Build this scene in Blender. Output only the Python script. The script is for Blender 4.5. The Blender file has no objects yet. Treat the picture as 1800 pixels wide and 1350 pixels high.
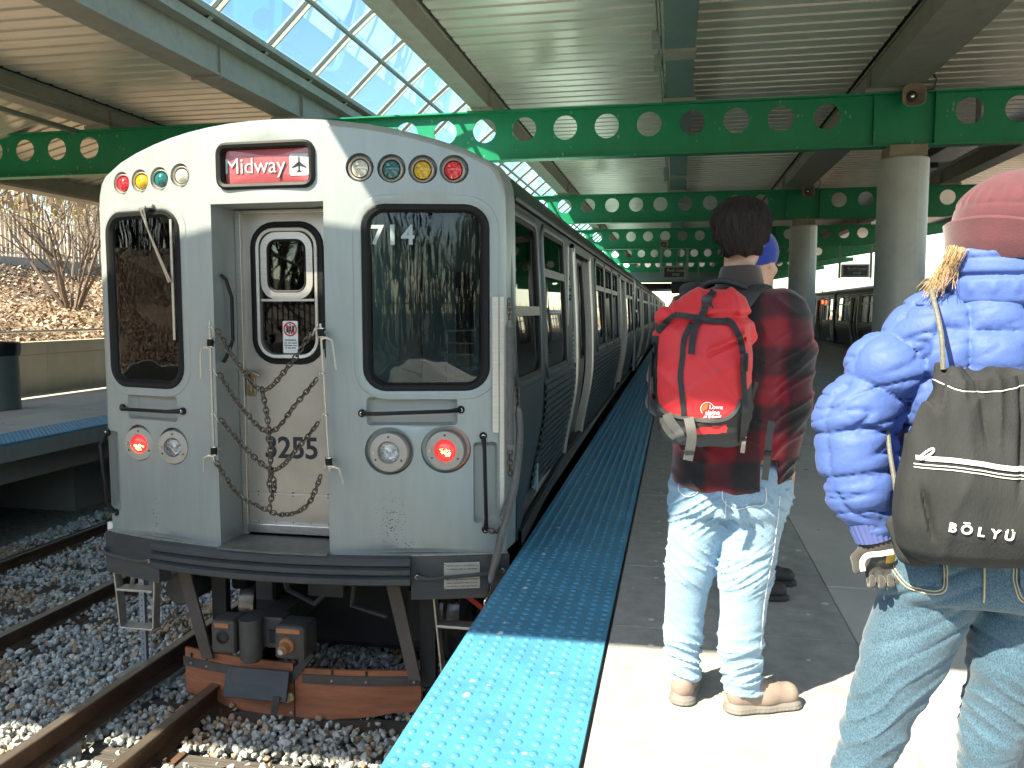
import bpy, bmesh, math, random
import numpy as np
from mathutils import Vector, Matrix
from mathutils.geometry import delaunay_2d_cdt
random.seed(7); RNG = np.random.default_rng(7)
S = bpy.context.scene; COL = S.collection
R = math.radians

# ------------------------------------------------------------------ camera, light, exposure
cd = bpy.data.cameras.new('camera'); CAM = bpy.data.objects.new('camera', cd); COL.objects.link(CAM)
cd.sensor_width = 36; cd.lens = 36*1468/1800; cd.clip_start = 0.05; cd.clip_end = 3000
CAM.location = (0, 0, 1.42); CAM.rotation_euler = (R(85.0), 0, R(11.06)); S.camera = CAM
SUNV = Vector((-.58, -.74, 1.0)).normalized()
W = bpy.data.worlds.new('World'); S.world = W; W.use_nodes = True
wn = W.node_tree; bg = wn.nodes['Background']
sky = wn.nodes.new('ShaderNodeTexSky'); sky.sky_type = 'NISHITA'; sky.sun_disc = False
sky.sun_elevation = math.asin(SUNV.z); sky.sun_rotation = math.atan2(SUNV.x, SUNV.y)
sky.air_density = 1.0; sky.dust_density = .6; sky.ozone_density = 1.6
wn.links.new(sky.outputs[0], bg.inputs[0]); bg.inputs[1].default_value = .13
sl = bpy.data.lights.new('sun', 'SUN'); sl.energy = 5.0; sl.angle = R(.5); sl.color = (1, .95, .87)
so = bpy.data.objects.new('sun', sl); COL.objects.link(so)
so.rotation_euler = SUNV.to_track_quat('Z', 'Y').to_euler(); so.location = (-20, -20, 40)
vs = S.view_settings; S.display_settings.display_device = 'sRGB'
vs.view_transform = 'Standard'; vs.look = 'None'; vs.exposure = 1.7; vs.gamma = 1; vs.use_curve_mapping = False
vs.use_white_balance = True; vs.white_balance_temperature = 7600; vs.white_balance_tint = 6
S.render.film_transparent = False
S.cycles.max_bounces = 10; S.cycles.diffuse_bounces = 5; S.cycles.glossy_bounces = 4
S.cycles.transparent_max_bounces = 16; S.cycles.transmission_bounces = 6
S.cycles.caustics_reflective = False; S.cycles.caustics_refractive = False

# ------------------------------------------------------------------ materials
MATS = {}
def M(name, col=(.5, .5, .5), rough=.6, metal=0., var=.12, vs=5., bump=0., bs=60., spec=.5, dirt=0., dirtc=(.05, .045, .04), ds=3., sheen=0., coat=0., stretch=(1, 1, 1), emit=None, bw=.01, spots=None):
    if name in MATS: return MATS[name]
    m = bpy.data.materials.new(name); m.use_nodes = True; MATS[name] = m
    nt = m.node_tree; N = nt.nodes; L = nt.links; b = N['Principled BSDF']
    b.inputs['Roughness'].default_value = rough; b.inputs['Metallic'].default_value = metal
    b.inputs['Specular IOR Level'].default_value = spec
    b.inputs['Sheen Weight'].default_value = sheen; b.inputs['Coat Weight'].default_value = coat
    if emit:
        b.inputs['Emission Color'].default_value = (*emit[0], 1); b.inputs['Emission Strength'].default_value = emit[1]
    tc = N.new('ShaderNodeTexCoord'); mp = N.new('ShaderNodeMapping'); mp.inputs['Scale'].default_value = stretch
    L.new(tc.outputs['Object'], mp.inputs[0])
    n = N.new('ShaderNodeTexNoise'); n.inputs['Scale'].default_value = vs; n.inputs['Detail'].default_value = 6; n.inputs['Roughness'].default_value = .65
    L.new(mp.outputs[0], n.inputs[0])
    mx = N.new('ShaderNodeMix'); mx.data_type = 'RGBA'
    mr = N.new('ShaderNodeMapRange'); mr.inputs[1].default_value = .3; mr.inputs[2].default_value = .7
    L.new(n.outputs[0], mr.inputs[0]); L.new(mr.outputs[0], mx.inputs[0])
    mx.inputs[6].default_value = (*[max(0, c*(1-var)) for c in col], 1); mx.inputs[7].default_value = (*[min(1, c*(1+var)) for c in col], 1)
    out = mx.outputs[2]
    if dirt > 0:
        n2 = N.new('ShaderNodeTexNoise'); n2.inputs['Scale'].default_value = ds; n2.inputs['Detail'].default_value = 8; n2.inputs['Roughness'].default_value = .7
        L.new(mp.outputs[0], n2.inputs[0])
        r2 = N.new('ShaderNodeMapRange'); r2.inputs[1].default_value = .48; r2.inputs[2].default_value = .72; r2.inputs[4].default_value = dirt
        L.new(n2.outputs[0], r2.inputs[0])
        m2 = N.new('ShaderNodeMix'); m2.data_type = 'RGBA'; L.new(r2.outputs[0], m2.inputs[0]); L.new(out, m2.inputs[6]); m2.inputs[7].default_value = (*dirtc, 1)
        out = m2.outputs[2]
    if spots:                                            # (scale, size 0-1, colour): chips, gum, scuffs
        vo = N.new('ShaderNodeTexVoronoi'); vo.inputs['Scale'].default_value = spots[0]; L.new(mp.outputs[0], vo.inputs[0])
        sx_ = N.new('ShaderNodeSeparateColor'); L.new(vo.outputs['Color'], sx_.inputs[0])
        pw = N.new('ShaderNodeMath'); pw.operation = 'POWER'; pw.inputs[1].default_value = 4; L.new(sx_.outputs[0], pw.inputs[0])
        ml_ = N.new('ShaderNodeMath'); ml_.operation = 'MULTIPLY'; ml_.inputs[1].default_value = spots[1]; L.new(pw.outputs[0], ml_.inputs[0])
        lt = N.new('ShaderNodeMath'); lt.operation = 'LESS_THAN'; L.new(vo.outputs['Distance'], lt.inputs[0]); L.new(ml_.outputs[0], lt.inputs[1])
        m4 = N.new('ShaderNodeMix'); m4.data_type = 'RGBA'; L.new(lt.outputs[0], m4.inputs[0]); L.new(out, m4.inputs[6]); m4.inputs[7].default_value = (*spots[2], 1); out = m4.outputs[2]
    L.new(out, b.inputs['Base Color'])
    rr = N.new('ShaderNodeMapRange'); rr.inputs[3].default_value = max(.02, rough*.85); rr.inputs[4].default_value = min(1, rough*1.15)
    L.new(n.outputs[0], rr.inputs[0]); L.new(rr.outputs[0], b.inputs['Roughness'])
    if bump > 0:
        n3 = N.new('ShaderNodeTexNoise'); n3.inputs['Scale'].default_value = bs; n3.inputs['Detail'].default_value = 4
        L.new(mp.outputs[0], n3.inputs[0]); bp = N.new('ShaderNodeBump'); bp.inputs['Strength'].default_value = bump; bp.inputs['Distance'].default_value = bw
        L.new(n3.outputs[0], bp.inputs['Height']); L.new(bp.outputs[0], b.inputs['Normal'])
    return m
def glass(name, tint=(.6, .66, .66), fmul=1.0, base=.0):
    if name in MATS: return MATS[name]
    m = bpy.data.materials.new(name); m.use_nodes = True; MATS[name] = m
    nt = m.node_tree; N = nt.nodes; L = nt.links; N.remove(N['Principled BSDF'])
    t = N.new('ShaderNodeBsdfTransparent'); t.inputs[0].default_value = (*tint, 1)
    g = N.new('ShaderNodeBsdfGlossy'); g.inputs['Roughness'].default_value = .015
    f = N.new('ShaderNodeFresnel'); f.inputs[0].default_value = 1.5
    ma = N.new('ShaderNodeMath'); ma.operation = 'MULTIPLY_ADD'; ma.inputs[1].default_value = fmul; ma.inputs[2].default_value = base; ma.use_clamp = True
    mi = N.new('ShaderNodeMixShader'); L.new(f.outputs[0], ma.inputs[0]); L.new(ma.outputs[0], mi.inputs[0])
    L.new(t.outputs[0], mi.inputs[1]); L.new(g.outputs[0], mi.inputs[2]); L.new(mi.outputs[0], N['Material Output'].inputs[0])
    return m
c = M
c('green_paint', (.0, .27, .12), .38, var=.1, vs=3, bump=.12, bs=30, dirt=.2, dirtc=(.02, .14, .07), ds=4, stretch=(1, 1, .5), spots=(16, .30, (.25, .36, .28)))
c('girder_paint', (.31, .30, .25), .55, var=.12, vs=3, dirt=.35, dirtc=(.12, .12, .1), ds=4, bump=.1, bs=40)
c('girder_teal', (.14, .22, .2), .5, var=.1, dirt=.3, dirtc=(.08, .1, .09))
c('deck_metal', (.80, .76, .66), .30, metal=.4, var=.1, vs=1.5, stretch=(.4, 4, 1), dirt=.25, dirtc=(.35, .33, .28), ds=1.2)
c('mullion_white', (.85, .84, .8), .4, var=.03)
tn = MATS['mullion_white'].node_tree; tl_ = tn.nodes.new('ShaderNodeBsdfTranslucent'); tl_.inputs[0].default_value = (.85, .84, .8, 1); ms_ = tn.nodes.new('ShaderNodeMixShader'); ms_.inputs[0].default_value = .6
tn.links.new(tn.nodes['Principled BSDF'].outputs[0], ms_.inputs[1]); tn.links.new(tl_.outputs[0], ms_.inputs[2]); tn.links.new(ms_.outputs[0], tn.nodes['Material Output'].inputs[0])
c('mullion_dark', (.03, .03, .03), .5)
c('pipe_grey', (.3, .32, .29), .5, metal=.3)
c('concrete', (.47, .46, .43), .85, var=.16, vs=1.3, bump=.5, bs=90, dirt=.3, dirtc=(.40, .39, .36), ds=2.2, bw=.004, spots=(5, .16, (.14, .135, .125)))
c('paver_dark', (.32, .32, .30), .8, var=.22, vs=8, bump=.6, bs=120, dirt=.3, dirtc=(.42, .41, .38), ds=14, bw=.004, spots=(11, .22, (.62, .6, .56)))
c('concrete_tan', (.62, .54, .40), .85, var=.15, vs=1.0, bump=.4, bs=50, dirt=.35, dirtc=(.40, .34, .26), ds=1.5, stretch=(1, 1, .35))
c('concrete_dark', (.3, .3, .275), .9, var=.2, vs=1.5, bump=.4, bs=50, dirt=.5, dirtc=(.07, .07, .065), ds=1.5, stretch=(1, 1, .4))
c('tactile_blue', (.055, .25, .41), .42, var=.2, vs=4, spots=(14, .22, (.42, .5, .52)), dirt=.3, dirtc=(.10, .26, .37), ds=10, bump=.15, bs=80, spec=.5)
c('steel_rust', (.11, .06, .035), .7, metal=.2, var=.35, vs=6, bump=.4, bs=60, dirt=.5, dirtc=(.04, .03, .025), ds=7)
c('rail_head', (.33, .27, .22), .35, metal=.8, var=.2, stretch=(20, .6, 1), dirt=.25, dirtc=(.14, .08, .05))
c('timber', (.085, .075, .065), .85, var=.35, vs=4, bump=.8, bs=12, stretch=(.6, 6, 6), dirt=.4, dirtc=(.035, .03, .028), bw=.02)
c('ballast_earth', (.22, .22, .2), .95, var=.5, vs=18, bump=1, bs=40, bw=.03)
c('black_rubber', (.008, .008, .009), .6, var=.2, spec=.25)
c('black_plastic', (.015, .015, .016), .35, var=.1)
c('black_paint', (.008, .008, .009), .38, var=.2, spec=.3)
c('chrome', (.6, .6, .58), .22, metal=1, var=.1, vs=30)
c('steel_brushed', (.52, .5, .46), .36, metal=.85, var=.12, vs=8, stretch=(1, 1, 30), dirt=.2, dirtc=(.25, .22, .19))
c('white_plain', (.8, .8, .8), .5, var=.03)
c('skin', (.55, .33, .25), .5, var=.1, vs=20)

# ------------------------------------------------------------------ object helpers
def wloc(p):
    v = Vector((0, 0, 0))
    while p is not None: v += p.location; p = p.parent
    return v
def tag(o, label=None, cat=None, group=None, kind=None):
    if label: o['label'] = label
    if cat: o['category'] = cat
    if group: o['group'] = group
    if kind: o['kind'] = kind
    return o
def thing(name, loc, label, cat, group=None, rz=0):
    o = bpy.data.objects.new(name, None); COL.objects.link(o); o.location = loc; o.rotation_euler = (0, 0, rz)
    o.empty_display_size = .2
    return tag(o, label, cat, group)
def link(name, me, parent=None):
    o = bpy.data.objects.new(name, me); COL.objects.link(o)
    if parent is not None: o.parent = parent
    return o
def mesh(name, V, F, mats, parent=None, smooth=False, world=True, mi=None, auto=None):
    me = bpy.data.meshes.new(name)
    V = np.asarray(V, dtype=float)
    if parent is not None and world: V = V - np.array(wloc(parent))
    me.from_pydata(V.tolist(), [], [list(f) for f in F])
    for m in (mats if isinstance(mats, (list, tuple)) else [mats]): me.materials.append(MATS[m] if isinstance(m, str) else m)
    if mi is not None: me.polygons.foreach_set('material_index', mi)
    if smooth: me.polygons.foreach_set('use_smooth', [True]*len(me.polygons))
    me.update()
    if auto: me.set_sharp_from_angle(angle=R(auto))
    return link(name, me, parent)
class MB:
    def __init__(s): s.V = []; s.F = []; s.m = []
    def add(s, V, F, mi=0):
        k = len(s.V); s.V += [tuple(v) for v in V]; s.F += [tuple(i+k for i in f) for f in F]; s.m += [mi]*len(F); return s
    def box(s, x0, x1, y0, y1, z0, z1, mi=0, b=0):
        if b > 0:
            bm = bmesh.new(); bmesh.ops.create_cube(bm, size=1)
            for v in bm.verts: v.co = Vector(((x0+x1)/2+v.co.x*(x1-x0), (y0+y1)/2+v.co.y*(y1-y0), (z0+z1)/2+v.co.z*(z1-z0)))
            bmesh.ops.bevel(bm, geom=bm.edges[:], offset=b, segments=2, affect='EDGES', profile=.5)
            bm.verts.index_update(); s.add([v.co[:] for v in bm.verts], [[v.index for v in f.verts] for f in bm.faces], mi); bm.free(); return s
        V = [(x, y, z) for z in (z0, z1) for y in (y0, y1) for x in (x0, x1)]
        return s.add(V, [(0, 2, 3, 1), (4, 5, 7, 6), (0, 1, 5, 4), (2, 6, 7, 3), (0, 4, 6, 2), (1, 3, 7, 5)], mi)
    def obox(s, M4, sx, sy, sz, mi=0, b=0):
        t = MB().box(-sx/2, sx/2, -sy/2, sy/2, -sz/2, sz/2, 0, b); return s.add([M4 @ Vector(v) for v in t.V], t.F, mi)
    def loft(s, loops, closed=True, caps=(False, False), mi=0, wrap=False):
        n = len(loops[0]); V = [p for l in loops for p in l]; F = []
        for k in range(len(loops)-1 + (1 if wrap else 0)):
            a = k*n; b = ((k+1) % len(loops))*n
            for i in range(n if closed else n-1):
                j = (i+1) % n; F.append((a+i, a+j, b+j, b+i))
        if caps[0]: F.append(tuple(range(n))[::-1])
        if caps[1]: F.append(tuple((len(loops)-1)*n+i for i in range(n)))
        return s.add(V, F, mi)
    def tube(s, path, r, n=8, caps=True, mi=0, closed=False):
        P = [Vector(p) for p in path]; loops = []; up = None
        for i, p in enumerate(P):
            if closed: t = (P[(i+1) % len(P)]-P[i-1]).normalized()
            else: t = (P[min(i+1, len(P)-1)]-P[max(i-1, 0)]).normalized()
            if up is None: up = t.orthogonal().normalized()
            up = (up - t*up.dot(t)); up = up.normalized() if up.length > 1e-6 else t.orthogonal().normalized()
            s2 = t.cross(up); rr = r[i] if isinstance(r, (list, tuple)) else r
            loops.append([p+(up*math.cos(a)+s2*math.sin(a))*rr for a in [2*math.pi*k/n for k in range(n)]])
        return s.loft(loops, True, (caps and not closed, caps and not closed), mi, wrap=closed)
    def lathe(s, prof, o, axis, n=24, mi=0, up=None, cap=False):
        o = Vector(o); a = Vector(axis).normalized(); u = a.orthogonal().normalized() if up is None else up; w = a.cross(u)
        loops = [[o+a*h+(u*math.cos(t)+w*math.sin(t))*r for t in [2*math.pi*k/n for k in range(n)]] for r, h in prof]
        return s.loft(loops, True, (False, cap), mi)
    def cyl(s, a, b, r, n=16, mi=0, r2=None):
        return s.tube([a, b], [r, r if r2 is None else r2], n, True, mi)
    def prism(s, poly, axis, a, b, mi=0):
        f = {'x': lambda p, t: (t, p[0], p[1]), 'y': lambda p, t: (p[0], t, p[1]), 'z': lambda p, t: (p[0], p[1], t)}[axis]
        return s.loft([[f(p, a) for p in poly], [f(p, b) for p in poly]], True, (True, True), mi)
    def build(s, name, mats, parent=None, smooth=False, world=True, auto=None):
        if smooth and auto is None: auto = 35
        return mesh(name, s.V, s.F, mats, parent, smooth, world, s.m if isinstance(mats, (list, tuple)) and len(mats) > 1 else None, auto if smooth else None)
def rrect(cx, cz, w, h, r, n=5, g=0):
    w += 2*g; h += 2*g; r = max(.002, r+g); out = []
    for k, (sx, sz) in enumerate(((1, 1), (-1, 1), (-1, -1), (1, -1))):
        for i in range(n+1):
            a = math.pi/2*(k+i/n); out.append((cx+sx*(w/2-r)+r*math.cos(a), cz+sz*(h/2-r)+r*math.sin(a)))
    return out
def circ(cx, cz, r, n=24): return [(cx+r*math.cos(2*math.pi*k/n), cz+r*math.sin(2*math.pi*k/n)) for k in range(n)]
def inside(P, poly):
    x, y = P[:, 0], P[:, 1]; r = np.zeros(len(P), bool); q = np.array(poly)
    x1, y1 = q[:, 0], q[:, 1]; x2, y2 = np.roll(x1, -1), np.roll(y1, -1)
    for a, b, c_, d in zip(x1, y1, x2, y2):
        if b == d: continue
        r ^= ((b > y) != (d > y)) & (x < (c_-a)*(y-b)/(d-b)+a)
    return r
def cdt(outer, holes=(), step=None):
    pts = []; edges = []
    for lp in [outer]+list(holes):
        k = len(pts); n = len(lp); pts += [tuple(p) for p in lp]; edges += [(k+i, k+(i+1) % n) for i in range(n)]
    if step:
        q = np.array(outer); lo, hi = q.min(0), q.max(0)
        gx, gy = np.meshgrid(np.arange(lo[0]+step*.5, hi[0], step), np.arange(lo[1]+step*.5, hi[1], step)); G = np.c_[gx.ravel(), gy.ravel()]
        k = inside(G, outer)
        for h in holes: k &= ~inside(G, h)
        pts += [tuple(p) for p in G[k]]
    r = delaunay_2d_cdt([Vector(p) for p in pts], edges, [], 0, 1e-6)
    V = np.array([v[:] for v in r[0]]); T = np.array(r[2]); cen = V[T].mean(1)
    k = inside(cen, outer)
    for h in holes: k &= ~inside(cen, h)
    return V, T[k]
def slab(outer, holes, step, fn, thick):
    """sheet of real thickness: fn(u, v, d) -> point, d = depth behind the face"""
    V, T = cdt(outer, holes, step); n = len(V)
    A = [fn(u, v, 0) for u, v in V]; F = [tuple(t) for t in T]
    ed = {}
    for t in F:
        for i in range(3):
            e = (t[i], t[(i+1) % 3]); ed[e] = 1
    bd = [e for e in ed if (e[1], e[0]) not in ed]
    B = [fn(u, v, thick) for u, v in V]
    F2 = F + [tuple(reversed([i+n for i in t])) for t in F] + [(a, a+n, b+n, b) for a, b in bd]
    return A+B, F2
TEXTS = []
def text(name, body, size, mat, parent, M4, bold=.0, ext=.001, align='CENTER', spacing=1.0, shear=0, line=1.0, label=None):
    TEXTS.append((name, body, size, mat, parent, M4, bold, ext, align, spacing, shear, line, label))
def flush_texts():
    obs = []
    for i, (name, body, size, mat, parent, M4, bold, ext, align, sp, sh, line, label) in enumerate(TEXTS):
        cu = bpy.data.curves.new('t%d' % i, 'FONT'); cu.body = body; cu.size = size; cu.align_x = align; cu.align_y = 'CENTER'
        cu.extrude = ext; cu.offset = bold*size; cu.space_character = sp; cu.shear = sh; cu.space_line = line; cu.resolution_u = 3
        o = bpy.data.objects.new('t%d' % i, cu); COL.objects.link(o); obs.append(o)
    bpy.context.view_layer.update(); dg = bpy.context.evaluated_depsgraph_get()
    for o, t in zip(obs, TEXTS):
        me = bpy.data.meshes.new_from_object(o.evaluated_get(dg)); me.name = t[0]; me.materials.clear(); me.materials.append(MATS[t[3]])
        me.transform(Matrix.Translation(-wloc(t[4])) @ t[5]); n = link(t[0], me, t[4])
        if t[12]: n['label'] = t[12]
        bpy.data.objects.remove(o)
def face_matrix(pos, normal, up=(0, 0, 1)):
    n = Vector(normal).normalized(); u = Vector(up); x = u.cross(n).normalized(); y = n.cross(x)
    m = Matrix((x, y, n)).transposed().to_4x4(); m.translation = Vector(pos); return m
def copy_tree(o, parent=None, keep=None):
    c_ = o.copy(); COL.objects.link(c_)
    if parent is not None: c_.parent = parent
    for ch in list(o.children):
        if keep is None or keep(ch): copy_tree(ch, c_, keep)
    return c_
# ================================================================== STATION STRUCTURE
GT = -1.17                                           # top of the ballast
PX0, PX1 = -.886, 6.97                               # island platform edges
LX0, LX1 = -10.85, -7.02                              # left platform
# ---- ground sheet
mb = MB()
gx = np.concatenate([[-400, -60], np.arange(-30, 31, 3.0), [60, 400]]); gy = np.concatenate([[-300, -60], np.arange(-36, 150, 6.0), [200, 1500]])
def bank(x, y):
    z = -1.26
    if x < -11.5: z = .45 + (min(-11.5-x, 8))*.295 + (0 if x > -20 else .25) + .12*math.sin(x*1.3+y*.7)*min(1, (-11.5-x)/2)
    if x > 14: z = -1.2 + min(x-14, 8)*.22
    if y < -14 and x > -11.5: z = max(z, -1.2+min(-14-y, 12)*.12)
    return z
gx = np.unique(np.concatenate([gx, np.arange(-24, -11.6, .65), [-11.55, -11.5]])); V = []; F = []
gy = np.unique(np.concatenate([gy, np.arange(6, 40, 1.5)]))
for y in gy:
    for x in gx: V.append((x, y, bank(x, y)))
nx = len(gx)
for j in range(len(gy)-1):
    for i in range(nx-1): a = j*nx+i; F.append((a, a+1, a+1+nx, a+nx))
c('dead_leaves', (.30, .215, .145), .95, var=.5, vs=9, bump=1, bs=25, dirt=.7, dirtc=(.13, .1, .07), ds=2.5, bw=.06)
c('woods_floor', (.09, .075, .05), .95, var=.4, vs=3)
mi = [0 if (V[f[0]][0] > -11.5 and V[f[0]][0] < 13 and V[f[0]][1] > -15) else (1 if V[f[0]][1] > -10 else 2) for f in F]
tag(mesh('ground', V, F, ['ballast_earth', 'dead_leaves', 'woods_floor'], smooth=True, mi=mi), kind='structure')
# leaf litter lying on the embankment
def leaves(n, x0, x1, y0, y1, s):
    p = np.c_[RNG.uniform(x0, x1, n), RNG.uniform(y0, y1, n)]; z = np.array([bank(a, b) for a, b in p])
    ctr = np.c_[p, z+.02+RNG.uniform(0, .05, n)]
    a = RNG.uniform(0, 6.28, n); t = RNG.uniform(-.9, .9, (n, 2)); sz = RNG.uniform(.5, 1.3, n)*s
    d1 = np.c_[np.cos(a), np.sin(a), t[:, 0]]*sz[:, None]; d2 = np.c_[-np.sin(a), np.cos(a), t[:, 1]]*sz[:, None]*.6
    V = np.stack([ctr-d1, ctr-d2, ctr+d1, ctr+d2], 1).reshape(-1, 3)
    return V, np.arange(n*4).reshape(-1, 4)
V1, F1 = leaves(38000, -20, -11.6, -4, 30, .055)
c('leaf_a', (.42, .30, .2), .8, var=.5, vs=3); c('leaf_b', (.2, .14, .09), .8, var=.3, vs=3); c('leaf_c', (.55, .45, .33), .8, var=.2, vs=3)
tag(mesh('leaf_litter', V1, F1, ['leaf_a', 'leaf_b', 'leaf_c'], mi=RNG.integers(0, 3, len(F1))), 'brown and tan dead leaves covering the embankment beyond the left wall', 'leaf litter', kind='stuff')

# ---- island platform: body, slabs, pavers, tactile tiles
pl = tag(MB().box(PX0+.02, PX1-.02, -9, 75, -.32, -.05).box(PX0+.5, PX1-.5, -9, 75, -1.3, -.33).build('platform', ['concrete_dark']), kind='structure')
MB().box(PX0-.0, PX0+.03, -9, 75, -.3, -.012).build('edge_beam', 'concrete_dark', pl)
def inst(src, loc, parent=None, rz=None):
    o = src.copy(); COL.objects.link(o)
    if parent is not None: o.parent = parent
    o.location = loc
    if rz is not None: o.rotation_euler = (0, 0, rz)
    return o
def piece(name, mb, mats, parent, loc, **k):
    o = mb.build(name, mats, None, world=False, **k); o.parent = parent; o.location = loc; return o
slabm = MB().box(.004, 1.546, .004, 1.546, -.05, 0, b=.004)
first = None
ys = [-6.4+1.55*k for k in range(16)]
for y in ys:
    for i in range(4):
        x = .79-0.005+1.545*i
        if x > PX1-.7: continue
        if first is None: first = piece('concrete_slab', slabm, 'concrete', pl, (x, y, 0))
        else: inst(first, (x, y, RNG.uniform(-.0015, .0015)), pl)
MB().box(.785, PX1-.62, -9, -6.4, -.05, -.001).box(.785, PX1-.62, 18.4, 75, -.05, -.001).build('far_slabs', 'concrete', pl)
first = None
for k in range(24):
    y = -4.58+.92*k
    if first is None: first = piece('dark_paver', MB().box(.003, 1.047, .003, .917, -.05, 0, b=.003), 'paver_dark', pl, (-.262, y, 0))
    else: inst(first, (-.262, y, RNG.uniform(-.001, .001)), pl)
MB().box(-.262, .785, 17.5, 75, -.05, -.001).box(-.262, .785, -9, -4.58, -.05, -.001).build('far_pavers', 'paver_dark', pl)
# tactile tiles with raised domes
def tactile(nx, ny, dome, seg):
    m = MB().box(0, .608, .0015, .6085, -.02, .004, b=0)
    for i in range(nx):
        for j in range(ny):
            px, py = .608*(i+.5)/nx, .61*(j+.5)/ny
            m.lathe([(.0165, .004), (.0135, .0078), (.007, .0098), (.0005, .0102)], (px, py, 0), (0, 0, 1), seg)
    return m
tm = tactile(10, 10, 1, 8).build('tactile_tile', 'tactile_blue', None, world=False, smooth=True, auto=60)
tm.parent = pl; tm.location = (PX0+.004, -1.95, 0)
for k in range(1, 42): inst(tm, (PX0+.004, -1.95+.61*k, 0), pl)
MB().box(PX0+.004, PX0+.612, 23.6, 75, -.02, .004).build('far_tactile_strip', 'tactile_blue', pl)
MB().box(PX1-.612, PX1-.004, -5, 75, -.02, .004).build('far_tactile_strip', 'tactile_blue', pl)

# ---- left platform with wall and railing
lp = tag(MB().box(LX0, LX1, -4, 60, -.2, -.02).box(LX0, LX1-.28, -4, 60, -.5, -.2).build('left_platform', 'concrete_dark'), kind='structure')
first = None
for k in range(14):
    for i in range(3):
        x, y = LX0+.02+1.07*i, 4+1.6*k
        if first is None: first = piece('concrete_slab', MB().box(.004, 1.063, .004, 1.594, -.02, 0.002, b=.003), 'concrete', lp, (x, y, 0))
        else: inst(first, (x, y, 0), lp)
t2 = bpy.data.objects.new('tactile_tile', tm.data); COL.objects.link(t2); t2.parent = lp; t2.location = (LX1-.612, 4, 0)
for k in range(1, 30): inst(t2, (LX1-.612, 4+.61*k, 0), lp)
for y in (4.2, 9.3, 14.6, 20, 26, 33, 41): MB().box(LX0+.4, LX1-.85, y+.4, y+3.4, -1.3, -.5).build('support_wall', 'concrete_dark', lp)
MB().box(LX0+.35, LX0+.75, -4, 60, -1.3, -.5).build('rear_wall', 'concrete_dark', lp)
# wall
wl = thing('boundary_wall', (-10.98, 12, 0), 'long tan concrete wall behind the left platform with a steel rail on top', 'wall')
first = None
for k in range(18):
    b = MB().box(0, .22, .004, 2.996, -1.3, .66, b=.006); b.box(-.015, .235, .004, 2.996, .665, .88, b=.008)
    if first is None: first = piece('wall_panel', b, 'concrete_tan', wl, (-.22, -8, 0))
    else: inst(first, (-.22, -8+3*k, 0), wl)
MB().tube([(-11.08, 2, 1.06), (-11.08, 56, 1.06)], .022, 8).build('rail', 'steel_brushed', wl, smooth=True)
p0 = None
for k in range(28):
    b = MB().cyl((0, 0, -.14), (0, 0, 0), .018, 8)
    if p0 is None: p0 = piece('post', b, 'steel_brushed', wl, (-.1, -8+2*k, 1.02), smooth=True)
    else: inst(p0, (-.1, -8+2*k, 1.02), wl)
MB().box(-11.52, -11.22, -10, 60, -1.3, .5).build('footing', 'concrete_dark', wl)

# ---- tracks
def rail_profile(): return [(-.065, -.15), (.065, -.15), (.065, -.138), (.012, -.118), (.012, -.04), (.034, -.03), (.036, -.005), (.03, 0), (-.03, 0), (-.036, -.005), (-.034, -.03), (-.012, -.04), (-.012, -.118), (-.065, -.138)]
def make_rail(tr, x, z, y0, y1, name='rail'):
    pr = rail_profile(); mb = MB()
    mb.loft([[(x+a, y0, z+b) for a, b in pr], [(x+a, y1, z+b) for a, b in pr]], True, (True, True))
    mb.m = [1 if k in (7, 6, 8) else 0 for k in range(14)]+[0, 0]
    return mb.build(name, ['steel_rust', 'rail_head'], tr)
RT = -1.05
def track(xc, label, y0=-14, y1=90, n=60):
    t = thing('railway_track', (xc, 5, RT), label, 'railway track', 'railway tracks between the platforms')
    make_rail(t, xc-.7525, RT, y0, y1); make_rail(t, xc+.7525, RT, y0, y1)
    first = None
    for k in range(n):
        y = -2+.62*k
        if first is None: first = piece('sleeper', MB().box(-1.24, 1.24, -.11, .11, -.33, -.158, b=.008), 'timber', t, (0, y-5, 0))
        else: inst(first, (random.uniform(-.04, .04), y-5+random.uniform(-.04, .04), random.uniform(-.004, .01)), t, random.uniform(-.02, .02))
    fp = None
    for k in range(14):
        for s in (-1, 1):
            b = MB().box(-.16, .16, -.09, .09, -.158, -.142).cyl((-.1, .04, -.145), (-.1, .04, -.115), .014, 6).cyl((.1, -.04, -.145), (.1, -.04, -.115), .014, 6)
            if fp is None: fp = piece('tie_plate', b, 'steel_rust', t, (s*.7525, -2-5+.62*6, 0))
            else: inst(fp, (s*.7525, -2-5+.62*(k+6), 0), t)
    return t
track(-2.215, 'rusty track under the train with the buckled orange guard board')
track(-5.79, 'empty rusty track beside the left platform')
t = thing('railway_track', (8.25, 30, RT), 'shaded track under the dark train beyond the right side of the platform', 'railway track', 'railway tracks between the platforms')
make_rail(t, 7.5, RT, 15, 90); make_rail(t, 9.0, RT, 15, 90)
th = thing('third_rail', (-3.5, 5, -1.0), 'raised brown power rail running through the gravel between the two left tracks', 'third rail')
make_rail(th, -3.5, -.97, -12, 80)
first = None
for k in range(14):
    b = MB().box(-.09, .09, -.07, .07, -.28, -.152, b=.01)
    if first is None: first = piece('insulator', b, 'concrete_dark', th, (0, -4+3.1*k, .03))
    else: inst(first, (0, -4+3.1*k, .03), th)
make_rail(t, 10.2, -.95, 15, 90, 'power_rail')
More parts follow.
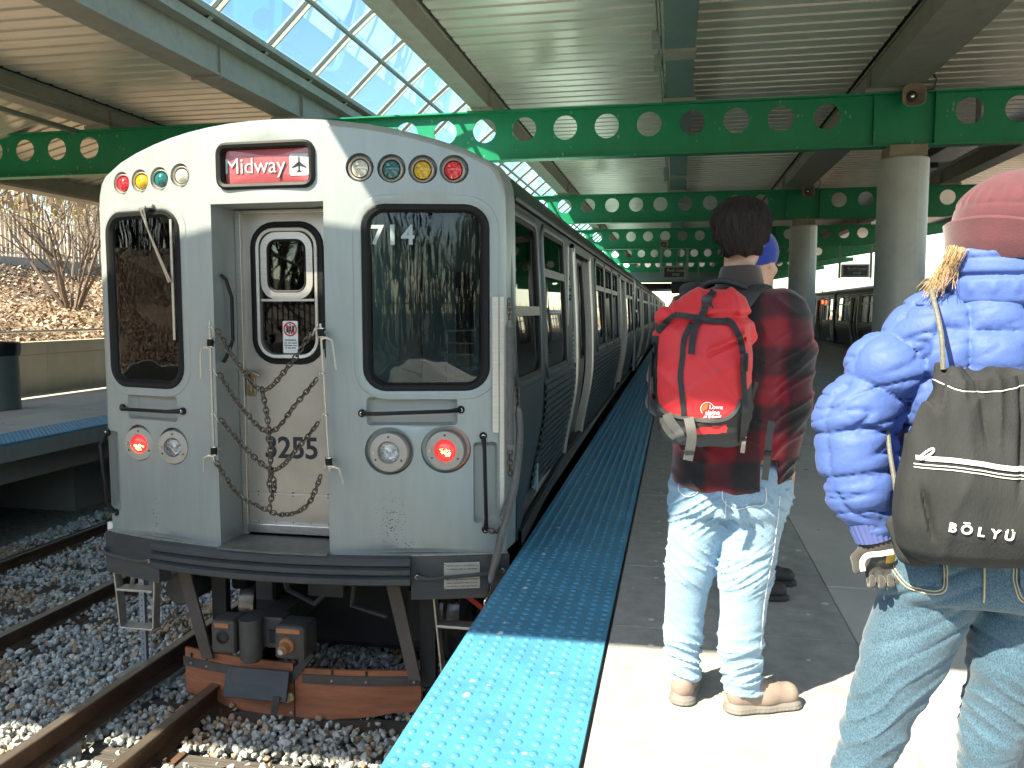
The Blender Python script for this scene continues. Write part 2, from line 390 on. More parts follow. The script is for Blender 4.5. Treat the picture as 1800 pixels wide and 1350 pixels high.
# ballast stones
def stones(n, x0, x1, y0, y1, s0, s1, zt, sub=1, avoid=None):
    bm = bmesh.new(); bmesh.ops.create_icosphere(bm, subdivisions=1, radius=1); bv = np.array([v.co[:] for v in bm.verts]); bf = np.array([[v.index for v in f.verts] for f in bm.faces]); bm.free()
    vars_ = [bv*(1+RNG.uniform(-.34, .3, (len(bv), 1)))*RNG.uniform(.62, 1.15, (1, 3)) for _ in range(24)]
    P = np.c_[RNG.uniform(x0, x1, n), RNG.uniform(y0, y1, n), np.zeros(n)]; P[:, 2] = zt+RNG.uniform(-.035, .035, n)
    if avoid is not None: P = P[~avoid(P)]
    n = len(P); V = np.empty((n, len(bv), 3)); 
    q = RNG.normal(size=(n, 4)); q /= np.linalg.norm(q, axis=1)[:, None]; w, x, y, z = q.T
    Rm = np.stack([1-2*(y*y+z*z), 2*(x*y-z*w), 2*(x*z+y*w), 2*(x*y+z*w), 1-2*(x*x+z*z), 2*(y*z-x*w), 2*(x*z-y*w), 2*(y*z+x*w), 1-2*(x*x+y*y)], 1).reshape(n, 3, 3)
    vi = RNG.integers(0, 24, n); sz = RNG.uniform(s0, s1, n)
    V = np.einsum('nij,nkj->nki', Rm, np.array(vars_)[vi])*sz[:, None, None]+P[:, None, :]
    F = (bf[None]+(np.arange(n)*len(bv))[:, None, None]).reshape(-1, 3)
    mi = np.repeat(RNG.choice([0, 0, 0, 1, 1, 2, 3], n), len(bf))
    return V.reshape(-1, 3), F, mi, P
def av(P):
    y = (P[:, 1]+2) % .62; on = (np.minimum(y, .62-y) < .1) & ((np.abs(P[:, 0]+2.215) < 1.25) | (np.abs(P[:, 0]+5.79) < 1.25))
    keep = RNG.uniform(0, 1, len(P)) < .12
    a = on & ~keep
    for rx in (-2.9675, -1.4625, -5.0375, -6.5425): a |= np.abs(P[:, 0]-rx) < .075
    return a
c('stone_a', (.42, .44, .41), .85, var=.3, vs=6, bump=.4, bs=60); c('stone_b', (.55, .55, .51), .85, var=.25, vs=6); c('stone_c', (.27, .285, .27), .85, var=.2, vs=6); c('stone_rusty', (.42, .30, .20), .85, var=.3, vs=6)
V1, F1, m1, P1 = stones(52000, -7.25, -.75, 2.4, 9.0, .014, .029, GT-.02, avoid=av)
ru = (np.sin(P1[:, 0]*3.1+1)*np.sin(P1[:, 1]*2.3) > .55); m1 = m1.reshape(len(P1), -1); m1[ru & (RNG.uniform(0, 1, len(P1)) < .7)] = 3; m1 = m1.ravel()
V2, F2, m2, P2 = stones(9000, -7.3, -3.6, 9.0, 20, .025, .045, GT-.02, avoid=av)
Vs = np.r_[V1, V2]; Fs = np.r_[F1, F2+len(V1)]; ms = np.r_[m1, m2]
tag(mesh('ballast_stones', Vs, Fs, ['stone_a', 'stone_b', 'stone_c', 'stone_rusty'], mi=ms), 'grey crushed stone ballast around the rails and sleepers', 'gravel', kind='stuff')

# ---- green cellular beams across the station
BY = [12.5+9.23*k for k in range(7)]
def green_beam(Y, x0, x1, taper, label, full=True):
    t = thing('canopy_beam', ((x0+x1)/2, Y, 3.68), label, 'beam', 'green perforated beams across the canopy')
    zb, zt = 3.68, 4.36
    hx = [-.425+.61*k for k in range(-30, 20)]
    hx = [x for x in hx if x0+.4 < x < (x1-3.0 if taper else x1-.4) and abs(x-3.04) > .45 and abs(x+8.6) > .45]
    outer = [(x0, zb), (x1, zb), (x1, zt), (x0, zt)]
    if taper: outer = [(x0, zb), (x1-3.3, zb), (x1, zb+.52), (x1, zt), (x0, zt)]
    holes = [circ(x, 4.111, .178, 20 if Y < 35 else 12) for x in hx]
    V, F = slab(outer, holes, None, lambda u, v, d: (u, Y+d, v), .018)
    mesh('web', V, F, 'green_paint', t)
    MB().box(x0, x1, Y-.1, Y+.12, zt, zt+.022).build('flange', 'green_paint', t)
    b = MB()
    if taper: b.box(x0, x1-3.3, Y-.1, Y+.12, zb-.022, zb); b.prism([(x1-3.3, zb-.022), (x1, zb+.498), (x1, zb+.52), (x1-3.3, zb)], 'y', Y-.1, Y+.12)
    else: b.box(x0, x1, Y-.1, Y+.12, zb-.022, zb)
    b.build('flange', 'green_paint', t)
    for x in (2.62, 3.4):
        MB().box(x-.008, x+.008, Y-.09, Y-.002, zb+.002, zt-.002).build('stiffener', 'green_paint', t)
    return t
names = ['nearest green beam with round holes crossing above the train roof', 'second green beam behind the nearest one, just above the man\'s head', 'third green beam, lower in view behind the second', 'fourth green beam, its right end tapering above the parked train', 'fifth green beam deep under the canopy', 'sixth green beam near the far end', 'farthest green beam at the end of the canopy']
for k, Y in enumerate(BY): green_beam(Y, -12.2, 9.6, True, names[k])
# hanging signs beside the second beam are below; girders along the track
GIR = [(-9.32, .34), (-5.99, .40), (-2.91, .28), (0.0, .34), (2.86, .64), (6.3, .34)]
glab = ['grey steel girder farthest left, above the left platform', 'broad grey girder left of the skylight', 'pale girder right of the skylight', 'grey teal girder with conduits above the waiting man', 'wide dark girder above the pillars', 'dark girder at the right, over the woman in the hat']
for (x, w), lb in zip(GIR, glab):
    t = thing('roof_girder', (x, 20, 4.42), lb, 'girder', 'long roof girders')
    z0, z1 = 4.43, 4.74
    if x == -5.99: z1 = 5.0
    b = MB().box(x-w/2, x+w/2, 1.2, 74, z0, z0+.03).box(x-w/2, x+w/2, 1.2, 74, z1-.03, z1-.004)
    if abs(x-2.86) < .1 or x == 0.0: b.box(x-w/2+.03, x+w/2-.03, 1.2, 74, z0+.03, z1-.03)
    else: b.box(x-w/2+.02, x+w/2-.02, 1.2, 74, z0+.03, z1-.03)
    b.build('girder_body', 'girder_teal' if x == 0.0 else 'girder_paint', t)
    b0 = None
    for Y in BY+[1.5]:
        b = MB().box(-w/2-.06, w/2+.06, -.13, .15, 4.384-4.42, 4.43-4.42).box(-w/2-.03, w/2+.03, -.02, .0, .02, z1-4.47)
        if b0 is None: b0 = piece('bearing', b, 'girder_paint', t, (0, Y-20, 0))
        else: inst(b0, (0, Y-20, 0), t)
    if x in (0.0, -5.99):
        s0 = None
        for k in range(10):
            b = MB().box(-w/2-.012, w/2+.012, 0, .35 if x == 0 else .02, -.02+.0, z1-4.45)
            if s0 is None: s0 = piece('splice_plate', b, 'girder_paint', t, (0, 10.1-20+4.6*k, 0))
            else: inst(s0, (0, 10.1-20+4.6*k, 0), t)
# conduits with junction boxes left of the middle girder
t = thing('conduit', (-.24, 20, 4.5), 'thin grey conduits with junction boxes along the left side of the middle girder', 'conduit')
MB().tube([(-.22, 3, 4.52), (-.22, 60, 4.52)], .014, 6).tube([(-.26, 3, 4.6), (-.26, 60, 4.6)], .014, 6).build('pipe', 'pipe_grey', t, smooth=True)
b0 = None
for k in range(7):
    for dy in (10.0, 10.9):
        b = MB().box(-.07, .03, -.12, .12, -.06, .08, b=.008)
        if b0 is None: b0 = piece('junction_box', b, 'pipe_grey', t, (-.01, dy-20, 0))
        else: inst(b0, (-.01, dy-20+9.2*k, 0), t)
t = thing('conduit', (-8.9, 20, 4.5), 'pale pipe hanging under the far left girder', 'conduit')
MB().tube([(-9.8, 9, 4.38), (-9.8, 50, 4.38)], .05, 8).tube([(-9.1, 3, 4.5), (-9.1, 50, 4.5)], .02, 6).build('pipe', 'pipe_grey', t, smooth=True)
# ---- corrugated roof deck
def deck(x0, x1, y0, y1, label, par, z0=4.745, z1=None, pitch=.31):
    z1 = z0 if z1 is None else z1; pr = []
    y = y0
    while y < y1:
        pr += [(y, 0), (y+.225, 0), (y+.232, .045), (y+.262, .045), (y+.266, .012), (y+.274, .012), (y+.278, .045), (y+.303, .045)]; y += pitch
    L0 = [(x0, a, z0+b) for a, b in pr]; L1 = [(x1, a, z1+b) for a, b in pr]
    L2 = [(x1, a, z1+b+.008) for a, b in pr]; L3 = [(x0, a, z0+b+.008) for a, b in pr]
    m = MB().loft([L0, L1, L2, L3], False, wrap=True)
    o = m.build('deck_panel', 'deck_metal', par); o['label'] = label; return o
rd = thing('canopy_roof', (0, 30, 4.75), 'corrugated metal canopy roof over the platforms', 'roof')
deck(-2.74, -.19, .3, 70, 'bright ribbed panel between the skylight and the middle girder', rd)
deck(.19, 2.5, .3, 70, 'dim ribbed panel right of the middle girder', rd)
deck(3.2, 9.6, .3, 66, 'dark ribbed panel at the right', rd)
deck(-9.1, -6.22, .3, 66, 'grey ribbed panel left of the skylight', rd)
deck(-12.3, -9.5, .3, 60, 'ribbed panel sloping to the left eave', rd, 4.05, 4.745)
c('roof_membrane', (.12, .12, .12), .9)
MB().box(-2.9, 9.6, .3, 70, 4.81, 4.9).build('roof_membrane', 'roof_membrane', rd)
MB().box(-9.5, -6.0, .3, 70, 4.81, 4.9).prism([(-12.3, 4.12), (-9.5, 4.82), (-9.5, 4.9), (-12.3, 4.2)], 'y', .3, 60).build('roof_membrane', 'roof_membrane', rd)
MB().box(-12.4, -12.25, .3, 60, 3.7, 4.2).box(-12.25, -12.0, .3, 60, 3.7, 3.75).build('eave_fascia', 'girder_paint', rd)
MB().box(9.6, 9.7, .3, 66, 4.55, 4.9).build('eave_fascia', 'girder_paint', rd)
MB().box(-12.3, 9.6, .2, .3, 4.42, 4.9).build('end_fascia', 'green_paint', rd)  # unseen near edge, height set for where its shadow meets the platform
MB().box(-6.0, -2.9, .3, 2.2, 4.82, 4.9).build('roof_membrane', 'roof_membrane', rd)  # unseen end panel added to keep sun off the lower train front
# ---- skylight: bent steep glass vault
sk = thing('skylight', (-4.2, 20, 4.95), 'long glazed vault with white glazing bars above the tracks', 'skylight')
VP = [(-5.62, 4.93), (-4.89, 5.61), (-4.56, 5.88), (-4.23, 6.02), (-3.9, 5.88), (-3.57, 5.61), (-2.86, 4.93)]
MUL = [10.995+1.42*k for k in range(-6, 38)]
def strip(pts, y0, y1, t):
    out = []
    V = []; n = len(pts)
    nrm = []
    for i in range(n):
        a = Vector(pts[max(i-1, 0)]); b_ = Vector(pts[min(i+1, n-1)]); d = (b_-a).normalized(); nrm.append(Vector((-d.y, d.x)))
    lo = [Vector(p) for p in pts]; hi = [Vector(p)+q*t for p, q in zip(pts, nrm)]
    poly = lo+hi[::-1]
    return [[(p.x, y0, p.y) for p in poly], [(p.x, y1, p.y) for p in poly]]
mbar = MB(); mbar.loft(strip(VP, -.045, .045, .09), True, (True, True), 0)
mbar.loft(strip(VP, -.062, -.046, .05), True, (True, True), 1); mbar.loft(strip(VP, .046, .062, .05), True, (True, True), 1)
mm = mbar.build('glazing_bar', ['mullion_white', 'mullion_dark'], None, world=False); mm.parent = sk
off = Vector((4.2, -20, -4.95)); mm.location = off+Vector((0, MUL[0], 0))
for y in MUL[1:]: inst(mm, off+Vector((0, y, 0)), sk)
glass('roof_glass', (.76, .91, .94), .2)
for seg, nm in (((0, 1), 'lower'), ((1, 3), 'upper'), ((3, 5), 'ridge'), ((5, 6), 'right')):
    b = MB().loft(strip(VP[seg[0]:seg[1]+1], .06, 1.36, .012), True, (True, True))
    b.V = [(x, y, z+.05) for x, y, z in b.V]
    g0 = b.build('glass_pane', 'roof_glass', None, world=False); g0.parent = sk; g0.location = off+Vector((0, MUL[0], 0))
    for y in MUL[1:-1]: inst(g0, off+Vector((0, y, 0)), sk)
for i in (1, 3, 5):
    x, z = VP[i]; MB().tube([(x, 2.2, z-.05), (x, 64, z-.05)], .035, 8).build('purlin', 'pipe_grey', sk, smooth=True)
MB().box(-5.98, -5.5, 2.2, 64, 4.97, 5.04).box(-5.78, -5.6, 2.2, 64, 4.80, 4.93).build('kerb', 'girder_paint', sk)
MB().box(-3.05, -2.78, 2.2, 64, 4.76, 4.95).build('kerb', 'girder_paint', sk)
# ---- round pillars
def pillar(Y, label, x=3.04):
    t = thing('pillar', (x, Y, 0), label, 'pillar', 'round grey pillars along the platform')
    for a0, a1 in ((-1.2, 1.94), (1.945, 5.08)):
        n = 16; pr = [(math.cos(a0+(a1-a0)*i/n), math.sin(a0+(a1-a0)*i/n)) for i in range(n+1)]
        L = lambda r, z: [(x+p*r, Y+q*r, z) for p, q in pr]
        MB().loft([L(.315, .02), L(.325, .03), L(.325, 3.48), L(.31, 3.5), L(.2, 3.5)], False).build('casing', 'pillar_paint', t, smooth=True)
    MB().lathe([(.05, 3.49), (.305, 3.49), (.305, 0.0)], (x, Y, 0), (0, 0, 1), 24).build('core', 'black_paint', t, smooth=True)
    MB().box(x-.24, x+.24, Y-.24, Y+.24, 3.5, 3.655, b=.006).build('head_block', 'pillar_head', t)
    return t
c('pillar_paint', (.48, .49, .45), .45, var=.1, vs=2, dirt=.25, dirtc=(.2, .2, .18), metal=.15)
c('pillar_head', (.27, .24, .16), .6, var=.2)
pn = ['nearest round grey pillar, beside the woman\'s hat', 'second round grey pillar, right of the man in the plaid jacket', 'third round pillar, hidden mostly by the second', 'fourth round pillar far down the platform', 'fifth round pillar far down the platform', 'sixth round pillar near the platform end', 'last round pillar at the platform end']
for Y, l in zip(BY, pn): pillar(Y+.02, l)
for Y in (12.5, 21.73, 30.96, 40.2): pillar(Y, 'round pillar of the left platform behind the train, row %s' % ({12.5: 'one', 21.73: 'two', 30.96: 'three', 40.2: 'four'}[Y]), -8.6)
# ---- horn speakers
def horn(x, Y, z, label, s=1):
    t = thing('loudspeaker', (x, Y, z), label, 'loudspeaker', 'horn loudspeakers on the beams')
    def rl(g, y, r): return [(x+a, y, z+b) for a, b in rrect(0, 0, .3*s, .3*s, .1*s, 5, g)]
    loops = [rl(-.1*s, Y+.14, .1), rl(-.06*s, Y+.05, .1), rl(-.02*s, Y+.0, .1), rl(0, Y-.03, .1), rl(-.012*s, Y-.032, .1), rl(-.03*s, Y, .1), rl(-.085*s, Y+.06, .1)]
    MB().loft(loops, True, (True, True)).build('horn', 'horn_beige', t, smooth=True)
    MB().lathe([(.075*s, .0), (.07*s, .012), (.04*s, .015)], (x-.01, Y+.052, z), (0, -1, 0), 16, cap=True).build('throat', 'black_plastic', t, smooth=True)
    MB().lathe([(.03*s, .0), (.026*s, .02), (.001, .03)], (x-.01, Y+.037, z), (0, -1, 0), 12).build('cone', 'chrome', t, smooth=True)
    MB().tube([(x+.1, Y+.05, z+.05), (x+.24, Y+.0, z+.07), (x+.28, Y+.02, z+.2), (x+.22, Y+.1, z+.33)], .01, 6).build('cable', 'black_plastic', t, smooth=True)
    MB().box(x-.03, x+.03, Y+.1, Y+.17, z-.05, z+.05).build('bracket', 'pipe_grey', t)
c('horn_beige', (.30, .25, .18), .55, var=.15)
horn(3.06, 12.22, 4.28, 'square beige horn loudspeaker on the nearest beam above the pillar')
horn(3.08, 21.45, 4.3, 'small horn loudspeaker on the second beam above the second pillar')
horn(-.45, 30.6, 3.78, 'round beige horn loudspeaker below the third beam, near the hanging sign')
# ---- hanging signs
c('sign_black', (.012, .012, .014), .3); c('sign_frame', (.24, .28, .26), .4, metal=.4); c('sign_text', (.4, .42, .38), .6); c('sign_glare', (.35, .33, .25), .5)
def hang_sign(x0, x1, Y, z0, z1, label, lines=True, size=.15, ztop=3.65):
    t = thing('hanging_sign', ((x0+x1)/2, Y, z0), label, 'sign', 'hanging platform signs')
    MB().box(x0+.05, x1-.05, Y-.03, Y+.05, z0+.05, z1-.05).build('panel', 'sign_black', t)
    b = MB().box(x0, x1, Y-.045, Y+.065, z0, z0+.06).box(x0, x1, Y-.045, Y+.065, z1-.06, z1).box(x0, x0+.06, Y-.045, Y+.065, z0+.06, z1-.06).box(x1-.06, x1, Y-.045, Y+.065, z0+.06, z1-.06); b.build('frame', 'sign_frame', t)
    for x in (x0-.06, x1+.06): MB().box(x-.035, x+.035, Y-.03, Y+.05, z0-.02, ztop).build('hanger', 'sign_frame', t)
    if lines: text('lettering', 'Rush hour\nstop', size, 'sign_text', t, face_matrix(((x0+x1)/2+.06, Y-.034, (z0+z1)/2), (0, -1, 0)), .012, .002, line=.9)
hang_sign(5.6, 6.5, 30.8, 2.57, 3.03, 'dark hanging sign reading Rush hour stop beside the parked train')
hang_sign(-.49, .32, 30.7, 2.57, 3.03, 'dark hanging sign reading Rush hour stop over the platform left of the man\'s head')
t = thing('departure_display', (.15, 36, 2.3), 'dark display box hanging low beyond the sign, partly behind the man', 'display')
MB().box(-.2, 1.1, 36, 36.2, 2.15, 2.65, b=.02).build('case', 'sign_black', t)
for x in (0, .9): MB().box(x-.03, x+.03, 36.05, 36.12, 2.66, 3.65).build('hanger', 'sign_frame', t)
# ---- luminaires under the right bays
def lum(x, Y, z, L, label):
    t = thing('light_fixture', (x, Y, z), label, 'light fixture', 'long housings under the right roof')
    MB().prism([(x-.25, z+.1), (x+.25, z+.1), (x+.2, z+.28), (x-.2, z+.28)], 'y', Y, Y+L).build('housing', 'black_paint', t)
    MB().box(x-.24, x+.24, Y+.02, Y+L-.02, z+.085, z+.099).build('diffuser', 'lens_grey', t)
    for y in (Y+.1, Y+L-.1): MB().box(x-.03, x+.03, y-.03, y+.03, z+.28, 4.74).build('hanger', 'pipe_grey', t)
c('lens_grey', (.45, .5, .52), .25, var=.2, vs=30)
lum(4.55, 14.3, 4.0, 2.2, 'long light housing with pale diffuser under the roof, right of the nearest pillar')
lum(4.55, 17.2, 4.0, 2.2, 'second dark light housing behind the pale one')
# ---- cross building and far things
c('far_panel', (.2, .27, .28), .6, var=.1)
t = thing('station_bridge', (-3, 50, 0), 'pale blue grey footbridge wall across the tracks at the end of the platform', 'bridge')
MB().box(-12, 2.6, 50, 50.4, 3.1, 3.75).build('parapet', 'far_panel', t)
MB().box(-12, 2.6, 50.6, 57, 2.72, 3.05).build('underside', 'black_paint', t)
MB().box(2.2, 2.6, 50.41, 57, -.0, 2.7).build('side_wall', 'black_paint', t)
# litter bin
t = thing('litter_bin', (-9.6, 10.35, 0), 'grey round litter bin with black bag rim on the left platform', 'litter bin')
c('bin_grey', (.13, .16, .145), .45, metal=.3)
MB().lathe([(.3, .0), (.3, .82), (.28, .83)], (-9.6, 10.35, 0), (0, 0, 1), 28, cap=True).build('drum', 'bin_grey', t, smooth=True)
b = MB(); n = 36
L = lambda r, z, w: [(-9.6+(r+w*math.sin(k*2.1)+w*.6*math.sin(k*5.3))*math.cos(2*math.pi*k/n), 10.35+(r+w*math.sin(k*2.1)+w*.6*math.sin(k*5.3))*math.sin(2*math.pi*k/n), z+w*math.sin(k*1.7)) for k in range(n)]
b.loft([L(.308, .78, .006), L(.322, .86, .008), L(.325, .96, .006), L(.3, .975, .004), L(.27, .9, .002), L(.26, .7, 0)]).build('bag', 'black_plastic', t, smooth=True)
# puddle of small things on the pavers: chewing gum spots are in the material
# ================================================================== TRAIN
XC = -2.23; HW = 1.305
def yf(x): return 4.4+.25*(x/HW)**2
def fnorm(x):
    v = Vector((-.5*x/HW**2, 1, 0)); return v.normalized()          # pointing into the car
def FP(x, z, d=0.):
    return Vector((XC+x, yf(x), z))+fnorm(x)*d
def fpt(x, z, d=0.):
    p = FP(x, z, d); return (p.x, p.y, p.z)
def sm(t): t = min(1, max(0, t)); return t*t*(3-2*t)
def sx(y, z): return 1.308-.13*sm((.85-z)/.95)*sm((y-4.95)/1.0)-.045*sm((z-1.0)/1.1)
def SP(s): return lambda y, z, d=0.: (XC+s*(sx(y, z)-d), y, z)
def front_material():
    m = M('cab_paint', (.33, .372, .372), .34, metal=.3, var=.07, vs=2.5, dirt=.35, dirtc=(.24, .255, .24), ds=2.6, stretch=(2.6, 1, .35), bump=.03, bs=4)
    nt = m.node_tree; N = nt.nodes; L = nt.links; b = N['Principled BSDF']; src = b.inputs['Base Color'].links[0].from_socket
    tc = N.new('ShaderNodeTexCoord')
    tot = None
    for cx, cz, rx, rz in ((.66, 1.28, .13, .2), (-.87, 1.2, .05, .2), (.74, 1.13, .12, .1)):
        mp = N.new('ShaderNodeMapping'); mp.inputs['Location'].default_value = (-cx/rx, 0, -cz/rz); mp.inputs['Scale'].default_value = (1/rx, .0001, 1/rz)
        L.new(tc.outputs['Object'], mp.inputs[0]); ln = N.new('ShaderNodeVectorMath'); ln.operation = 'LENGTH'; L.new(mp.outputs[0], ln.inputs[0])
        mr = N.new('ShaderNodeMapRange'); mr.inputs[1].default_value = 0; mr.inputs[2].default_value = 1.3; mr.inputs[3].default_value = 1; mr.inputs[4].default_value = 0; L.new(ln.outputs['Value'], mr.inputs[0])
        if tot is None: tot = mr.outputs[0]
        else:
            a = N.new('ShaderNodeMath'); a.operation = 'MAXIMUM'; L.new(tot, a.inputs[0]); L.new(mr.outputs[0], a.inputs[1]); tot = a.outputs[0]
    vo = N.new('ShaderNodeTexVoronoi'); vo.inputs['Scale'].default_value = 85; L.new(tc.outputs['Object'], vo.inputs[0])
    nz = N.new('ShaderNodeTexNoise'); nz.inputs['Scale'].default_value = 40; L.new(tc.outputs['Object'], nz.inputs[0])
    th = N.new('ShaderNodeMath'); th.operation = 'MULTIPLY'; L.new(tot, th.inputs[0]); L.new(nz.outputs[0], th.inputs[1])
    ms = N.new('ShaderNodeMath'); ms.operation = 'MULTIPLY'; ms.inputs[1].default_value = .62; L.new(th.outputs[0], ms.inputs[0])
    lt = N.new('ShaderNodeMath'); lt.operation = 'LESS_THAN'; L.new(vo.outputs['Distance'], lt.inputs[0]); L.new(ms.outputs[0], lt.inputs[1])
    mx = N.new('ShaderNodeMix'); mx.data_type = 'RGBA'; L.new(lt.outputs[0], mx.inputs[0]); L.new(src, mx.inputs[6]); mx.inputs[7].default_value = (.07, .055, .045, 1)
    L.new(mx.outputs[2], b.inputs['Base Color'])
front_material()
c('cab_recess', (.33, .355, .345), .45, metal=.2, var=.08, dirt=.3, dirtc=(.22, .2, .17), ds=5)
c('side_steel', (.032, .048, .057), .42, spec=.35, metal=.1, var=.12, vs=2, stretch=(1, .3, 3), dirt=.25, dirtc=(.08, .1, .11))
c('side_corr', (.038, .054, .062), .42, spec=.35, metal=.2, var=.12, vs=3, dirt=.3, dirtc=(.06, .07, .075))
c('roof_edge_reflection', (.035, .045, .042), .35, var=.2, metal=.3)  # roof edge coloured dark for the dim canopy it would mirror
c('bumper_blue', (.040, .048, .055), .5, var=.2, vs=4, dirt=.55, dirtc=(.10, .095, .085), ds=3.5, bump=.15, stretch=(.6, 1, 3))
c('tread_plate', (.2, .19, .17), .55, metal=.4, var=.2, vs=15, bump=.9, bs=70)
c('door_steel', (.50, .47, .43), .33, metal=.6, var=.08, vs=3, dirt=.3, dirtc=(.36, .31, .26), ds=2.2, bump=.04, bs=3)
c('under_grey', (.06, .06, .058), .6, var=.3, vs=6, dirt=.5, dirtc=(.09, .06, .04))
c('under_black', (.015, .015, .015), .7, var=.3)
c('wheel_steel', (.32, .32, .33), .25, metal=.9, var=.2)
c('rust_orange', (.38, .16, .07), .75, var=.25, vs=8, dirt=.5, dirtc=(.12, .08, .06))
c('plywood_orange', (.40, .145, .07), .7, var=.22, vs=3, stretch=(1, 1, 8), dirt=.5, dirtc=(.17, .08, .05), ds=4, bump=.3, bs=25)
c('red_paint', (.55, .03, .02), .45); c('yellow_paint', (.62, .5, .22), .6); c('galv', (.46, .45, .41), .4, metal=.6, var=.25, vs=12)
c('lens_red', (.75, .02, .03), .12, coat=1, var=.15, vs=60); c('lens_amber', (.62, .36, .01), .12, coat=1, var=.15, vs=60)
c('lens_teal', (.0, .12, .12), .12, coat=1, var=.15, vs=60); c('lens_clear', (.62, .6, .52), .12, coat=1, var=.12, vs=60, metal=.3)
c('reflector', (.85, .85, .85), .06, metal=1, bump=1, bs=28, bw=.03)
c('lit_red', (.8, .03, .04), .2, coat=1, var=.2, vs=50, emit=((1, .03, .03), .55)); c('lit_core', (1, .5, .2), .3, emit=((1, .42, .12), 6.0))
c('bezel', (.42, .4, .37), .4, metal=.4, var=.06)
c('sign_red', (.74, .16, .18), .35, var=.05); c('sign_white', (.82, .84, .84), .4, var=.02); c('ink', (.015, .018, .02), .5)
c('number_ink', (.02, .024, .03), .5); c('decal_white', (.36, .44, .44), .5); c('sticker', (.82, .82, .8), .5, var=.02); c('prohibit', (.6, .03, .04), .5)
c('interior_blue', (.3, .42, .46), .5, var=.08); c('interior_dark', (.035, .045, .05), .6); c('interior_pale', (.22, .25, .25), .5); c('seat_blue', (.03, .07, .13), .6)
c('poster_blue', (.03, .26, .42), .5, var=.1); c('led_orange', (1, .2, .02), .5, emit=((1, .16, .02), 3.0)); c('plate_metal', (.42, .41, .38), .45, metal=.3, var=.08, vs=20)
glass('cab_glass', (.66, .74, .74), 1.0, .0); glass('side_glass', (.22, .25, .25), 1.2, .05)
c('gasket', (.007, .008, .008), .55, var=.1, spec=.25)
def rtop(x): return 2.49-.13*x*x-.015*x**4
def half():
    p = [(1.300, .03), (1.303, .3), (1.305, .6), (1.305, .9), (1.305, 1.2), (1.303, 1.5), (1.30, 1.8), (1.296, 2.05), (1.287, 2.13), (1.262, 2.20), (1.22, 2.25)]
    for k in range(1, 9):
        x = 1.22*(1-k/9); p.append((x, rtop(x)-.0))
    return p
H_ = half(); OUT = H_+[(0, rtop(0))]+[(-x, z) for x, z in reversed(H_)]
def inset(poly, d):
    out = []; n = len(poly)
    for i, p in enumerate(poly):
        a = Vector(poly[max(0, i-1)]); b = Vector(poly[min(n-1, i+1)]); t = (b-a).normalized(); nn = Vector((-t.y, t.x))
        q = Vector(p)+nn*d; out.append((q.x, q.y if 0 < i < n-1 else p[1]))
    return out
car = thing('train_car', (XC, 4.4, RT), 'silver grey front train car with chained end door, lit red lamps and Midway destination sign', 'train car', 'cars of the train')
# ---- front mask with openings
LW = (-.912, 1.485, .60, 1.06, .13); RW = (.855, 1.49, .69, 1.04, .13)
SIGN = (-.04, 2.233, .56, .225, .045)
CL = [-1.056, -.902, -.75, -.596, .507, .68, .848, 1.014]; CLZ = [2.186, 2.188, 2.191, 2.201, 2.208, 2.202, 2.199, 2.201]
HL = [(-.989, .615), (-.713, .613), (.648, .628), (.961, .636)]
DWX0, DWX1, DWZ = -.39, .30, 2.027
door_notch = [(DWX0, .03), (DWX0, DWZ), (DWX1, DWZ), (DWX1, .03)]
outer = inset(OUT, .04); outer = outer + [(-1.26, .03), (DWX0, .03), (DWX0, .8), (DWX0, 1.4), (DWX0, DWZ), (DWX1, DWZ), (DWX1, 1.4), (DWX1, .8), (DWX1, .03)]
outer = [p for i, p in enumerate(outer) if i == 0 or (abs(p[0]-outer[i-1][0])+abs(p[1]-outer[i-1][1]) > 1e-5)]
PK = [(-.874, .835, .40, .15, .02), (.775, .855, .50, .16, .02)]          # pockets behind the horizontal rails
PV = [(1.175, .44, .13, .47, .02), (-1.225, .42, .09, .50, .02)]
holes = [rrect(*LW[:4], LW[4], 6), rrect(*RW[:4], RW[4], 6), rrect(*SIGN[:4], SIGN[4], 4)]
holes += [circ(x, z, .078 if x > 0 else .068, 20) for x, z in zip(CL, CLZ)]
holes += [circ(x, z, .137 if x > 0 else .112, 28) for x, z in HL]
holes += [rrect(*p, 3) for p in PK+PV]
V, F = slab(outer, holes, .07, fpt, .008)
mesh('front_mask', V, F, 'cab_paint', car, smooth=True, auto=30)
# rounded edge between mask and sides
loops = [[fpt(x, z, 0) for x, z in inset(OUT, .04)], [fpt(x, z, .006) for x, z in inset(OUT, .022)], [fpt(x, z, .022) for x, z in inset(OUT, .006)], [fpt(x, z, .045) for x, z in OUT]]
loops.append([(XC+x, 4.86, z) for x, z in OUT])
MB().loft(loops, False).build('end_cap', 'cab_paint', car, smooth=True)
MB().loft([[(XC+x*.998, 4.862, z) for x, z in inset(OUT, .004)], [(XC+x, 4.875, z) for x, z in inset(OUT, .02)]], False).build('cap_seam', 'black_rubber', car)
def pocket(hole, depth, mat, shrink=.82, name='recess', cx=None, cz=None, sh=(0, 0)):
    cx = sum(p[0] for p in hole)/len(hole) if cx is None else cx; cz = sum(p[1] for p in hole)/len(hole) if cz is None else cz
    L = [[fpt(x, z, 0) for x, z in hole], [fpt(cx+(x-cx)*(1-(1-shrink)*.4)+sh[0]*.3, cz+(z-cz)*(1-(1-shrink)*.4)+sh[1]*.3, depth*.7) for x, z in hole], [fpt(cx+(x-cx)*shrink+sh[0], cz+(z-cz)*shrink+sh[1], depth) for x, z in hole]]
    MB().loft(L, True, (False, True)).build(name, mat, car, smooth=True)
for p in PK: pocket(rrect(*p, 3), .05, 'cab_recess', .86)
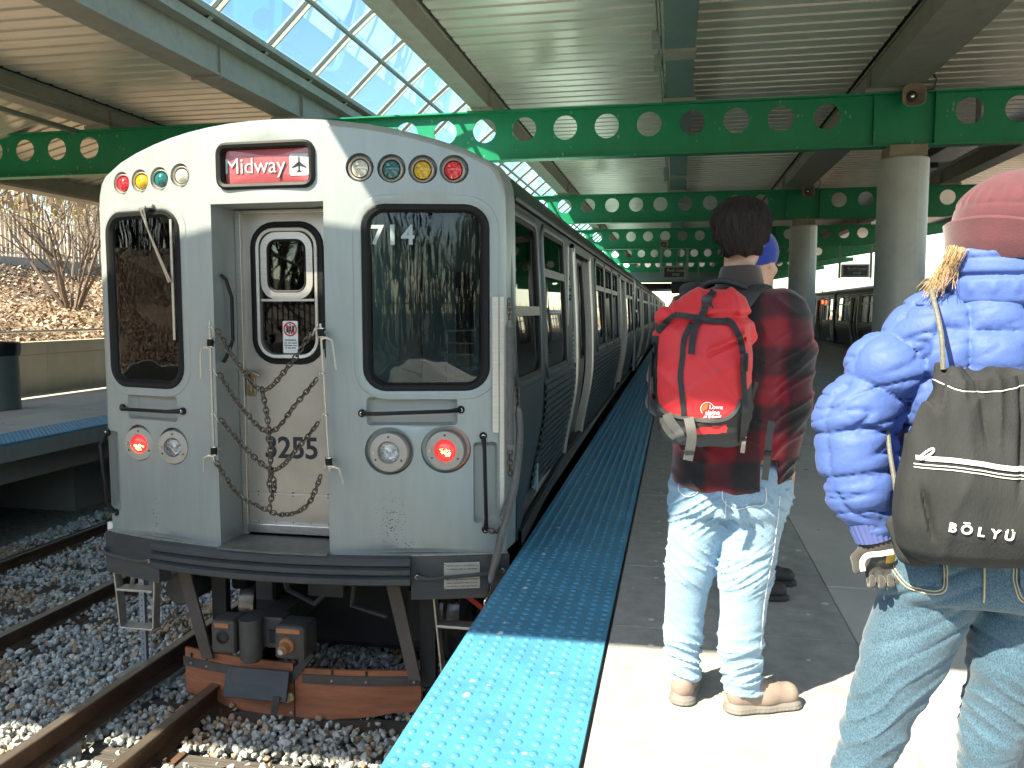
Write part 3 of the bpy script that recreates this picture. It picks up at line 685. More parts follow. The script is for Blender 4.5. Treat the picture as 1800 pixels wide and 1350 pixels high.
for p in PV: pocket(rrect(*p, 3), .045, 'cab_recess', .88)
# class lamps
for (x, z, mt) in zip(CL, CLZ, ['lens_red', 'lens_amber', 'lens_teal', 'lens_clear', 'lens_clear', 'lens_teal', 'lens_amber', 'lens_red']):
    r = .078 if x > 0 else .068; k = r/.078
    pocket(circ(x, z, r, 20), .045, 'cab_recess', .96, 'lamp_recess')
    o = FP(x+.008, z-.006, .042); ax = Vector((0.0, -1, -.02))
    l = MB().lathe([(.066*k, 0), (.066*k, .045), (.060*k, .052), (.054*k, .045), (.053*k, .03)], o, ax, 24).build('marker_lamp', 'bezel', car, smooth=True)
    MB().lathe([(.057*k, .028), (.052*k, .03), (.051*k, .04)], o+Vector((0, -.002, 0)), ax, 24).build('gasket_ring', 'gasket', l, smooth=True)
    MB().lathe([(.051*k, .03), (.047*k, .044), (.03*k, .056), (.012*k, .061), (.009*k, .058), (.001, .059)], o, ax, 24).build('lens', mt, l, smooth=True)
# headlights
for i, (x, z) in enumerate(HL):
    k = 1 if x > 0 else .9; red = i in (0, 3)
    pocket(circ(x, z, .137 if x > 0 else .112, 28), .05, 'cab_paint', .97, 'lamp_recess')
    o = FP(x+(.012 if x > 0 else .0), z-.004, .046); ax = Vector((.0, -1, 0))
    l = MB().lathe([(.112*k, 0), (.113*k, .06), (.109*k, .068), (.066*k, .071), (.062*k, .064), (.061*k, .05)], o, ax, 36).build('tail_lamp' if red else 'headlight', 'bezel', car, smooth=True)
    for a in (90, 210, 330):
        MB().cyl(o+Vector((.088*k*math.cos(R(a)), -.066, .088*k*math.sin(R(a)))), o+Vector((.088*k*math.cos(R(a)), -.0715, .088*k*math.sin(R(a)))), .006, 8).build('screw', 'ink', l)
    MB().cyl(o+Vector((-.086*k, -.066, 0)), o+Vector((-.086*k, -.078, 0)), .008, 8).build('latch', 'chrome', l, smooth=True)
    if red:
        MB().lathe([(.060*k, .052), (.05*k, .066), (.03*k, .074), (.001, .077)], o, ax, 28).build('lens', 'lit_red', l, smooth=True)
        for t in range(26):
            a = random.uniform(0, 6.28); q = random.random()**.6*.034*k
            MB().lathe([(.0045, .0), (.003, .003), (.0005, .004)], o+Vector((q*math.cos(a)*1.1, -.0705-.006*(1-q/.04), -.012+q*math.sin(a)*.8)), ax, 6).build('prism_spot', 'lit_core', l)
    else:
        MB().lathe([(.060*k, .06), (.052*k, .03), (.03*k, .008), (.001, .0)], o, ax, 28).build('reflector', 'reflector', l, smooth=True)
        MB().lathe([(.018*k, .03), (.016*k, .05), (.001, .056)], o, ax, 14).build('bulb', 'lens_clear', l, smooth=True)
        glass('lamp_glass', (.92, .92, .92), 1, .05)
        MB().lathe([(.060*k, .058), (.045*k, .068), (.001, .073)], o, ax, 28).build('lens', 'lamp_glass', l, smooth=True)
# windows of the cab
def fring(spec, prof, n=6):
    return [[fpt(x, z, d) for x, z in rrect(*spec[:4], spec[4], n, g)] for g, d in prof]
def fwindow(spec, nm, gl):
    w = MB().loft(fring(spec, [(.0, .006), (.0, -.004), (-.008, -.012), (-.03, -.010), (-.045, .004), (-.052, .03)]), True).build('window', 'gasket', car, smooth=True)
    MB().loft(fring(spec, [(.050, .001), (.046, -.004), (.038, -.0045), (.012, -.0045), (.003, -.002)]), True).build('surround', 'cab_paint', w, smooth=True)
    V_, F_ = slab(rrect(*spec[:4], spec[4], 6, -.035), [], .12, lambda a, b, d: fpt(a, b, .012+d), .005)
    mesh('pane', V_, F_, gl, w, smooth=True, auto=30)
    return w
wl_ = fwindow(LW, 'L', 'cab_glass'); wr_ = fwindow(RW, 'R', 'cab_glass')
wl_['label'] = 'tall cab window on the left with a wiper'; wr_['label'] = 'wide cab window on the right with the number 714'
# destination sign
sg = MB().loft(fring(SIGN, [(.02, .001), (.018, -.014), (.004, -.022), (-.012, -.016), (-.018, .012), (-.02, .04)], 4), True).build('destination_sign', 'gasket', car, smooth=True)
V_, F_ = slab(rrect(*SIGN[:4], .03, 4, -.018), [], .1, lambda a, b, d: fpt(a, b, .03+d), .004); mesh('display', V_, F_, 'sign_red', sg)
def fm(x, z, d): return face_matrix(FP(x, z, d), -fnorm(x))
text('lettering', 'Midway', .125, 'ink', sg, fm(-.112, 2.2295, .0285), .0, .0005, spacing=.98)
text('lettering', 'Midway', .125, 'sign_white', sg, fm(-.115, 2.232, .0265), .0, .0005, spacing=.98)
V_, F_ = slab(rrect(.155, 2.233, .115, .12, .012, 2), [], None, lambda a, b, d: fpt(a, b, .0275+d), .002); mesh('plane_tile', V_, F_, 'sign_white', sg)
pl_ = [(0, 1), (.07, .85), (.08, .35), (.85, -.28), (.85, -.42), (.09, -.12), (.06, -.6), (.24, -.8), (.24, -.92), (0, -.82)]
pl_ = pl_+[(-a, b) for a, b in reversed(pl_[1:-1])]
V_, F_ = slab([(.155+a*.05, 2.233+b*.046) for a, b in pl_], [], None, lambda a, b, d: fpt(a, b, .026+d), .001); mesh('plane_symbol', V_, F_, 'ink', sg)
V_, F_ = slab(rrect(*SIGN[:4], .03, 4, -.017), [], .1, lambda a, b, d: fpt(a, b, .014+d), .003); mesh('cover_glass', V_, F_, glass('sign_glass', (.97, .97, .97), .5, .0), sg)
# ---- door well
YD = 4.71
def q4(name, pts, mat, par=car, t=.01):
    P = [Vector(p) for p in pts]; n = (P[1]-P[0]).cross(P[3]-P[0]).normalized()*t
    return MB().loft([P, [p+n for p in P]], True, (True, True)).build(name, mat, par)
b = MB()
for x, sgn in ((DWX0, -1), (DWX1, 1)):
    b.loft([[fpt(x, .035, 0), fpt(x, DWZ, 0)], [(XC+x, YD, .035), (XC+x, YD, DWZ)], [(XC+x+sgn*.012, YD, .035), (XC+x+sgn*.012, YD, DWZ)], [fpt(x+sgn*.012, .035, .006), fpt(x+sgn*.012, DWZ, .006)]], False)
b.loft([[fpt(DWX0, DWZ, 0), fpt(DWX1, DWZ, 0)], [(XC+DWX0, YD, DWZ), (XC+DWX1, YD, DWZ)], [(XC+DWX0, YD, DWZ+.01), (XC+DWX1, YD, DWZ+.01)]], False)
b.build('door_well', 'cab_paint', car)
dz0, dz1, dx0, dx1 = .05, 2.0, -.352, .30
fr = MB().box(XC+dx0-.038, XC+dx0, YD-.03, YD+.02, .04, DWZ-.005, b=.004).box(XC+dx0, XC+dx1, YD-.03, YD+.02, dz1, DWZ-.005, b=.004); fr.build('door_frame', 'steel_brushed', car)
dn = [(.05-.115, 1.525, .425, .81, .14)]; dw = (-.068, 1.525, .425, .81, .13)
dfn = lambda x, z, d: (XC+x, YD+d, z)
V_, F_ = slab([(dx0, dz0), (dx1, dz0), (dx1, dz1), (dx0, dz1)], [rrect(*dw, 6)], .25, dfn, .03)
door = mesh('end_door', V_, F_, 'door_steel', car)
def dring(spec, prof, mat, nm, n=6, par=door):
    return MB().loft([[dfn(x, z, d) for x, z in rrect(*spec[:4], spec[4], n, g)] for g, d in prof], True).build(nm, mat, par, smooth=True)
dring(dw, [(.024, -.001), (.02, -.012), (-.0, -.016), (-.012, -.006)], 'gasket', 'window_seal')
dring(dw, [(-.010, -.004), (-.016, -.014), (-.034, -.012), (-.040, .012)], 'steel_brushed', 'window_frame')
up = (-.068, 1.69, .335, .40, .10)
V_, F_ = slab(rrect(*up, 6, .0), [rrect(up[0], up[1], up[2], up[3], up[4], 6, -.045)], None, lambda x, z, d: dfn(x, z, -.012+d), .02); mesh('upper_sash', V_, F_, 'steel_brushed', door)
dring((up[0], up[1], up[2]-.09, up[3]-.09, .06), [(.004, -.013), (.001, -.016), (-.008, -.012), (-.01, .004)], 'gasket', 'sash_seal')
mesh('pane', *slab(rrect(up[0], up[1], up[2]-.09, up[3]-.09, .055, 6), [], None, lambda x, z, d: dfn(x, z, .004+d), .004), 'cab_glass', door)
mesh('pane', *slab(rrect(dw[0], dw[1], dw[2]-.075, dw[3]-.075, .09, 6), [], None, lambda x, z, d: dfn(x, z, .016+d), .004), glass('dark_glass', (.2, .22, .22), 1.1, .03), door)
MB().box(XC-.24, XC+.105, YD-.01, YD+.012, 1.478, 1.492).build('rail', 'steel_brushed', door)
# warning sticker
mesh('warning_sticker', *slab(rrect(-.063, 1.262, .098, .195, .006, 2), [], None, lambda x, z, d: dfn(x, z, .012+d), .001), 'sticker', door)
sc = (-.063, 1.31)
mesh('prohibition_ring', *slab(circ(*sc, .044, 28), [circ(*sc, .035, 28)], None, lambda x, z, d: dfn(x, z, .0085+d), .001), 'prohibit', door)
MB().box(XC+sc[0]-.026, XC+sc[0]-.012, YD+.0105, YD+.0115, sc[1]-.02, sc[1]+.022).box(XC+sc[0]+.012, XC+sc[0]+.026, YD+.0105, YD+.0115, sc[1]-.02, sc[1]+.022).build('car_symbol', 'ink', door)
b = MB().lathe([(.0055, 0), (.0001, .001)], (XC+sc[0], YD+.0105, sc[1]+.026), (0, -1, 0), 10)
b.prism([(XC+sc[0]-.006, sc[1]+.018), (XC+sc[0]-.01, sc[1]-.004), (XC+sc[0]-.012, sc[1]-.03), (XC+sc[0]-.004, sc[1]-.03), (XC+sc[0], sc[1]-.008), (XC+sc[0]+.006, sc[1]-.03), (XC+sc[0]+.013, sc[1]-.03), (XC+sc[0]+.009, sc[1]-.004), (XC+sc[0]+.006, sc[1]+.018)], 'y', YD+.0102, YD+.0105); b.build('figure_symbol', 'ink', door)
ml = face_matrix((XC+sc[0], YD+.0085, sc[1]), (0, -1, 0)) @ Matrix.Rotation(R(-45), 4, 'Z')
MB().obox(ml, .076, .009, .001).build('slash', 'prohibit', door)
text('lettering', 'WARNING', .016, 'ink', door, face_matrix((XC-.063, YD+.0105, 1.243), (0, -1, 0)), .02, .0003)
text('lettering', 'Do not stand\nbetween cars\nat any time', .0155, 'ink', door, face_matrix((XC-.063, YD+.0105, 1.212), (0, -1, 0)), .012, .0003, line=.95)
text('number_lettering', '3255', .185, 'number_ink', door, face_matrix((XC-.068, YD-.001, .578), (0, -1, 0)), .022, .0006, spacing=.96)
MB().box(XC+dx0+.01, XC+dx1, YD-.007, YD-.001, .085, .30, b=.003).build('kick_panel', 'door_steel', door)
b = MB()
for i in range(6):
    for z in (.305, .285, .12): b.lathe([(.005, 0), (.003, .004), (.0005, .005)], (XC+dx0+.06+.115*i, YD-.006, z), (0, -1, 0), 6)
b.build('rivets', 'ink', door)
MB().box(XC+dx0, XC+dx1, YD-.04, YD-.008, .055, .11, b=.003).build('threshold', 'chrome', door)
h = MB().tube([(XC-.335, YD-.005, 1.03), (XC-.33, YD-.05, 1.045), (XC-.28, YD-.06, 1.05), (XC-.235, YD-.055, 1.025)], [.012, .013, .012, .010], 8).build('handle', 'brass', door, smooth=True) if c('brass', (.35, .27, .16), .4, metal=.9) else None
MB().box(XC-.345, XC-.29, YD-.012, YD, .9, 1.02, b=.004).build('lock_plate', 'brass', door)
MB().box(XC-.32, XC-.305, YD-.03, YD-.012, .92, .99, b=.005).build('lock_bar', 'brass', door)
# tread plate and sill
poly = [(x, yf(x)-.05) for x in [DWX0+(DWX1-DWX0)*k/8 for k in range(9)]]
poly = [(XC+a, b_) for a, b_ in poly]+[(XC+DWX1, YD-.04), (XC+DWX0, YD-.04)]
MB().prism(poly, 'z', .028, .04).build('tread_plate', 'tread_plate', car)
# grab rails in the door well
for x, s in ((DWX0, 1), (DWX1, -1)):
    y = 4.5
    MB().tube([(XC+x+s*.008, y, 1.63), (XC+x+s*.04, y+.0, 1.60), (XC+x+s*.055, y+.03, 1.5), (XC+x+s*.055, y+.03, 1.25), (XC+x+s*.035, y, 1.16), (XC+x+s*.008, y, 1.12)], .011, 8).build('grab_rail', 'black_paint', car, smooth=True)
# ---- safety chains with rods
for side, (xa, za, xb, zb_) in {'L': (-.367, 1.365, -.366, .56), 'R': (.294, 1.35, .329, .52)}.items():
    a = FP(xa, za, -.07); b2 = FP(xb, zb_, -.07)
    rod = MB().tube([a, b2], .0075, 8).build('chain_rod', 'steel_brushed', car, smooth=True)
    d = (b2-a).normalized()
    for t in (.155 if side == 'L' else .06, .93):
        p = a+(b2-a)*t
        MB().cyl(p-d*.02, p+d*.02, .019, 14).build('rubber_sleeve', 'black_rubber', rod, smooth=True)
        MB().cyl(p-d*.026, p-d*.02, .021, 14).cyl(p+d*.02, p+d*.026, .021, 14).build('clamp', 'chrome', rod, smooth=True)
        bb = Vector((p.x, p.y+.075, p.z)); MB().cyl(p, bb, .008, 8).build('bracket', 'steel_brushed', rod, smooth=True)
        s = -1 if side == 'L' else 1
        q = p+d*.035; L2 = .17 if t < .5 else .09
        MB().tube([q, q+Vector((s*.03, -.005, .008)), q+Vector((s*.06, 0, -.005)), q+Vector((s*.066, 0, -.03)), q+Vector((s*(.068 if side == 'L' else .085), .0, -L2))], .007, 8).build('release_hook', 'steel_brushed', rod, smooth=True)
def catpts(pts, n=30):
    out = []
    P = [Vector(p) for p in pts]
    for i in range(len(P)-1):
        p0 = P[max(0, i-1)]; p1 = P[i]; p2 = P[i+1]; p3 = P[min(len(P)-1, i+2)]
        for k in range(n):
            t = k/n; out.append(.5*((2*p1)+(p2-p0)*t+(2*p0-5*p1+4*p2-p3)*t*t+(3*p1-3*p2+p3-p0)*t**3))
    return out+[P[-1]]
def chain(pts, name='safety_chain', pitch=.0285, r=.0046, ll=.0215, ww=.0135):
    P = catpts(pts); cum = [0]
    for a, b_ in zip(P, P[1:]): cum.append(cum[-1]+(b_-a).length)
    n = int(cum[-1]/pitch); b = MB(); j = 0
    for i in range(n+1):
        s = i*pitch
        while j < len(cum)-2 and cum[j+1] < s: j += 1
        t = (P[j+1]-P[j]).normalized(); p = P[j].lerp(P[j+1], (s-cum[j])/max(1e-6, cum[j+1]-cum[j]))
        u = t.cross(Vector((0, 1, 0))).normalized(); w = t.cross(u); an = R(45 if i % 2 else -45)+random.uniform(-.3, .3); q = u*math.cos(an)+w*math.sin(an)
        b.tube([p+t*(ll*math.cos(a))+q*(ww*math.sin(a)) for a in [2*math.pi*k/10 for k in range(10)]], r, 5, False, closed=True)
    return b.build(name, 'chain_steel', car, smooth=True)
c('chain_steel', (.12, .105, .09), .38, metal=.9, var=.3, vs=20, dirt=.5, dirtc=(.13, .1, .08))
def hook(a, b_):
    a = Vector(a); b_ = Vector(b_); m = (a+b_)/2
    return MB().tube(catpts([a+Vector((0, .0, 0)), a+(b_-a)*.3+Vector((0, -.01, .018)), m+Vector((0, -.012, .006)), a+(b_-a)*.75+Vector((0, 0, -.012)), b_], 6), .0045, 6).build('s_hook', 'steel_brushed', car, smooth=True)
CH = {'c1': [(-.312, 1.30), (-.193, 1.12), (-.044, .975), (.121, 1.124), (.236, 1.29)], 'c2': [(-.305, 1.05), (-.182, .877), (-.009, .739), (.149, .901), (.268, 1.04)],
      'c3': [(-.305, .79), (-.171, .649), (.01, .525), (.16, .66), (.275, .80)], 'c4': [(-.345, .54), (-.217, .373), (-.02, .282), (.072, .269), (.15, .29), (.22, .353), (.282, .50)],
      'v': [(-.044, .975), (-.02, .85), (-.009, .739), (-.002, .62), (-.005, .508), (.018, .444), (0, .38), (-.021, .29)]}
for k, pts in CH.items(): chain([FP(x, z, -.075-(.01 if k == 'v' else 0)) for x, z in pts])
chain([FP(.0, .50, -.09), FP(-.012, .46, -.09), FP(-.004, .415, -.095)])
for (x1, z1), (x2, z2) in (((-.367, 1.325), (-.312, 1.30)), ((.294, 1.32), (.236, 1.29)), ((-.367, 1.085), (-.305, 1.05)), ((.305, 1.075), (.268, 1.04)), ((-.367, .827), (-.305, .79)), ((.318, .842), (.275, .80)), ((-.366, .57), (-.345, .54)), ((.327, .56), (.282, .50))):
    hook(FP(x1, z1, -.07), FP(x2, z2, -.075))
    rg = FP(x1, z1, -.07); MB().lathe([(.0125, -.004), (.015, 0), (.0125, .004), (.01, 0), (.0125, -.004)], rg, (0, .1, 1), 14).build('ring', 'chrome', car, smooth=True)
# ---- handrails
def handrail(a, b_, nm='handrail', mat='black_paint', out=.05, r=.011):
    A = FP(*a, -.012); B = FP(*b_, -.012); n = -fnorm((a[0]+b_[0])/2); d = (B-A).normalized()
    h = MB().tube([A, A+d*.02+n*out*.3, A+d*.07+n*out, B-d*.07+n*out, B-d*.02+n*out*.3, B], [.016, .014, r, r, .014, .016], 8).build(nm, mat, car, smooth=True)
    for P in (A, B):
        MB().lathe([(.022, -.014), (.022, .0), (.016, .007), (.001, .009)], P, n, 12).build('end_boss', mat, h, smooth=True)
        MB().lathe([(.013, .006), (.011, .013), (.001, .016)], P, n, 10).build('bolt', 'chrome', h, smooth=True)
    return h
handrail((-1.118, .825), (-.630, .828)); handrail((.501, .845), (1.043, .863)); handrail((1.163, .711), (1.174, .168)); handrail((-1.27, .657), (-1.22, .152))
# wiper
wp = MB().box(XC-.875, XC-.79, yf(-.83)-.04, yf(-.83)-.005, 2.02, 2.045, b=.005).lathe([(.022, 0), (.02, .05), (.001, .055)], FP(-.85, 2.03, 0), (0, -1, 0), 12).build('wiper', 'pipe_grey', car, smooth=True)
MB().tube([FP(-.855, 2.02, -.05), FP(-.76, 1.80, -.045), FP(-.668, 1.585, -.035)], .006, 6).build('arm', 'chrome', wp, smooth=True)
MB().tube([FP(-.825, 2.02, -.05), FP(-.80, 1.9, -.05), FP(-.655, 1.59, -.035)], .005, 6).build('arm', 'chrome', wp, smooth=True)
MB().obox(face_matrix(FP(-.655, 1.60, -.02), -fnorm(-.65)), .016, .70, .008).build('blade', 'steel_brushed', wp)
MB().obox(face_matrix(FP(-.655, 1.60, -.012), -fnorm(-.65)), .008, .72, .012).build('blade_rubber', 'black_rubber', wp)
# interior seen through the cab windows
text('lettering', '7', .15, 'decal_white', car, fm(.595, 1.835, .0085), .02, .0005); text('lettering', '1', .15, 'decal_white', car, fm(.68, 1.835, .0085), .03, .0005); text('lettering', '4', .15, 'decal_white', car, fm(.765, 1.835, .0085), .02, .0005)
mesh('route_card', *slab(rrect(-1.105, 1.30, .13, .22, .004, 1), [], None, lambda x, z, d: fpt(x, z, .03+d), .002), 'poster_blue', car)
text('lettering', 'M', .10, 'decal_white', car, fm(-1.11, 1.355, .027), .03, .0005)
MB().obox(face_matrix(FP(-1.105, 1.31, .028), -fnorm(-1.1)), .10, .008, .001).obox(face_matrix(FP(-1.105, 1.27, .028), -fnorm(-1.1)), .12, .003, .001).build('card_stripe', 'decal_white', car)
# ---- sides
WINS = [(5.285, 1.49, .98, 1.04, .13, 0), (6.60, 1.485, 1.16, 1.07, .09, 1)] + [(y, 1.485, 1.18, 1.07, .09, 1) for y in (10.62, 11.93, 13.24)] + [(16.75, 1.485, 1.18, 1.07, .09, 1), (18.05, 1.485, 1.0, 1.07, .09, 1)]
DOORS = [(7.84, 9.24), (14.42, 15.82)]
c('frame_metal', (.09, .105, .11), .35, metal=.6, var=.08)
for s in (1, -1):
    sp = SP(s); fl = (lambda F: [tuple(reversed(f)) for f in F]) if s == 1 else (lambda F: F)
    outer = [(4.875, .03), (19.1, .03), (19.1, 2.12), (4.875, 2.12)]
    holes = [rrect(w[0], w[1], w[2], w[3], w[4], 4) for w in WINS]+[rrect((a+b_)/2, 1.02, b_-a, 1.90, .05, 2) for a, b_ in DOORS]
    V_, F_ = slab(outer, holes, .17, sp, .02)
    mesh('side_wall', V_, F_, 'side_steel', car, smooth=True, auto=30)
    for w in WINS:
        cab = w[5] == 0
        rings = [[sp(y, z, d) for y, z in rrect(w[0], w[1], w[2], w[3], w[4], 4, g)] for g, d in ((.035, -.001), (.03, -.014), (.01, -.02), (-.02, -.016), (-.028, .004))]
        wo = MB().loft(rings, True).build('window', 'frame_metal', car, smooth=True)
        rings = [[sp(y, z, d) for y, z in rrect(w[0], w[1], w[2], w[3], w[4], 4, g)] for g, d in ((-.022, -.010), (-.05, -.006), (-.056, .02))]
        MB().loft(rings, True).build('seal', 'gasket', wo, smooth=True)
        V_, F_ = slab(rrect(w[0], w[1], w[2], w[3], w[4], 4, -.045), [], .4, lambda y, z, d: sp(y, z, .008+d), .005)
        mesh('pane', V_, F_, 'side_glass' if not cab else 'cab_glass', wo)
        tz = 1.70 if not cab else 1.42
        b = MB(); y0, y1 = w[0]-w[2]/2+.04, w[0]+w[2]/2-.04
        b.loft([[sp(y, z, d) for y, z, d in ((y0, tz-.03, -.012), (y0, tz+.03, -.012), (y0, tz+.03, .02), (y0, tz-.03, .02))], [sp(y, z, d) for y, z, d in ((y1, tz-.03, -.012), (y1, tz+.03, -.012), (y1, tz+.03, .02), (y1, tz-.03, .02))]], True, (True, True))
        b.build('transom', 'frame_metal', wo)
    for a, b_ in DOORS:
        for (u0, u1) in ((a+.0, (a+b_)/2-.006), ((a+b_)/2+.006, b_-.0)):
            cw = (u0+u1)/2; hw = rrect(cw, 1.42, .36, .98, .07, 4)
            V_, F_ = slab([(u0, .075), (u1, .075), (u1, 1.96), (u0, 1.96)], [hw], .2, lambda y, z, d: sp(y, z, .05+d), .03)
            lf = mesh('door_leaf', V_, F_, 'door_side', car) if c('door_side', (.11, .125, .13), .35, metal=.8) else None
            MB().loft([[sp(y, z, .05+d) for y, z in rrect(cw, 1.42, .36, .98, .07, 4, g)] for g, d in ((.014, -.0), (.01, -.008), (-.012, -.008), (-.02, .012))], True).build('window_seal', 'gasket', lf, smooth=True)
            V_, F_ = slab(rrect(cw, 1.42, .36, .98, .07, 4, -.01), [], .3, lambda y, z, d: sp(y, z, .06+d), .005); mesh('pane', V_, F_, 'side_glass', lf)
        for e, o in ((a, -1), (b_, 1)):
            zs = [.05+1.95*k/16 for k in range(17)]
            L = [[sp(e+o*u, z, d) for u, d in ((-.012, .05), (-.012, -.02), (.0, -.034), (.075, -.034), (.09, -.02), (.09, .0))] for z in zs]
            MB().loft(L, False).build('door_post', 'steel_brushed', car, smooth=True)
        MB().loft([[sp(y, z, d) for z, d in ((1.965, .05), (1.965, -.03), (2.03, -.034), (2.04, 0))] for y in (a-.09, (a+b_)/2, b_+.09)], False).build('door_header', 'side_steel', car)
    for a, b_ in ((5.95, 7.72), (9.36, 14.30), (15.94, 18.95)):
        pr = []
        n = 15
        for k in range(n):
            z = .07+k*.83/n; h_ = .83/n
            pr += [(z, -.003), (z+h_*.12, -.018), (z+h_*.62, -.018), (z+h_*.74, -.003)]
        pr.append((.9, -.003))
        cols = max(2, int((b_-a)/.6)+1); ys = [a+(b_-a)*k/(cols-1) for k in range(cols)]
        L = [[sp(y, z, d) for z, d in pr] for y in ys]
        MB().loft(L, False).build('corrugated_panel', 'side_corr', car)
        MB().loft([[sp(y, z, d) for z, d in ((.06, 0), (.06, -.02), (.92, -.02), (.92, 0))] for y in (a-.03, a)], False, (False, False)).build('panel_edge', 'frame_metal', car)
        MB().loft([[sp(y, z, -.004) for z in (.9, .94)] for y in (a, b_)]+[[sp(b_, z, -.02) for z in (.9, .94)]], False).build('belt_rail', 'frame_metal', car)
    MB().loft([[sp(y, z, d) for z, d in ((-.01, .0), (-.01, -.024), (.085, -.024), (.085, 0))] for y in (4.9, 8, 12, 19.1)], False).build('added_dark_strip', 'under_black', car)  # dark strip added to cover the bright reflection along the wall bottom
    # rain gutter
    MB().loft([[sp(y, z, d) for z, d in ((2.07, 0), (2.07, -.03), (2.09, -.034), (2.095, 0))] for y in (4.9, 12, 19.1)], False).build('gutter', 'side_steel', car)
c('roof_bounce_top', (.8, .8, .77), .6, metal=.0, var=.05)  # pale matte roof top, made to bounce sun up onto the deck
rl = [(x, z) for x, z in OUT if z >= 2.12]
b = MB().loft([[(XC+x*.985, y, z+.0) for x, z in [(1.289, 2.11)]+rl+[(-1.289, 2.11)]] for y in (4.876, 9, 14, 19.1)], False)
nn = len(rl)+1; b.m = [(1 if 4 < (i % nn) < nn-6 else 0) for i in range(len(b.F))]
b.build('roof', ['roof_edge_reflection', 'roof_bounce_top'], car, smooth=True)
MB().prism([(XC-1.2, .0), (XC+1.2, .0), (XC+1.26, 2.1), (XC-1.26, 2.1)], 'y', 19.08, 19.1).build('rear_bulkhead', 'side_steel', car)
MB().box(XC-1.24, XC+1.24, 4.95, 19.05, .02, .07).build('floor', 'interior_dark', car)
MB().box(XC-1.22, XC+1.22, 4.95, 19.05, 2.13, 2.15).build('ceiling', 'interior_pale', car)
# cab interior
MB().box(XC+.36, XC+1.24, 6.05, 6.09, .07, 2.12).box(XC+.30, XC+.34, 4.8, 6.09, .07, 2.12).build('cab_partition', 'interior_blue', car)
MB().box(XC-.36, XC-.32, 4.8, 5.5, .07, 2.12).build('cab_partition', 'interior_blue', car)
MB().box(XC+.8, XC+1.22, 4.95, 5.35, .07, .95, b=.03).build('control_desk', 'interior_dark', car)
rk = MB()
for x in (.84, 1.06):
    rk.tube([(XC+x, 5.0, .95), (XC+x, 5.0, 1.3)], .008, 6)
for z in (1.02, 1.08, 1.15, 1.22, 1.3): rk.box(XC+.83, XC+1.08, 4.99, 5.03, z-.004, z+.004)
for k in range(3): rk.box(XC+.9+.06*k, XC+.904+.06*k, 4.988, 4.99, .95, 1.25)
rk.build('paper_rack', 'interior_pale', car)
MB().box(XC+.66, XC+.76, 5.9, 6.04, 1.1, 1.7).build('cab_cabinet', 'interior_dark', car)
st0 = None
for y in (6.9, 9.9, 10.8, 11.7, 12.6, 13.5, 16.6, 17.6):
    for x in (-.75, .75):
        b = MB().box(-.42, .42, -.22, .22, .38, .44, b=.02).box(-.42, .42, .2, .26, .42, 1.0, b=.02)
        if st0 is None: st0 = piece('seat', b, 'seat_blue', car, (x, y-4.4, -RT))
        else: inst(st0, (x, y-4.4, -RT), car)
# orange LED display behind the second side window
ld = MB().box(XC+1.16, XC+1.18, 6.2, 7.1, 1.55, 1.72).build('led_display', 'sign_black', car)
text('lettering', 'SYS\nTO X', .085, 'led_orange', ld, face_matrix((XC+1.186, 6.62, 1.635), (1, 0, 0)), .01, .0005, line=.8)
# little items on the side beyond the cab
sp = SP(1)
b = MB()
for k in range(6): b.loft([[sp(7.60, .98+.045*k, -.004), sp(7.72, .98+.045*k, -.004)], [sp(7.60, 1.0+.045*k, -.004), sp(7.72, 1.0+.045*k, -.004)]], False)
b.build('flag_decal', 'decal_white', car)
b = MB(); 
for z in (1.72, 1.62, 1.54): b.lathe([(.03, 0), (.025, .02), (.001, .028)], sp(7.5, z, .0), (1, 0, 0), 10)
b.build('side_signal_lamps', 'lens_teal', car, smooth=True)
MB().box(XC+1.275, XC+1.30, 7.3, 7.38, 1.2, 1.98).build('side_trim', 'steel_brushed', car)
# ---- corner post, springs
MB().loft([[fpt(x, z, d) for x, d in ((1.212, -.002), (1.212, -.02), (1.245, -.022), (1.245, -.002))] for z in (1.50, .73)], True, (True, True)).build('corner_post', 'steel_brushed', car)
MB().loft([[fpt(x, z, d) for x, d in ((1.25, -.002), (1.25, -.02), (1.275, -.022), (1.275, -.002))] for z in (1.50, .03)], True, (True, True)).build('corner_post', 'steel_brushed', car)
c('spring_grey', (.22, .22, .215), .4, metal=.5, var=.15)
def spring(pts, r, nm='spring_guard'):
    P = catpts(pts, 1); P = []
    base = catpts(pts, 60); cum = [0]
    for a, b_ in zip(base, base[1:]): cum.append(cum[-1]+(b_-a).length)
    n = int(cum[-1]/.0045); rr = []; j = 0
    for i in range(n+1):
        s = i*.0045
        while j < len(cum)-2 and cum[j+1] < s: j += 1
        P.append(base[j].lerp(base[j+1], (s-cum[j])/max(1e-6, cum[j+1]-cum[j])))
        e = min(1, min(i, n-i)/8); rr.append(r*(.45+.55*e)*(1 if i % 2 else .86))
    return MB().tube(P, rr, 9).build(nm, 'spring_grey', car, smooth=True)
s1 = spring([FP(1.297, 1.37, -.06), FP(1.30, 1.1, -.06), FP(1.30, .85, -.06), FP(1.30, .63, -.06)], .026)
s2 = spring([FP(1.345, .88, -.045), FP(1.352, .7, -.05), FP(1.32, .42, -.07), FP(1.245, .12, -.085), FP(1.19, -.12, -.09)], .024)
s3 = spring([FP(1.335, .52, -.06), FP(1.315, .4, -.06), FP(1.27, .27, -.06), FP(1.262, .22, -.06)], .026)
chain([FP(1.297, 1.47, -.05), FP(1.297, 1.37, -.06)], 'spring_chain'); chain([FP(1.30, .62, -.06), FP(1.30, .50, -.06)], 'spring_chain')
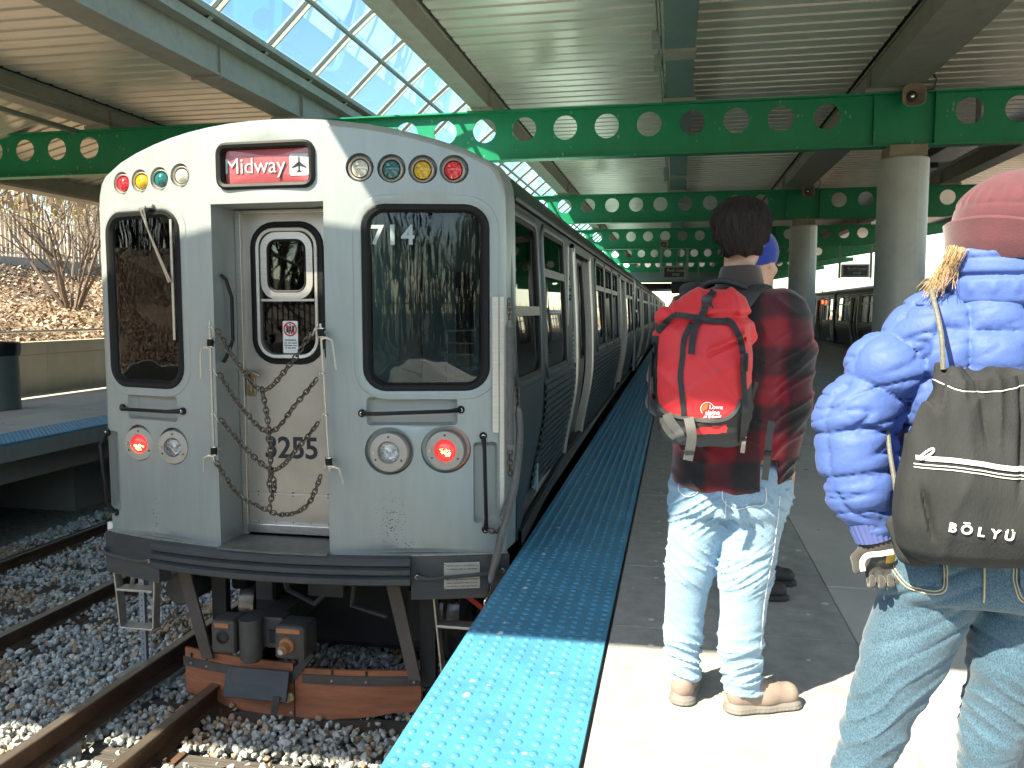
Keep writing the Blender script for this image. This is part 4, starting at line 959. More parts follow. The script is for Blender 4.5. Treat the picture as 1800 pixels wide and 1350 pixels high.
chain([FP(1.262, .21, -.06), FP(1.235, .17, -.06), FP(1.19, .17, -.04)], 'spring_chain'); chain([FP(1.19, -.13, -.09), FP(1.18, -.21, -.09)], 'spring_chain')
chain([FP(1.34, .97, -.045), FP(1.345, .88, -.045)], 'spring_chain')
MB().tube(catpts([FP(1.18, -.20, -.09), FP(1.16, -.225, -.1), FP(1.165, -.25, -.1), FP(1.19, -.25, -.1), FP(1.2, -.22, -.1)], 6), .006, 6).build('open_hook', 'chrome', car, smooth=True)
# ---- bumper
def bumper(x0, x1, prof, nm, n=24, mat='bumper_blue'):
    xs = [x0+(x1-x0)*k/n for k in range(n+1)]
    return MB().loft([[fpt(x, z, -d) for d, z in prof] for x in xs], True, (True, True)).build(nm, mat, car)
bumper(-.83, .765, [(-.06, .028), (.085, .028), (.10, .012), (.10, -.008), (.075, -.02), (.10, -.034), (.10, -.06), (.075, -.073), (.10, -.086), (.10, -.118), (.08, -.13), (-.06, -.13)], 'anticlimber')
bumper(-1.302, -.83, [(-.06, .022), (.028, .022), (.032, -.235), (-.06, -.235)], 'bumper_end', 8)
bumper(.765, 1.30, [(-.06, .022), (.028, .022), (.032, -.225), (-.06, -.225)], 'bumper_end', 8)
bumper(-1.30, 1.295, [(-.02, .031), (.012, .031), (.012, .023), (-.02, .023)], 'weld_seam', 30, 'galv')
def grab(a, b_): 
    A = FP(*a, -.034); B = FP(*b_, -.034); n = -fnorm(a[0]); d = (B-A).normalized()
    g = MB().tube([A, A+n*.02, A+d*.06+n*.04-Vector((0, 0, .012)), B-d*.06+n*.04-Vector((0, 0, .006)), B+n*.02, B], [.016, .014, .011, .011, .014, .016], 8).build('grab_rail', 'bumper_blue', car, smooth=True)
    for P in (A, B): MB().lathe([(.014, .018), (.013, .028), (.001, .032)], P, n, 10).build('bolt', 'galv', g, smooth=True)
grab((.80, -.085), (1.262, -.062)); grab((-1.29, -.09), (-.885, -.10))
for z0, z1, ln in ((-.085, -.012, 2), (-.165, -.093, 3)):
    p = mesh('notice_plate', *slab([(.945, z0), (1.14, z0), (1.14, z1), (.945, z1)], [], .1, lambda x, z, d: fpt(x, z, -.038+d), .004), 'plate_metal', car)
    body = 'NOTICE REPLACE SPRINGS\nBEFORE MOVING CAR' if ln == 2 else 'CAUTION\nDO NOT OPERATE UNTIL\nSPRINGS ARE SECURED'
    for k in range(ln): pass
    b = MB()
    for k in range(ln):                                   # worn illegible print: rows of small embossed strokes
        zz = z1-.018-.02*k; x = .96
        while x < 1.125:
            w = random.uniform(.003, .008); pA = fpt(x, zz, -.0385); b.obox(face_matrix(FP(x+w/2, zz+random.uniform(-.001, .001), -.0384), -fnorm(1.04)), w*.8, .006, .0006); x += w+random.choice([.0015, .0015, .006])
    b.build('worn_print', 'ink', p)
    for x in (.951, 1.134):
        MB().lathe([(.005, 0), (.001, .003)], FP(x, (z0 if ln == 3 else z1)+(.008 if ln == 3 else -.008), -.038), -fnorm(1.04), 8).build('rivet', 'chrome', p)
MB().box(-3.66, -3.60, 4.80, 4.83, -.22, .03).build('marker_board', 'sticker', car)
# stirrup steps
def stirrup(x0, x1, y, z0, z1, sl=.03):
    dz = z1-z0
    for x, s in ((x0, 1), (x1, -1)):
        st = MB().loft([[(x+s*sl*t-.005, y-.02, z0+dz*t), (x+s*sl*t+.005, y-.02, z0+dz*t), (x+s*sl*t+.005, y+.05, z0+dz*t), (x+s*sl*t-.005, y+.05, z0+dz*t)] for t in (0, .5, 1)], True, (True, True)).build('step_hanger', 'galv', car)
    zm = z0+dz*.36
    MB().box(x0+.02, x1-.02, y-.03, y+.07, zm-.008, zm+.008, b=.003).build('step_tread', 'galv', st)
    MB().box(x0+sl-.004, x1-sl+.004, y-.03, y+.07, z1-.006, z1+.006, b=.003).build('step_tread', 'galv', st)
    for x, s in ((x0, -1), (x1, 1)): MB().box(min(x, x-s*.05), max(x, x-s*.05), y-.02, y+.05, z0-.006, z0+.004).build('flange', 'galv', st)
stirrup(-3.60, -3.30, 4.78, -.26, -.66); stirrup(-1.40, -.98, 4.72, -.28, -.80, .05)
MB().tube([(-3.48, 4.82, -.24), (-3.53, 4.84, -.42)], .016, 6).build('brace', 'galv', car)
MB().obox(Matrix.Translation((-3.42, 4.9, -.27)) @ Matrix.Rotation(.9, 4, 'Y'), .12, .03, .03).obox(Matrix.Translation((-1.22, 4.95, -.38)) @ Matrix.Rotation(-.95, 4, 'Y'), .03, .03, .3).build('red_rod', 'red_paint', car)
# undergear
MB().box(XC-1.15, XC+1.15, 4.75, 19, -.16, .02).build('underframe', 'under_black', car)
for x in (-2.98, -1.45):
    s = 1 if x > XC else -1
    for y in (5.66, 7.64, 15.9, 17.8):
        w = MB().lathe([(.06, -.07), (.30, -.065), (.335, -.05), (.352, -.045), (.348, .04), (.362, .052), (.385, .06), (.385, .085), (.33, .09), (.29, .07), (.1, .07)], (x, y, RT+.35), (-s, 0, 0), 40).build('wheel', 'wheel_steel', car, smooth=True)
for y in (5.66, 7.64, 15.9, 17.8): MB().cyl((-2.95, y, -.70), (-1.48, y, -.70), .07, 12).build('axle', 'under_grey', car, smooth=True)
b = MB().box(-3.02, -2.9, 5.2, 8.1, -.52, -.3, b=.03).box(-1.53, -1.41, 5.2, 8.1, -.52, -.3, b=.03).box(-2.95, -1.48, 6.4, 6.9, -.6, -.3, b=.03).box(-2.75, -1.7, 5.25, 5.45, -.45, -.25, b=.03)
b.cyl((-2.6, 5.7, -.55), (-2.6, 6.3, -.55), .2, 16).cyl((-1.85, 5.7, -.55), (-1.85, 6.3, -.55), .2, 16)
b.box(-2.75, -2.6, 5.05, 5.2, -.62, -.35, b=.01).box(-1.7, -1.58, 5.1, 5.2, -.75, -.4, b=.01).build('truck_frame', 'under_black', car)
b = MB().box(-2.72, -2.6, 5.0, 5.06, -.5, -.22, b=.01).box(-2.35, -2.1, 5.0, 5.04, -.45, -.2, b=.01).tube([(-2.55, 5.0, -.2), (-2.5, 5.02, -.42), (-2.3, 5.0, -.5), (-2.1, 5.05, -.3)], .02, 6).tube([(-2.0, 5.0, -.2), (-2.05, 5.02, -.5), (-1.8, 5.0, -.55)], .018, 6)
b.build('brake_gear', 'under_grey', car, smooth=True)
MB().box(-2.86, -1.58, 5.5, 7.5, -1.0, -.26, b=.05).build('truck_light_block', 'under_black', car)  # solid block added to keep light out behind the coupler
MB().box(-3.1, -1.3, 8.6, 14.6, -1.0, -.17, b=.03).build('underfloor_light_block', 'under_black', car)  # added box, stops light reaching the ballast under the car
# coupler
cp = MB().box(-2.83, -2.665, 4.62, 4.80, -.725, -.505, b=.025).build('coupler', 'under_grey', car)
MB().box(-2.39, -2.19, 4.60, 4.80, -.715, -.50, b=.025).build('coupler_head', 'under_grey', cp)
MB().cyl((-2.575, 4.66, -.745), (-2.575, 4.66, -.49), .07, 20).cyl((-2.575, 4.66, -.765), (-2.575, 4.66, -.745), .055, 16).build('coupler_drum', 'under_grey', cp, smooth=True)
MB().box(-2.66, -2.39, 4.72, 4.84, -.70, -.50, b=.01).box(-2.60, -2.45, 4.8, 5.6, -.66, -.52).build('coupler_body', 'under_grey', cp)
MB().box(-2.475, -2.415, 4.70, 4.717, -.66, -.58, b=.004).build('coupler_socket', 'under_black', cp)
MB().lathe([(.038, 0), (.042, .006), (.03, .01), (.028, -.01)], (-2.745, 4.618, -.61), (0, -1, 0), 18).build('socket_ring', 'under_black', cp, smooth=True)
MB().lathe([(.028, 0.002), (.001, .003)], (-2.745, 4.618, -.61), (0, -1, 0), 18).build('socket_hole', 'ink', cp)
MB().lathe([(.05, 0), (.048, .02), (.034, .03), (.03, .075), (.02, .085), (.001, .088)], (-2.30, 4.60, -.615), (0, -1, -.12), 18).build('guide_pin', 'rust_orange', cp, smooth=True)
MB().lathe([(.022, .086), (.018, .1), (.001, .104)], (-2.30, 4.60, -.615), (0, -1, -.12), 18).build('pin_tip', 'galv', cp, smooth=True)
MB().box(-2.80, -2.70, 4.612, 4.622, -.55, -.52, b=.003).box(-2.37, -2.215, 4.592, 4.602, -.545, -.515, b=.003).build('worn_face', 'rust_orange', cp)
# braces, guard board, trip plate
for xa, za, xb, zb_ in ((-3.13, -.22, -2.985, -.86), (-1.70, -.22, -1.565, -.88)):
    MB().loft([[(xa-.045, 4.80, za), (xa+.045, 4.80, za), (xa+.045, 4.82, za), (xa-.045, 4.82, za)], [(xb-.04, 4.83, zb_), (xb+.04, 4.83, zb_), (xb+.04, 4.85, zb_), (xb-.04, 4.85, zb_)]], True, (True, True)).build('brace', 'brace_brown', car) if c('brace_brown', (.1, .085, .075), .6, var=.25, dirt=.4, dirtc=(.06, .05, .045)) else None
    MB().box(xa+.15, xa+.25, 4.9, 4.96, -.95, -.16).build('post', 'under_black', car)
MB().lathe([(.11, 0), (.115, .01), (.11, .26), (.1, .27)], (-3.2, 5.15, -.42), (0, -1, 0), 20, cap=True).build('air_tank', 'under_grey', car, smooth=True)
def gb(x): return 4.84+.10*((x+2.4)/.8)**2
def board(x0, x1, zt, zb0, zb1, label=None):
    n = 10; L = []
    for k in range(n+1):
        x = x0+(x1-x0)*k/n; zb_ = zb0+(zb1-zb0)*k/n+random.uniform(-.008, .008)
        L.append([(x, gb(x), zt), (x, gb(x)+.02, zt), (x, gb(x)+.03, zb_), (x, gb(x)-.004, zb_)])
    return MB().loft(L, True, (True, True)).build('guard_board', 'plywood_orange', car)
board(-3.22, -2.385, -.845, -1.15, -1.24); board(-2.375, -1.56, -.87, -1.24, -1.13)
for x0, x1 in ((-3.23, -2.80), (-2.32, -1.55)):
    b = MB(); L = []
    for k in range(7):
        x = x0+(x1-x0)*k/6; L.append([(x, gb(x)-.012, -.95-.015), (x, gb(x)-.012, -.905), (x, gb(x)-.003, -.905), (x, gb(x)-.003, -.965)])
    b.loft(L, True, (True, True)); bar = b.build('board_bar', 'brace_brown', car)
for x in (-3.16, -3.03, -2.12, -1.9, -1.6):
    MB().box(x-.006, x+.006, gb(x)-.010, gb(x)+.012, -.9, -.872).build('slot', 'ink', bar); MB().lathe([(.01, 0), (.008, .006), (.001, .008)], (x, gb(x)-.012, -.94), (0, -1, 0), 8).build('bolt', 'galv', bar, smooth=True)
ml = Matrix.Translation((-2.60, 4.76, -.965)) @ Matrix.Rotation(-.32, 4, 'X') @ Matrix.Rotation(.03, 4, 'Z')
MB().obox(ml, .43, .022, .19, b=.005).build('trip_plate', 'bumper_blue', car)
MB().loft([[(-2.47, 4.72, -1.02), (-2.42, 4.72, -1.02), (-2.42, 4.73, -1.02), (-2.47, 4.73, -1.02)], [(-2.49, 4.715, -1.16), (-2.455, 4.715, -1.16), (-2.455, 4.725, -1.16), (-2.49, 4.725, -1.16)]], True, (True, True)).build('trip_arm', 'under_grey', car)
MB().prism([(-2.74, -1.075), (-2.40, -1.085), (-2.36, -1.06), (-2.37, -1.02), (-2.74, -1.02)], 'y', 4.785, 4.80).build('yellow_plate', 'yellow_paint', car)
MB().obox(Matrix.Translation((-2.33, 4.85, -.86)) @ Matrix.Rotation(-.9, 4, 'Y'), .26, .05, .05).build('strut', 'under_grey', car)
# ---- following cars
KEEP = {'side_wall', 'window', 'seal', 'pane', 'transom', 'door_leaf', 'window_seal', 'door_post', 'door_header', 'corrugated_panel', 'belt_rail', 'gutter', 'roof', 'rear_bulkhead', 'end_cap', 'added_dark_strip', 'underfloor_light_block', 'underframe', 'floor', 'wheel', 'panel_edge'}
def follow(loc, label, group, rz=0):
    n = car.copy(); COL.objects.link(n); n.location = loc; n.rotation_euler = (0, 0, rz); tag(n, label, 'train car', group)
    for ch in list(car.children):
        nm = ch.name.split('.')[0]
        if nm in KEEP and not (nm == 'window' and ch.data.materials[0].name == 'gasket'): copy_tree(ch, n)
    return n
for k in range(1, 5):
    o = follow((XC, 4.4+14.98*k, RT), ['second car of the near train, coupled behind the front car', 'third car of the near train, far down the platform', 'fourth car of the near train, near the vanishing point', 'last visible car of the near train'][k-1], 'cars of the train')
# diaphragm hoses between cars
for k in range(4): follow((8.35, 10.1+14.98*k, RT), ['parked train car at the right, hidden mostly behind the woman', 'dark parked train car seen left of the nearest pillar, left end at the gap', 'dark parked train car with a small red side lamp, right of the second pillar', 'farthest parked train car on the right track'][k], 'parked train cars on the right track')
o = thing('side_lamp', (7.0, 43.0, 1.9), 'small lit red lamp on the side of the parked train between the pillars', 'lamp')
MB().lathe([(.09, 0), (.08, .04), (.001, .06)], (7.03, 43.0, 1.85), (-1, 0, 0), 12).build('lens', 'lit_dot', o, smooth=True) if c('lit_dot', (1, .05, .03), .3, emit=((1, .04, .02), 5)) else None
# marker post in the gravel
mp_ = thing('marker_post', (-3.68, 5.16, -1.17), 'perforated galvanised post standing in the gravel left of the train corner', 'post')
b = MB().box(-3.70, -3.66, 5.15, 5.154, -1.2, -.1).box(-3.70, -3.696, 5.154, 5.18, -1.2, -.1).box(-3.664, -3.66, 5.154, 5.18, -1.2, -.1); b.build('channel', 'post_grey', mp_) if c('post_grey', (.34, .38, .42), .45, metal=.4) else None
b = MB()
for k in range(26): b.lathe([(.0055, 0), (.001, .0005)], (-3.68, 5.1495, -1.14+.04*k), (0, -1, 0), 8)
b.build('punched_holes', 'ink', mp_)
MB().box(-3.82, -3.42, 5.05, 5.3, -1.2, -1.13, b=.01).build('foot_plate', 'concrete_dark', mp_)
# ================================================================== PEOPLE (implicit surfaces meshed by surface nets)
from mathutils.bvhtree import BVHTree
def wav(seed, n=7, f=1.0):
    r = np.random.default_rng(seed); D = r.normal(size=(n, 3)); D /= np.linalg.norm(D, axis=1)[:, None]; D *= (f*r.uniform(.6, 1.7, n))[:, None]; ph = r.uniform(0, 6.28, n)
    return lambda X, Y, Z: sum(np.sin(D[i, 0]*X+D[i, 1]*Y+D[i, 2]*Z+ph[i]) for i in range(n))/n**.5
def wava(seed, sc, n=8):
    r = np.random.default_rng(seed); D = r.normal(size=(n, 3))*np.array(sc)*r.uniform(.6, 1.5, (n, 1)); ph = r.uniform(0, 6.28, n)
    return lambda X, Y, Z: sum(np.sin(D[i, 0]*X+D[i, 1]*Y+D[i, 2]*Z+ph[i]) for i in range(n))*(1.4/n**.5)
def ridge(n, p=3.): return np.clip(1-np.abs(n)*.8, 0, 1)**p
def ss(a, b, x): t = np.clip((x-a)/(b-a), 0, 1); return t*t*(3-2*t)
class Vox:
    def __init__(s, lo, hi, h):
        s.lo = np.array(lo, float); s.h = h; s.n = np.ceil((np.array(hi)-s.lo)/h).astype(int)+1
        s.ax = [(s.lo[i]+h*np.arange(s.n[i])).astype(np.float32) for i in range(3)]
        s.D = np.full(s.n, .2, np.float32)
    def reg(s, lo, hi):
        a = np.clip(np.floor((np.array(lo)-s.lo)/s.h).astype(int), 0, s.n); b = np.clip(np.ceil((np.array(hi)-s.lo)/s.h).astype(int)+1, 0, s.n)
        return tuple(slice(a[i], b[i]) for i in range(3))
    def P(s, sl): return np.ix_(s.ax[0][sl[0]], s.ax[1][sl[1]], s.ax[2][sl[2]])
    def un(s, sl, d, k):
        a = s.D[sl]
        if k > 0:
            h = np.clip(.5+.5*(a-d)/k, 0, 1); s.D[sl] = a*(1-h)+d*h-k*h*(1-h)
        else: s.D[sl] = np.minimum(a, d)
    def seg(s, a, b, ra, rb, k=.015, sc=(1, 1, 1)):
        a = np.array(a, float); b = np.array(b, float); m = max(ra, rb)*max(1, 1/min(sc))+.05+k; lo = np.minimum(a, b)-m; hi = np.maximum(a, b)+m
        sl = s.reg(lo, hi); X, Y, Z = s.P(sl); q = np.array(sc, float); d = (b-a)*q; L = float(d@d)+1e-9
        px, py, pz = (X-a[0])*q[0], (Y-a[1])*q[1], (Z-a[2])*q[2]
        t = np.clip((px*d[0]+py*d[1]+pz*d[2])/L, 0, 1)
        dist = np.sqrt((px-t*d[0])**2+(py-t*d[1])**2+(pz-t*d[2])**2)-(ra+(rb-ra)*t)
        s.un(sl, dist, k); return s
    def path(s, pts, rad, k=.015, sc=(1, 1, 1)):
        for i in range(len(pts)-1): s.seg(pts[i], pts[i+1], rad[i], rad[i+1], k, sc)
        return s
    def ell(s, c_, r, k=.015):
        r = np.array(r, float); sl = s.reg(np.array(c_)-r-.05-k, np.array(c_)+r+.05+k); X, Y, Z = s.P(sl)
        q = np.sqrt(((X-c_[0])/r[0])**2+((Y-c_[1])/r[1])**2+((Z-c_[2])/r[2])**2); s.un(sl, (q-1)*r.min(), k); return s
    def col(s, st, k=.02, p=2.3, rnd=.02):
        """st: rows (z, cx, cy, rx, ry)"""
        st = np.array(st, float); st = st[np.argsort(st[:, 0])]; z0, z1 = st[0, 0], st[-1, 0]
        mx = st[:, 3].max(); my = st[:, 4].max()
        sl = s.reg((st[:, 1].min()-mx-.05, st[:, 2].min()-my-.05, z0-.05), (st[:, 1].max()+mx+.05, st[:, 2].max()+my+.05, z1+.05)); X, Y, Z = s.P(sl)
        zz = Z.ravel(); u = [np.interp(zz, st[:, 0], st[:, j]) for j in range(1, 5)]
        ker = np.ones(7)/7
        if len(zz) > 14: u = [np.convolve(np.pad(a, 3, mode='edge'), ker, 'valid') for a in u]
        cx, cy, rx, ry = [a.reshape(1, 1, -1) for a in u]
        q = (np.abs((X-cx)/rx)**p+np.abs((Y-cy)/ry)**p)**(1/p); d2 = (q-1)*np.minimum(rx, ry)
        dz = np.maximum(z0-Z, Z-z1)+rnd; d2 = d2+rnd
        d = np.minimum(np.maximum(d2, dz), 0)+np.sqrt(np.maximum(d2, 0)**2+np.maximum(dz, 0)**2)-rnd
        s.un(sl, d, k); return s
    def disp(s, fn): X, Y, Z = np.ix_(*s.ax); s.D += fn(X, Y, Z).astype(np.float32); return s
    def cut(s, fn, k=.0): X, Y, Z = np.ix_(*s.ax); s.D = np.maximum(s.D, fn(X, Y, Z).astype(np.float32)); return s
    def mesh(s):
        D = s.D.copy(); D[0] = D[-1] = .1; D[:, 0] = D[:, -1] = .1; D[:, :, 0] = D[:, :, -1] = .1
        nx, ny, nz = D.shape; ins = D < 0
        cs = [(i, j, k) for i in (0, 1) for j in (0, 1) for k in (0, 1)]
        cnt = sum(ins[i:nx-1+i, j:ny-1+j, k:nz-1+k].astype(np.int8) for i, j, k in cs)
        act = (cnt > 0) & (cnt < 8); idx = np.argwhere(act); N = len(idx); vid = np.full(act.shape, -1, np.int64); vid[act] = np.arange(N)
        acc = np.zeros((N, 3)); num = np.zeros(N)
        for a in cs:
            for ax in range(3):
                if a[ax] == 1: continue
                b = list(a); b[ax] = 1
                da = D[idx[:, 0]+a[0], idx[:, 1]+a[1], idx[:, 2]+a[2]]; db = D[idx[:, 0]+b[0], idx[:, 1]+b[1], idx[:, 2]+b[2]]
                m = (da < 0) != (db < 0); t = np.where(m, da/(da-db+1e-12), 0)
                p = np.tile(np.array(a, float), (N, 1)); p[:, ax] += t; acc[m] += p[m]; num[m] += 1
        V = (idx+acc/num[:, None])*s.h+s.lo; F = []
        for ax in range(3):
            o = [q for q in range(3) if q != ax]
            sl0 = [slice(None)]*3; sl1 = [slice(None)]*3; sl0[ax] = slice(0, -1); sl1[ax] = slice(1, None)
            A = ins[tuple(sl0)]; B = ins[tuple(sl1)]; e = np.argwhere(A != B); e = e[(e[:, o[0]] > 0) & (e[:, o[1]] > 0) & (e[:, o[0]] < D.shape[o[0]]-1) & (e[:, o[1]] < D.shape[o[1]]-1)]
            fl = A[e[:, 0], e[:, 1], e[:, 2]]
            q = []
            for du, dv in ((0, 0), (-1, 0), (-1, -1), (0, -1)):
                c_ = e.copy(); c_[:, o[0]] += du; c_[:, o[1]] += dv; q.append(vid[c_[:, 0], c_[:, 1], c_[:, 2]])
            q = np.stack(q, 1); rev = fl if ax == 1 else ~fl; q[rev] = q[rev][:, ::-1]; F.append(q)
        return V, np.concatenate(F)
def vobj(name, vox, mat, parent=None, mi=None):
    V, F = vox.mesh()
    if mi is not None: mi = mi(V[F].mean(1))
    o = mesh(name, V, F, mat, parent, smooth=True, mi=mi); bv = BVHTree.FromPolygons([tuple(v) for v in V], [tuple(int(i) for i in f) for f in F]); return o, bv
def proj(bvs, x, z, off=.002, y0=None, dflt=None):
    best = None
    for bv in (bvs if isinstance(bvs, list) else [bvs]):
        h = bv.ray_cast(Vector((x, .5, z)), Vector((0, 1, 0)))
        if h[0] is not None and (best is None or h[0].y < best): best = h[0].y
    return None if best is None else best-off
def ribbon(name, bvs, pts, w, mat, parent, off=.004, th=.002, n=10, taper=1):
    P = [Vector((p[0], 0, p[1])) for p in pts]; P = catpts(P, n); L = []; last = None
    for i, p in enumerate(P):
        t = (P[min(i+1, len(P)-1)]-P[max(0, i-1)]).normalized(); s_ = Vector((t.z, 0, -t.x)); row = []
        ys = []
        for u in (-1, -.33, .33, 1):
            q = p+s_*(u*w/2); y = proj(bvs, q.x, q.z, off)
            ys.append(y)
        ok = [y for y in ys if y is not None]
        if not ok:
            if last is None: continue
            ok = [last]
        ys = [min(ok) if y is None else y for y in ys]; m = sum(ys)/4; last = m
        ys = [.5*y+.5*min(ok) for y in ys]
        top = [(p.x+s_.x*u*w/2, y, p.z+s_.z*u*w/2) for u, y in zip((-1, -.33, .33, 1), ys)]
        bot = [(a, y+th, b_) for a, y, b_ in reversed(top)]
        L.append(top+bot)
    return MB().loft(L, True, (True, True)).build(name, mat, parent, smooth=True, auto=50)
def stitch(name, bvs, pts, r, mat, parent, off=.001, n=8):
    P = catpts([Vector((p[0], 0, p[1])) for p in pts], n); Q = []
    for p in P:
        y = proj(bvs, p.x, p.z, off)
        if y is not None: Q.append((p.x, y, p.z))
    return MB().tube(Q, r, 5).build(name, mat, parent, smooth=True) if len(Q) > 1 else None
def patch(name, bvs, poly, mat, parent, off=.003, th=.002, step=.012):
    V_, T = cdt(poly, [], step); ys = [proj(bvs, x, z, off) for x, z in V_]; d = [y for y in ys if y is not None]; m = sum(d)/len(d)
    ys = [m if y is None else y for y in ys]
    n = len(V_); A = [(x, y, z) for (x, z), y in zip(V_, ys)]; B = [(x, y+th, z) for (x, z), y in zip(V_, ys)]
    F = [tuple(t) for t in T]; ed = {(t[i], t[(i+1) % 3]) for t in T for i in range(3)}; bd = [e for e in ed if (e[1], e[0]) not in ed]
    return mesh(name, A+B, F+[tuple(reversed([i+n for i in t])) for t in F]+[(a, a+n, b_+n, b_) for a, b_ in bd], mat, parent, smooth=True, auto=50)
def wraptext(name, body, size, mat, parent, bvs, x, z, bold=.01, rot=0, shear=0, off=.003, spacing=1, line=1):
    cu = bpy.data.curves.new('tx', 'FONT'); cu.body = body; cu.size = size; cu.align_x = 'CENTER'; cu.align_y = 'CENTER'; cu.offset = bold*size; cu.space_character = spacing; cu.shear = shear; cu.extrude = .0008; cu.space_line = line
    o = bpy.data.objects.new('tx', cu); COL.objects.link(o); bpy.context.view_layer.update()
    me = bpy.data.meshes.new_from_object(o.evaluated_get(bpy.context.evaluated_depsgraph_get())); bpy.data.objects.remove(o)
    cr, sr = math.cos(rot), math.sin(rot); w = wloc(parent)
    bm = bmesh.new(); bm.from_mesh(me); bmesh.ops.subdivide_edges(bm, edges=[e for e in bm.edges if e.calc_length() > .01], cuts=2)
    for v in bm.verts:
        a, b_ = v.co.x*cr-v.co.y*sr+x, v.co.x*sr+v.co.y*cr+z; y = proj(bvs, a, b_, off+v.co.z) or 0
        v.co = Vector((a, y, b_))-w
    bm.to_mesh(me); bm.free(); me.name = name; me.materials.clear(); me.materials.append(MATS[mat]); return link(name, me, parent)
# ---- cloth materials
def cloth(name, col, rough=.85, var=.1, weave=900, ws=.15, **k):
    m = M(name, col, rough, var=var, sheen=k.pop('sheen', .25), **k); nt = m.node_tree; N = nt.nodes; L = nt.links
    return m
def denim(name, ca, cb, grain=420, k=.5):
    m = M(name, ca, .8, var=.12, vs=7, dirt=.55, dirtc=cb, ds=4, bump=.35, bs=700, bw=.002, sheen=.2); nt = m.node_tree; N = nt.nodes; L = nt.links; b = N['Principled BSDF']
    src = b.inputs['Base Color'].links[0].from_socket; tc = N.new('ShaderNodeTexCoord'); n = N.new('ShaderNodeTexNoise'); n.inputs['Scale'].default_value = grain; n.inputs['Detail'].default_value = 2
    mp = N.new('ShaderNodeMapping'); mp.inputs['Scale'].default_value = (1, 1, .55); L.new(tc.outputs['Object'], mp.inputs[0]); L.new(mp.outputs[0], n.inputs[0])
    mr = N.new('ShaderNodeMapRange'); mr.inputs[1].default_value = .35; mr.inputs[2].default_value = .65; mr.inputs[3].default_value = 1-k; mr.inputs[4].default_value = 1+k; L.new(n.outputs[0], mr.inputs[0])
    vm = N.new('ShaderNodeVectorMath'); vm.operation = 'SCALE'; L.new(src, vm.inputs[0]); L.new(mr.outputs[0], vm.inputs['Scale']); L.new(vm.outputs[0], b.inputs['Base Color'])
denim('denim_light', (.20, .33, .45), (.34, .47, .57), 420, .2); denim('denim_dark', (.036, .085, .125), (.065, .13, .18), 420, .4)
c('down_blue', (.055, .103, .30), .6, var=.06, vs=3, spec=.25, bump=.5, bs=55, bw=.004, sheen=.05)
c('down_cuff', (.07, .10, .28), .7, var=.1); c('hat_maroon', (.080, .020, .028), .9, var=.2, vs=30, bump=.5, bs=350, sheen=.25, bw=.002)
c('bag_grey', (.029, .031, .032), .9, var=.22, vs=12, bump=.5, bs=260, dirt=.4, dirtc=(.040, .042, .040), ds=7, stretch=(1, 1, .35), spec=.12, bw=.003)
c('hair_blond', (.45, .30, .16), .5, var=.3, vs=90, stretch=(1, 1, .1), bump=.5, bs=200); c('hair_brown', (.016, .0095, .0065), .55, var=.6, vs=110, stretch=(1, 1, .12), bump=.7, bs=260, bw=.004, spec=.3)
c('glove_dark', (.035, .034, .03), .85, var=.3, vs=60, bump=.4, bs=300, sheen=.3); c('glove_yellow', (.55, .33, .04), .6); c('glove_white', (.8, .72, .75), .6)
c('cord', (.12, .12, .10), .7, var=.4, vs=180); c('zip_white', (.75, .75, .72), .5); c('collar_brown', (.045, .03, .024), .85, var=.2, sheen=.4)
c('pack_red', (.66, .022, .03), .55, var=.10, vs=4, bump=.25, bs=14, bw=.012, sheen=.15); c('pack_black', (.022, .024, .026), .65, var=.3, vs=30, bump=.3, bs=120, bw=.003); c('webbing', (.012, .014, .016), .6, bump=.4, bs=300, bw=.001); c('webbing_grey', (.07, .07, .069), .65, bump=.4, bs=260, var=.15, bw=.001)
c('shoe_tan', (.25, .195, .16), .75, var=.15, vs=12, dirt=.3, dirtc=(.3, .24, .2)); c('shoe_sole', (.17, .155, .14), .7, var=.2); c('shoe_dark', (.03, .028, .025), .6, var=.3)
c('hat_blue', (.006, .03, .26), .9, var=.1, bump=.3, bs=200, sheen=.4); c('jacket_green', (.02, .06, .055), .8); c('stitch_gold', (.42, .33, .2), .7); c('stitch_pale', (.7, .72, .72), .7); c('logo_orange', (.9, .16, .03), .6); c('logo_white', (.85, .85, .85), .6)
